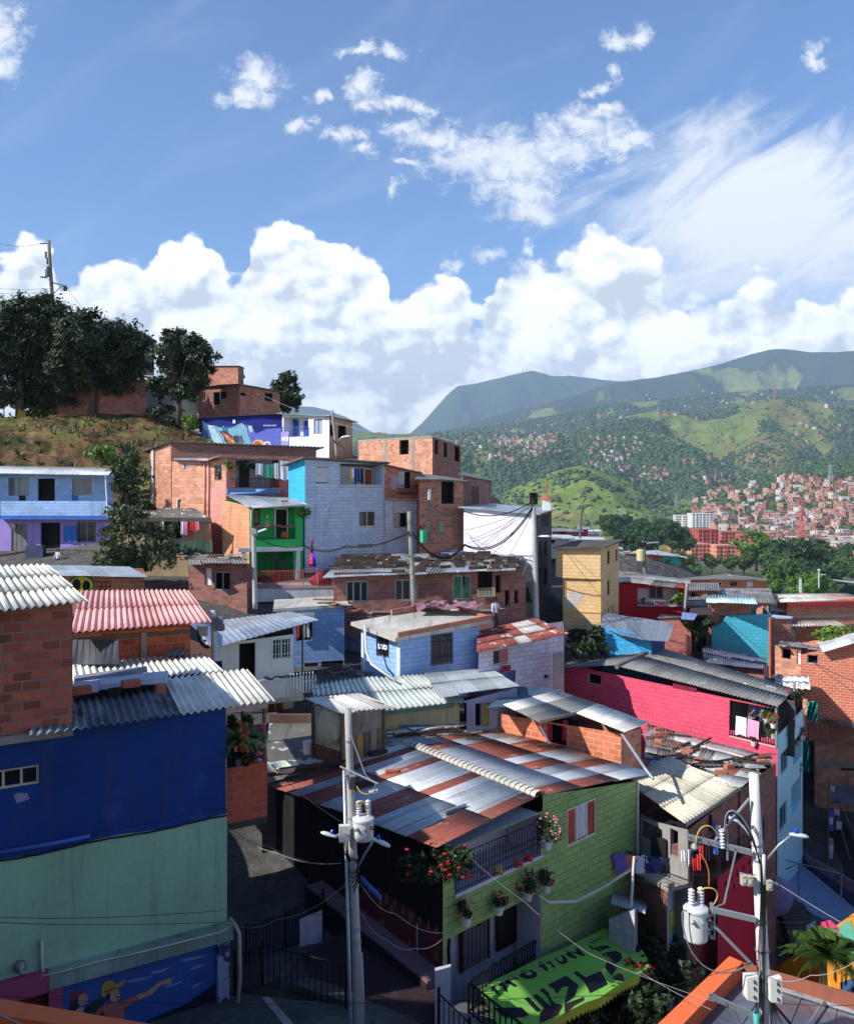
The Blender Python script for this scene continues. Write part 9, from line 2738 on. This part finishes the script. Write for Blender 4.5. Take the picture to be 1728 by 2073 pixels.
K([P(942,1078,48),P(1082,1150,46)],0.018,'thin wire descending rightwards over the white wall',sag=0.2)
for i in range(4):
 K([P(1050,1128+i*3,45.8),P(1082,1120+i*14,45.9)],0.014,'short tangled wire at the alley pole bracket',group='tangled wires at the alley pole',sag=0.25)
K([P(1081,1110,46),P(1015,1250,44)],0.018,'pale guy wire from the alley pole to the brick row foot',MPC,sag=0.05)
K([P(1179,1030,88),P(1232,1085,75),P(1298,1100,63)],0.05,'thick wire from the thin dark pole over the green hill',sag=1.0)
K([P(988,988,62),P(1052,1028,47)],0.02,'pale wire from the pale brick tower to the white wall roof',MPC,sag=0.05)
K([P(1140,1110,48),P(1310,1300,42)],0.02,'dark wire slanting across the yellow house',sag=0.3)
K([P(1222,1248,45),P(1330,1330,40)],0.02,'dark wire slanting over the blue hut roof',sag=0.2)
K([P(1560,1275,50),P(1728,1380,44)],0.025,'dark wire slanting down over the right brick houses',sag=0.3)
K([P(1320,1105,62),P(1480,1240,50)],0.02,'wire from the transformer pole towards the turquoise house',sag=0.8)
for i,(y0,y1)in enumerate(((1856,1843),(1866,1866))):
 K([P(-30,y0,15.5),P(200,y0+2+i*4,16.5),P(457+10*i,y1,19.6)],0.013,('upper','lower')[i]+' of two dark wires across the mint green wall',sag=0.02)
K([P(462,1868,19.6),P(560,1862,19.2),P(700,1790,18.5)],0.012,'pale wire rising from the mural house to the middle pole',MPC,sag=0.15)
K([P(458,1674,20.2),P(560,1727,19.5),P(690,1748,18.5)],0.014,'pale wire sagging from the green wall corner to the middle pole',MPC,sag=0.1)
K([P(458,1665,20.2),P(540,1712,19.5),P(690,1750,18.5)],0.01,'dark wire just above the pale one at the green wall corner',sag=0.12)
K([P(470,1866,19.6),P(620,1852,19),P(712,1843,18.4)],0.01,'dark straight wire to the middle pole clamp',sag=0.03)
K([P(541,1535,20.5),P(590,1590,19.6),P(704,1672,18.5)],0.012,'dark wire from the brick balcony to the middle pole box',sag=0.05)
K([P(730,1790,18.5),P(800,1850,19.5),P(905,1888,21)],0.014,'pale wire from the middle pole to the green house corner',MPC,sag=0.15)
K([P(732,1850,18.5),P(780,1900,19.6),P(840,1920,20.5),P(902,1895,21)],0.012,'looping pale wire over the feather mural',MPC,sag=0.12)
K([P(-20,2016,14.5),P(300,2031,15),P(700,2032,15.8),P(1300,2012,16),P(1535,1945,16.2)],0.011,'long thin wire crossing the whole bottom from the left to the big pole',sag=0.02,n=20)
K([P(936,1722,21.4),P(1060,1825,21),P(1190,1930,20),P(1445,2028,17.2)],0.009,'thin pale wire slanting across the green facade to the metal roof',MPC,sag=0.05)
K([P(1290,1965,19),P(1440,2045,16.6)],0.01,'thin pale wire below the awning corner',MPC,sag=0.04)
K([P(1555,1978,16.2),P(1640,1975,15.9),P(1745,1936,15.5)],0.016,'thick pale cable leaving the big pole to the right',MPC,sag=0.1)
K([P(1578,1792,16.2),P(1745,1892,15)],0.012,'pale cable slanting right from the meters of the big pole',MPC,sag=0.02)
K([P(1570,1795,16.2),P(1640,1860,17),P(1745,1985,19)],0.01,'thin wire sagging right from the meters',sag=0.05)
K([P(1552,1865,16.2),P(1650,1862,18),P(1745,1850,20)],0.01,'dark level wire right of the big pole',sag=0.05)
K([P(1560,2030,16.2),P(1745,2035,15)],0.01,'dark wire over the metal roof right of the boxes',sag=0.03)
K([P(1395,1770,22),P(1500,1765,17),P(1528,1770,16.3)],0.01,'thin wire from the laundry house to the big pole',sag=0.04)
for i in range(3):
 K([P(1648+i*8,1440,36),P(1682+i*14,1600,33),P(1720+i*24,1740,28)],0.016,'dark wire hanging in front of the right brick house',group='wires before the right brick house',sag=0.05)
K([P(1606,1457,33),P(1636,1428,30)],0.03,'pale rod leaning out beside the arched pink wall',MPC)
#trees of the home hill and the greenery between the houses
MANGO=m_leaf(cs(40,56,28),0.75,name='mango_leaves')
tree('mango_tree','leftmost big dark tree on the hilltop with yellow cloth at its foot',P(40,838,82),10.8,(5.6,4.8,4.9),MANGO,36000,0.23,101,0.35,lobes=24)
tree('mango_tree','tallest round dark tree on the hilltop left of the white house',P(186,836,83),10.4,(5.2,4.6,4.9),MANGO,36000,0.23,102,0.35,lean=(0.4,0),lobes=24)
tree('mango_tree','dark tree between the two big hilltop crowns',P(112,840,85),9.9,(4.6,4.0,4.7),MANGO,26000,0.23,103,0.3,lobes=20)
tree('mango_tree','smaller rounded tree in front of the white hilltop house',P(362,850,80),8.0,(3.1,2.9,3.0),MANGO,18000,0.21,104,0.22,lobes=18)
tree('tree','tree peeping out right of the upper brick house',P(582,850,92),4.8,(2.1,2.0,1.9),MANGO,4500,0.2,105,0.18)
mb=MB()
for i in range(6):mb.tube([P(40+i*2,830+i,81.6),P(36+i*3,846+i*2,81.2),P(44+i*4,858+(i%3)*8,80.5)],0.12,5)
tag(mb.build('yellow_cloth',pln(cs(180,140,40),var=0.3),None),'yellow plastic wound round the foot of the leftmost hilltop tree','cloth')
tree('round_tree','round dark tree in the yard between the purple house and the shack',P(272,1205,47),4.3,(2.15,2.0,1.9),m_leaf(cs(64,78,48),0.6),11000,0.11,106,0.15)
for i,(x,y,Y,r_,h_,m_,lab)in enumerate(((252,960,60,(1.6,1.3,1.5),3.4,MLF,'leafy shrub right of the blue house roof'),(268,1010,57,(1.5,1.2,1.8),3.6,MLD,'dark shrub in the gap between the blue house and the orange houses'),(205,925,63,(1.3,1.0,0.8),1.8,MLL,'pale shrub behind the blue house roof'),(285,1070,53,(1.2,1.0,1.5),3.0,MLD,'dark undergrowth beside the mossy roofed house'),(70,822,84,(1.8,1.2,1.2),2.4,MLL,'bright bush right of the leftmost tree trunk'),(8,812,83,(1.4,1.2,1.1),2.2,MLL,'bright bush at the left edge under the big tree'),(325,838,81,(2.2,1.2,1.0),1.9,MLD,'dark bush below the white hilltop house'),(385,850,79,(0.8,0.8,0.9),1.7,MLL,'yellowish bush at the foot of the smaller hilltop tree'),(1180,1300,46,(1.3,1.0,0.9),1.8,MLD,'dark weeds at the foot of the yellow house'),(1240,1150,90,(2.0,2.0,1.6),3.0,MLL,'bush left of the teal house'),(1410,1262,50.4,(0.9,0.8,0.6),1.1,MLD,'dark climbing plant over the open shelter'))):
 tree('shrub',lab,P(x,y+10,Y)-Vector((0,0,h_*0.35)),h_,r_,m_,2600,0.12,200+i,0.05,lobes=8)
fronds('reed_clump','tall dark green reed clump on the earth slope',P(262,940,64),130,2.6,m_leaf(cs(48,78,42),0.5),9,droop=0.25,wd=0.06,cat='reeds',upb=0.9)
# tufts on the slope
g3=np.random.default_rng(9)
vs,fs=[],[]
k0_=0
for i in range(330):
 x=g3.uniform(-20,400);Y=g3.uniform(63,81)
 X=(x-CX)/F*Y;z=tz(X,Y)if i%3==0 else None
 if z is None:X=(x-CX)/F*Y;z=float(near_z(X,Y))
 n=7;s_=g3.uniform(0.15,0.5)
 for k in range(n):
  a=g3.uniform(0,6.28);d=np.array([math.cos(a),math.sin(a),0]);t=np.array([-d[1],d[0],0])*s_*0.18
  b0_=np.array([X,Y,z-0.05])+d*s_*0.1;tip=np.array([X,Y,z])+d*s_*0.8+np.array([0,0,s_*g3.uniform(0.5,1.2)])
  vs+=[b0_-t,b0_+t,tip];fs.append((k0_,k0_+1,k0_+2));k0_+=3
tag(np_mesh('grass',np.array(vs),np.array(fs),m_leaf(cs(78,84,46),0.6),None),'dry grass tufts on the earth slope below the hilltop trees','grass',kind='stuff')
del tag
def tag(o,label=None,cat=None,group=None,kind=None):
 if label:o['label']=label
 if cat:o['category']=cat
 if group:o['group']=group
 if kind:o['kind']=kind
 return o
# white steps on the hill
o=thing('stair','white steps climbing between the mural house and the hilltop tree','stair',P(400,900,78))
for i in range(9):
 p0=P(404-i*3.6,898-i*7.5,79+i*0.5);mb=MB();mb.obox(p0-Vector((0.9,0,0)),(1.5,0,0),(0,0.6,0),(0,0,-0.7));mb.build('step',plas(cs(214,208,196),0.2),o)
#people
def person(label,base,hgt,pose,skin,top,bottom,hair,rz=0.0):
 """a continuous skinned body; pose gives joint positions in units of the body height (x right, y away, z up)"""
 o=thing('person',label,'person',base)
 J=pose
 order=list(J)
 edges=[('pelvis','chest'),('chest','neck'),('neck','head'),('chest','lsh'),('lsh','lel'),('lel','lwr'),('lwr','lha'),('chest','rsh'),('rsh','rel'),('rel','rwr'),('rwr','rha'),('pelvis','lhip'),('lhip','lkn'),('lkn','lan'),('lan','lfo'),('pelvis','rhip'),('rhip','rkn'),('rkn','ran'),('ran','rfo')]
 rad=dict(pelvis=.075,chest=.085,neck=.032,head=.06,lsh=.04,lel=.028,lwr=.018,lha=.02,rsh=.04,rel=.028,rwr=.018,rha=.02,lhip=.055,lkn=.036,lan=.024,lfo=.022,rhip=.055,rkn=.036,ran=.024,rfo=.022)
 me=bpy.data.meshes.new('body')
 Mz=Matrix.Rotation(rz,3,'Z')
 me.from_pydata([tuple(Mz@(Vector(J[k])*hgt))for k in order],[(order.index(a),order.index(b_))for a,b_ in edges],[])
 b=bpy.data.objects.new('body',me);col.objects.link(b)
 b.modifiers.new('skin','SKIN');sm=b.modifiers.new('sub','SUBSURF');sm.levels=2;sm.render_levels=2
 for i,k in enumerate(order):
  me.skin_vertices[0].data[i].radius=(rad[k]*hgt*(0.95 if k!='chest'else 1.1),rad[k]*hgt*0.9)
  me.skin_vertices[0].data[i].use_root=(k=='pelvis')
 dg=bpy.context.evaluated_depsgraph_get()
 m2=bpy.data.meshes.new_from_object(b.evaluated_get(dg));bpy.data.objects.remove(b)
 m2.materials.clear()
 for m_ in(skin,top,bottom):m2.materials.append(m_)
 pz,nz=J['pelvis'][2]*hgt,J['neck'][2]*hgt
 for p in m2.polygons:
  z=p.center.z
  p.material_index=0 if z>nz*0.995 else(2 if z<pz*1.0 else 1)
  c=p.center
  for hnd in('lwr','rwr'):
   if(c-Mz@(Vector(J[hnd])*hgt)).length<0.085*hgt:p.material_index=0
  for ft in('lfo','rfo'):
   if(c-Mz@(Vector(J[ft])*hgt)).length<0.05*hgt:p.material_index=0
  p.use_smooth=True
 bo=bpy.data.objects.new('body',m2);col.objects.link(bo);bo.parent=o
 mb=MB();hd=Vector(base)+Mz@(Vector(J['head'])*hgt)
 v_,f_=ico(2)
 for t in f_:
  q_=[Vector(v_[i])for i in t]
  if sum(v.z for v in q_)/3<-0.25 or sum((Mz.inverted()@v).y for v in q_)/3<-0.45 and sum(v.z for v in q_)/3<0.45:continue
  mb.face([hd+Vector((v.x*.066,v.y*.072,v.z*.074+.012))*hgt for v in q_])
 mb.build('hair',hair,o)
 return o
SKIN=pln(cs(150,100,74),0.6);HAIR=pln(cs(24,18,16),0.6)
STAND=dict(pelvis=(0,0,.53),chest=(0,0,.74),neck=(0,0,.85),head=(0,-.01,.93),lsh=(-.1,0,.80),lel=(-.14,-.02,.63),lwr=(-.13,-.1,.50),lha=(-.12,-.14,.46),rsh=(.1,0,.80),rel=(.15,-.04,.65),rwr=(.2,-.16,.66),rha=(.2,-.2,.67),lhip=(-.05,0,.5),lkn=(-.055,-.01,.27),lan=(-.05,0,.04),lfo=(-.05,-.08,.02),rhip=(.05,0,.5),rkn=(.06,-.03,.27),ran=(.06,.02,.04),rfo=(.06,-.06,.02))
person('child in a white top standing on the purple house porch',P(117,1152,55.8),1.25,STAND,SKIN,pln(cs(206,206,214)),pln(cs(60,60,80)),HAIR)
person('person in a pale shirt walking on the street below the brick row',P(1002,1275,44.4),1.6,STAND,SKIN,pln(cs(206,206,224)),pln(cs(60,64,80)),HAIR,rz=0.6)
SIT=dict(STAND)
pb=bal(0.5,0.02,-0.75)
person('woman in a purple top leaning over the table on the pink house balcony',pb,1.6,dict(STAND,chest=(-.04,-.05,.73),neck=(-.09,-.08,.83),head=(-.12,-.1,.91),lsh=(-.14,-.02,.78),lel=(-.26,-.06,.68),lwr=(-.34,-.1,.62),lha=(-.38,-.11,.61),rsh=(.05,-.08,.78),rel=(-.04,-.16,.66),rwr=(-.16,-.18,.62),rha=(-.2,-.18,.61)),SKIN,pln(cs(120,90,190)),pln(cs(60,56,70)),HAIR)
#the valley town
HM=[pln(cs(*c),0.9,var=0.15,name='far_wall')for c in((188,138,118),(174,122,104),(192,154,134),(198,180,166),(160,112,98),(206,200,192))]
HR=[pln(cs(*c),0.8,var=0.25,name='far_roof')for c in((190,180,170),(176,108,88),(150,144,138),(216,208,196))]
HW=pln((0.03,0.03,0.035),0.4,name='far_window')
def far_house_data(k):
 """vertices, faces and material numbers of one small stacked house; 1 x 1 footprint units are metres"""
 g=random.Random(k)
 mb=MB()
 W,D,=g.uniform(6.5,11),g.uniform(7,10)
 z=-4.0
 n=g.choice((1,2,2,3))
 x0=y0=0
 wall=k%3
 def bx(cx_,cy_,w_,d_,z0,z1,m):mb.cbox((cx_,cy_,(z0+z1)/2),w_,d_,z1-z0,m=m)
 zt=2.7*n
 bx(0,0,W,D,z,zt,0)
 for fl in range(n):
  for side,L_ in((0,W),(1,D)):
   m_=max(1,int(L_/3))
   for i in range(m_):
    if g.random()<0.25:continue
    c=-L_/2+L_*(i+0.5)/m_+g.uniform(-.3,.3)
    ww,wh=g.uniform(0.9,1.4),g.uniform(1.0,1.9)
    zc=fl*2.7+1.3
    if side==0:
     mb.cbox((c,-D/2-0.01,zc),ww,0.06,wh,m=2)
    else:
     for sx in(-1,1):mb.cbox((sx*(W/2+0.01),c,zc),0.06,ww,wh,m=2)
  if fl:bx(0,-0.05,W+0.15,D+0.15,fl*2.7-0.12,fl*2.7+0.12,3)
 if g.random()<0.5:
  mb.cbox((0,0,zt+0.12),W+0.7,D+0.7,0.14,m=1,tilt=g.uniform(-.06,.06))
 else:
  bx(0,0,W+0.1,D+0.1,zt,zt+0.25,3)
  w2=W*g.uniform(0.4,0.7);ox=(W-w2)/2*g.choice((-1,1))
  bx(ox,D*0.1,w2,D*0.7,zt+0.25,zt+2.7,0)
  mb.cbox((ox,D*0.1,zt+2.8),w2+0.6,D*0.8,0.12,m=1)
  mb.cbox((ox,D*0.1-D*0.35-0.01,zt+1.5),1.1,0.06,1.3,m=2)
  if g.random()<0.5:mb.lathe((-ox*0.8,0,zt+0.3),[(0,0),(0.6,0),(0.65,1.1),(0.3,1.3),(0,1.3)],8,m=2)
 return mb
def dens_regions():
 return[((1580,975,1740,1100),1.0,620),((1440,1040,1640,1125),0.9,420),((1600,1085,1740,1150),0.9,260),((1400,990,1600,1050),0.5,130),((1360,1010,1480,1050),0.35,30),((1370,950,1470,1000),0.55,60),((1250,935,1400,985),0.4,60),((1190,885,1290,955),0.75,130),((1100,930,1240,990),0.16,22),((930,885,1130,925),0.6,150),((960,920,1060,950),0.25,26),((1520,960,1600,1010),0.3,40),((1540,850,1728,900),0.03,8),((1200,800,1500,850),0.05,26),((1000,830,1250,880),0.05,24),((1380,780,1728,830),0.05,22),((1430,925,1540,960),0.06,14)]
def build_town():
 g=random.Random(77)
 pts=[]
 for(x0,y0,x1,y1),d,n in dens_regions():
  cl=[(g.uniform(x0,x1),g.uniform(y0,y1))for _ in range(max(2,n//9))]
  for i in range(n):
   if d>0.8 or d<0.1:
    x,y=g.uniform(x0,x1),g.uniform(y0,y1)
   else:
    c=g.choice(cl);x,y=c[0]+g.gauss(0,16),c[1]+g.gauss(0,5)
    if not(x0-20<x<x1+20 and y0-8<y<y1+8):continue
   p=hit(x,y,420)
   if p is None or p.y>9000:continue
   if 1365<x<1520 and y>1078:continue
   if 950<p.y<1720 and 1000<x<1400:continue
   pts.append((p,x,y))
 pts.sort(key=lambda t:t[0].y)
 keep=[]
 for p,x,y in pts:
  if all((p.x-q.x)**2+(p.y-q.y)**2>(8 if p.y<1700 else 10)**2 for q,_,_ in keep[-200:]):keep.append((p,x,y))
 protos=[]
 for k in range(14):
  mb=far_house_data(k)
  mats=[HM[k%6],HR[k%4],HW,HM[(k+2)%5]]
  protos.append((mb,mats))
 first={}
 stuffV,stuffF,stuffM=[],[],[]
 off=0
 near_keep=keep[:300]
 kinds={}
 for idx,(p,x,y)in enumerate(near_keep):
  k=g.randrange(14)
  rz=g.uniform(-0.6,0.9)
  if x>1560:zone='on the densely built slope at the right edge'
  elif x>1400:zone='in the lower town behind the red apartment blocks'
  else:zone='on the spur above the white towers'
  tone=('white'if k%6==5 else('pale tan'if k%6==3 else('dark brick'if k%6 in(1,4)else 'orange brick')))
  zr_=float(terrain(np.array([p.x]),np.array([p.y]))[0])
  if k in first:o=first[k].copy();col.objects.link(o)
  else:
   mb,mats=protos[k];o=mb.build('hillside_house',mats,None,loc=(0,0,0));first[k]=o
  o.location=(p.x,p.y,zr_+0.3);o.rotation_euler=(0,0,rz)
  o['label']='small %s house %s'%(tone,zone);o['category']='house';o['group']='%s houses %s'%(tone,zone)
 W_={}
 for p,x,y in keep[300:]:
  k=g.randrange(14);mb,mats=protos[k]
  if k not in W_:
   tri=[];mi=[]
   for f,m in zip(mb.f,mb.mi):
    if len(f)==4:tri.append(f);mi.append(m)
   W_[k]=(np.array(mb.v),np.array(tri),np.array([{0:k%6,1:6+k%4,2:10,3:(k+2)%5}[m]for m in mi]))
  V,Fq,M_=W_[k]
  a=g.uniform(-0.6,0.9);c_,s_=math.cos(a),math.sin(a);sc_=1.0 if p.y<2600 else 1.3
  R_=np.array([[c_,-s_,0],[s_,c_,0],[0,0,1]])
  zr_=float(terrain(np.array([p.x]),np.array([p.y]))[0])
  stuffV.append((V*sc_)@R_.T+np.array([p.x,p.y,zr_+0.3]));stuffF.append(Fq+off);stuffM.append(M_);off+=len(V)
 if stuffV:
  o=np_mesh('distant_houses',np.concatenate(stuffV),np.concatenate(stuffF),HM+HR+[HW],None,mi=np.concatenate(stuffM))
  tag(o,'scattered far brick houses on the hills beyond the nearer town','houses',kind='stuff')
 print('town',len(keep))
build_town()
def block(name,label,x,y,Y,w_,d_,floors,rz,wallm,nx,ny,accent=None,top=None,fh=2.7):
 """apartment block; (x, y) chart position of its foot, real windows as parts"""
 base=P(x,y,Y)
 if Y>890 and 'tower'not in name:base=hit(x,y,800)or base
 o=thing(name,label,'apartment block',base)
 Mr=Matrix.Rotation(rz,3,'Z')
 t=lambda a,b_,c:base+Mr@Vector((a,b_,c))
 H_=floors*fh
 mb=MB();mb.hexa([t(-w_/2,0,-12),t(w_/2,0,-12),t(w_/2,d_,-12),t(-w_/2,d_,-12),t(-w_/2,0,H_),t(w_/2,0,H_),t(w_/2,d_,H_),t(-w_/2,d_,H_)]);mb.build('wall',wallm,o)
 mb=MB();mb.hexa([t(-w_/2-.3,-.3,H_+.01),t(w_/2+.3,-.3,H_+.01),t(w_/2+.3,d_+.3,H_+.01),t(-w_/2-.3,d_+.3,H_+.01),t(-w_/2-.3,-.3,H_+.8),t(w_/2+.3,-.3,H_+.8),t(w_/2+.3,d_+.3,H_+.8),t(-w_/2-.3,d_+.3,H_+.8)]);mb.build('roof',top or wallm,o)
 if accent:
  for i in range(nx):
   if i%2==0:continue
   a=-w_/2+w_*i/nx
   mb=MB();mb.hexa([t(a-.5,-.35,-3),t(a+.5,-.35,-3),t(a+.5,-.005,-3),t(a-.5,-.005,-3),t(a-.5,-.35,H_),t(a+.5,-.35,H_),t(a+.5,-.005,H_),t(a-.5,-.005,H_)]);mb.build('pilaster',accent,o)
 src=None
 for f in range(floors):
  for i in range(nx):
   a=-w_/2+w_*(i+.5)/nx
   ww=w_/nx*0.5
   if src is None:
    mb=MB();p=t(0,0,0);mb.hexa([p+Mr@Vector(v)for v in((-ww/2,-.07,0),(ww/2,-.07,0),(ww/2,.05,0),(-ww/2,.05,0),(-ww/2,-.07,1.3),(ww/2,-.07,1.3),(ww/2,.05,1.3),(-ww/2,.05,1.3))]);src=mb.build('window',HW,o);q_=src
   else:q_=src.copy();col.objects.link(q_);q_.parent=o
   q_.location=Mr@Vector((a,0,f*fh+.8))
 s2=None
 for f in range(floors):
  for i in range(ny):
   b_=d_*(i+.5)/ny;side=-w_/2 if rz<0 else w_/2
   side=w_/2 if(Mr@Vector((1,0,0))).dot(-base)>0 else-w_/2
   if s2 is None:
    mb=MB();p=t(0,0,0);mb.hexa([p+Mr@Vector(v)for v in((-.07,-.6,0),(.07,-.6,0),(.07,.6,0),(-.07,.6,0),(-.07,-.6,1.2),(.07,-.6,1.2),(.07,.6,1.2),(-.07,.6,1.2))]);s2=mb.build('window',HW,o);q_=s2
   else:q_=s2.copy();col.objects.link(q_);q_.parent=o
   q_.location=Mr@Vector((side,b_,f*fh+.9))
 return o
WT=pln(cs(226,224,220),0.8,name='white_tower');RA=pln(cs(206,112,90),0.85,name='red_apartment');RA2=pln(cs(186,84,74),0.85,name='red_apartment_dark');RA3=pln(cs(222,150,124),0.85,name='red_apartment_light')
block('white_tower','left one of the two white apartment towers',1384,1088,1000,20,14,9,-0.12,WT,5,3,accent=pln(cs(190,130,110)))
block('white_tower','right one of the two white apartment towers',1422,1090,985,24,14,10,0.1,WT,6,3,accent=pln(cs(240,240,238)))
block('apartment_block','front left red apartment block with pale window bays',1418,1150,620,15,14,6,0.25,RA3,5,3,accent=RA)
block('apartment_block','front right red apartment block with pale window bays',1468,1153,615,14,14,6,0.2,RA3,5,3,accent=RA2)
block('apartment_block','tall dark red apartment block behind the two front ones',1434,1140,660,16,14,9,0.2,RA2,5,3,accent=RA)
block('apartment_block','red apartment block second row on the right',1482,1135,680,18,14,8,0.15,RA,6,3,accent=RA2)
block('apartment_block','long low red block left of the tall one',1390,1105,720,26,10,3,0.1,RA,7,2,accent=RA2)
block('apartment_block','red stepped block at the right end of the group',1528,1122,640,22,12,5,-0.1,RA,6,3,accent=RA3)
block('apartment_block','low orange gallery building in front of the dense town',1575,1135,600,26,10,2,-0.1,RA,8,2,accent=RA3)
block('apartment_block','small rose roofed hall above the long low red block',1323,1082,900,18,8,1,0.0,pln(cs(190,70,70)),4,1)
block('white_chapel','small white church building on the wooded ridge',1156,938,1850,14,10,2,0.2,WT,2,1)
block('white_hall','white building among the houses on the spur',1408,968,1500,24,12,2,0.1,WT,5,2)
def pylon(label,x,y,Y,hgt,wd,mat,n=7,name='pylon',cat='pylon',arms=True):
 base=(hit(x,y,900)or P(x,y,Y))if 1000<Y<3400 else P(x,y,Y)
 o=thing(name,label,cat,base)
 mb=MB();r=wd*0.055
 def cr(t):s_=wd/2*(1-0.8*t);return[base+Vector((a*s_,b_*s_,hgt*t))for a,b_ in((-1,-1),(1,-1),(1,1),(-1,1))]
 for k in range(n):
  a,b_=cr(k/n),cr((k+1)/n)
  for i in range(4):
   mb.tube([a[i],b_[i]],r,4,caps=False);mb.tube([a[i],b_[(i+1)%4]],r*0.7,4,caps=False);mb.tube([a[(i+1)%4],b_[i]],r*0.7,4,caps=False)
 mb.build('lattice',mat,o)
 if arms:
  mb=MB()
  for t in(0.7,0.82,0.94):
   p=base+Vector((0,0,hgt*t));mb.tube([p-Vector((wd*0.8,0,0)),p+Vector((wd*0.8,0,0))],r*1.2,4)
  mb.build('crossarm',mat,o)
 return o
GR_=pln(cs(150,156,156),0.6,0.2);RW=pln(cs(196,96,84),0.6)
pylon('grey lattice pylon at the foot of the green hill',1254,1085,620,19,4.2,GR_)
pylon('grey lattice pylon on the wooded slope right of the green hill',1369,1030,1100,24,5.5,GR_)
pylon('grey lattice pylon on the ridge above the dense town',1680,984,1500,26,6,GR_)
pylon('red and white lattice mast rising from the dense town',1622,1105,700,30,4.5,RW,9,'radio_mast','radio mast',False)
pylon('red lattice mast on top of the bare hill',1567,815,3450,72,9,RW,9,'radio_mast','radio mast',False)
pylon('faint lattice pylon on the ridge left of the bare cone',1332,852,3300,50,10,GR_)
for i,x in enumerate((1058,1066,1072,1080)):
 base=P(x,758,11400);mb=MB();mb.tube([base,base+Vector((0,0,(70,95,60,40)[i]))],4.5,4)
 tag(mb.build('antenna',GR_,None),'thin antenna on the summit of the blue mountain','antenna','antennas on the blue mountain summit')
# valley trees one can tell apart
TM=[m_leaf(cs(70,96,48),0.5,name='valley_leaves'),m_leaf(cs(52,78,44),0.5,name='valley_leaves'),m_leaf(cs(86,124,44),0.5,name='valley_leaves')]
src=[tree('valley_tree','x',(0,0,0),13,(6.2,6.2,5.2),TM[i],5200,0.5,300+i,0.45,lobes=16)for i in range(3)]
spots=[(1290,1105,420,1.0,1),(1330,1112,400,1.1,1),(1360,1120,380,1.1,1),(1268,1120,360,0.9,1),(1310,1135,330,0.9,1),(1385,1128,420,1.0,0),(1250,1092,520,1.2,1),(1385,1160,330,0.8,0),(1530,1150,420,1.55,2),(1505,1165,400,1.0,0),(1560,1175,380,1.2,0),(1580,1160,400,1.35,1),(1612,1165,400,1.5,1),(1640,1160,410,1.5,1),(1665,1170,400,1.4,1),(1595,1190,330,1.0,0),(1630,1195,320,1.0,1),(1572,1200,300,0.9,0),(1660,1200,310,0.9,1),(1690,1190,330,0.9,0),(1712,1180,360,1.0,0),(1735,1195,340,1.1,0),(1700,1150,520,1.0,1),(1560,1215,270,0.6,2),(1618,1215,260,0.6,2),(1655,1212,270,0.65,2),(1440,1160,420,0.8,0),(1480,1162,430,0.8,0),(1405,1168,380,0.6,2),(1720,1130,560,0.9,1),(1340,1090,600,1.2,1),(1300,1080,640,1.2,1),(1260,1070,700,1.2,1),(1228,1080,560,1.1,1)]
used=set()
for i,(x,y,Y,s_,k)in enumerate(spots):
 o=src[k]if k not in used else copy_tree(src[k])
 used.add(k)
 o.location=P(x,y+4,Y);o.scale=(s_,s_,s_*random.Random(i).uniform(0.85,1.1));o.rotation_euler=(0,0,i*1.3)
 zone='left of the red apartment blocks'if x<1395 else('between the red blocks and the low brick roofs'if x<1500 else 'in the dark grove right of the red apartment blocks')
 tone=('mid green','dark green','bright green')[k]
 o['label']='one %s round crowned tree %s'%(tone,zone)if False else '%s round crowned tree %s'%(tone,zone);o['category']='tree';o['group']='%s trees %s'%(tone,zone)
for i,(x,y,Y,lab)in enumerate(((1473,1205,250,'left white lamp post'),(1618,1205,240,'left one of the two thin posts in the grove'),(1621,1206,235,'right one of the two thin posts in the grove'),(1657,1190,230,'white street light in front of the dark grove'))):
 mb=MB();p=P(x,y,Y);mb.tube([p,p+Vector((0,0,4.5 if i else 3))],0.16,6);
 if i==3:mb.tube([p+Vector((0,0,3.4)),p+Vector((1.8,0,3.4))],0.1,5);mb.cbox(p+Vector((0,0,4.6)),0.5,0.4,0.5)
 tag(mb.build('lamp_post',pln(cs(206,206,200)),None),lab,'lamp post')
# grey road and shed among the grove
tag(solid('road',[P(1662,1170,330),P(1728,1178,320),P(1745,1163,380),P(1690,1160,390)],0.5,pln(cs(150,150,146))),'pale road passing behind the grove','road',kind='structure')
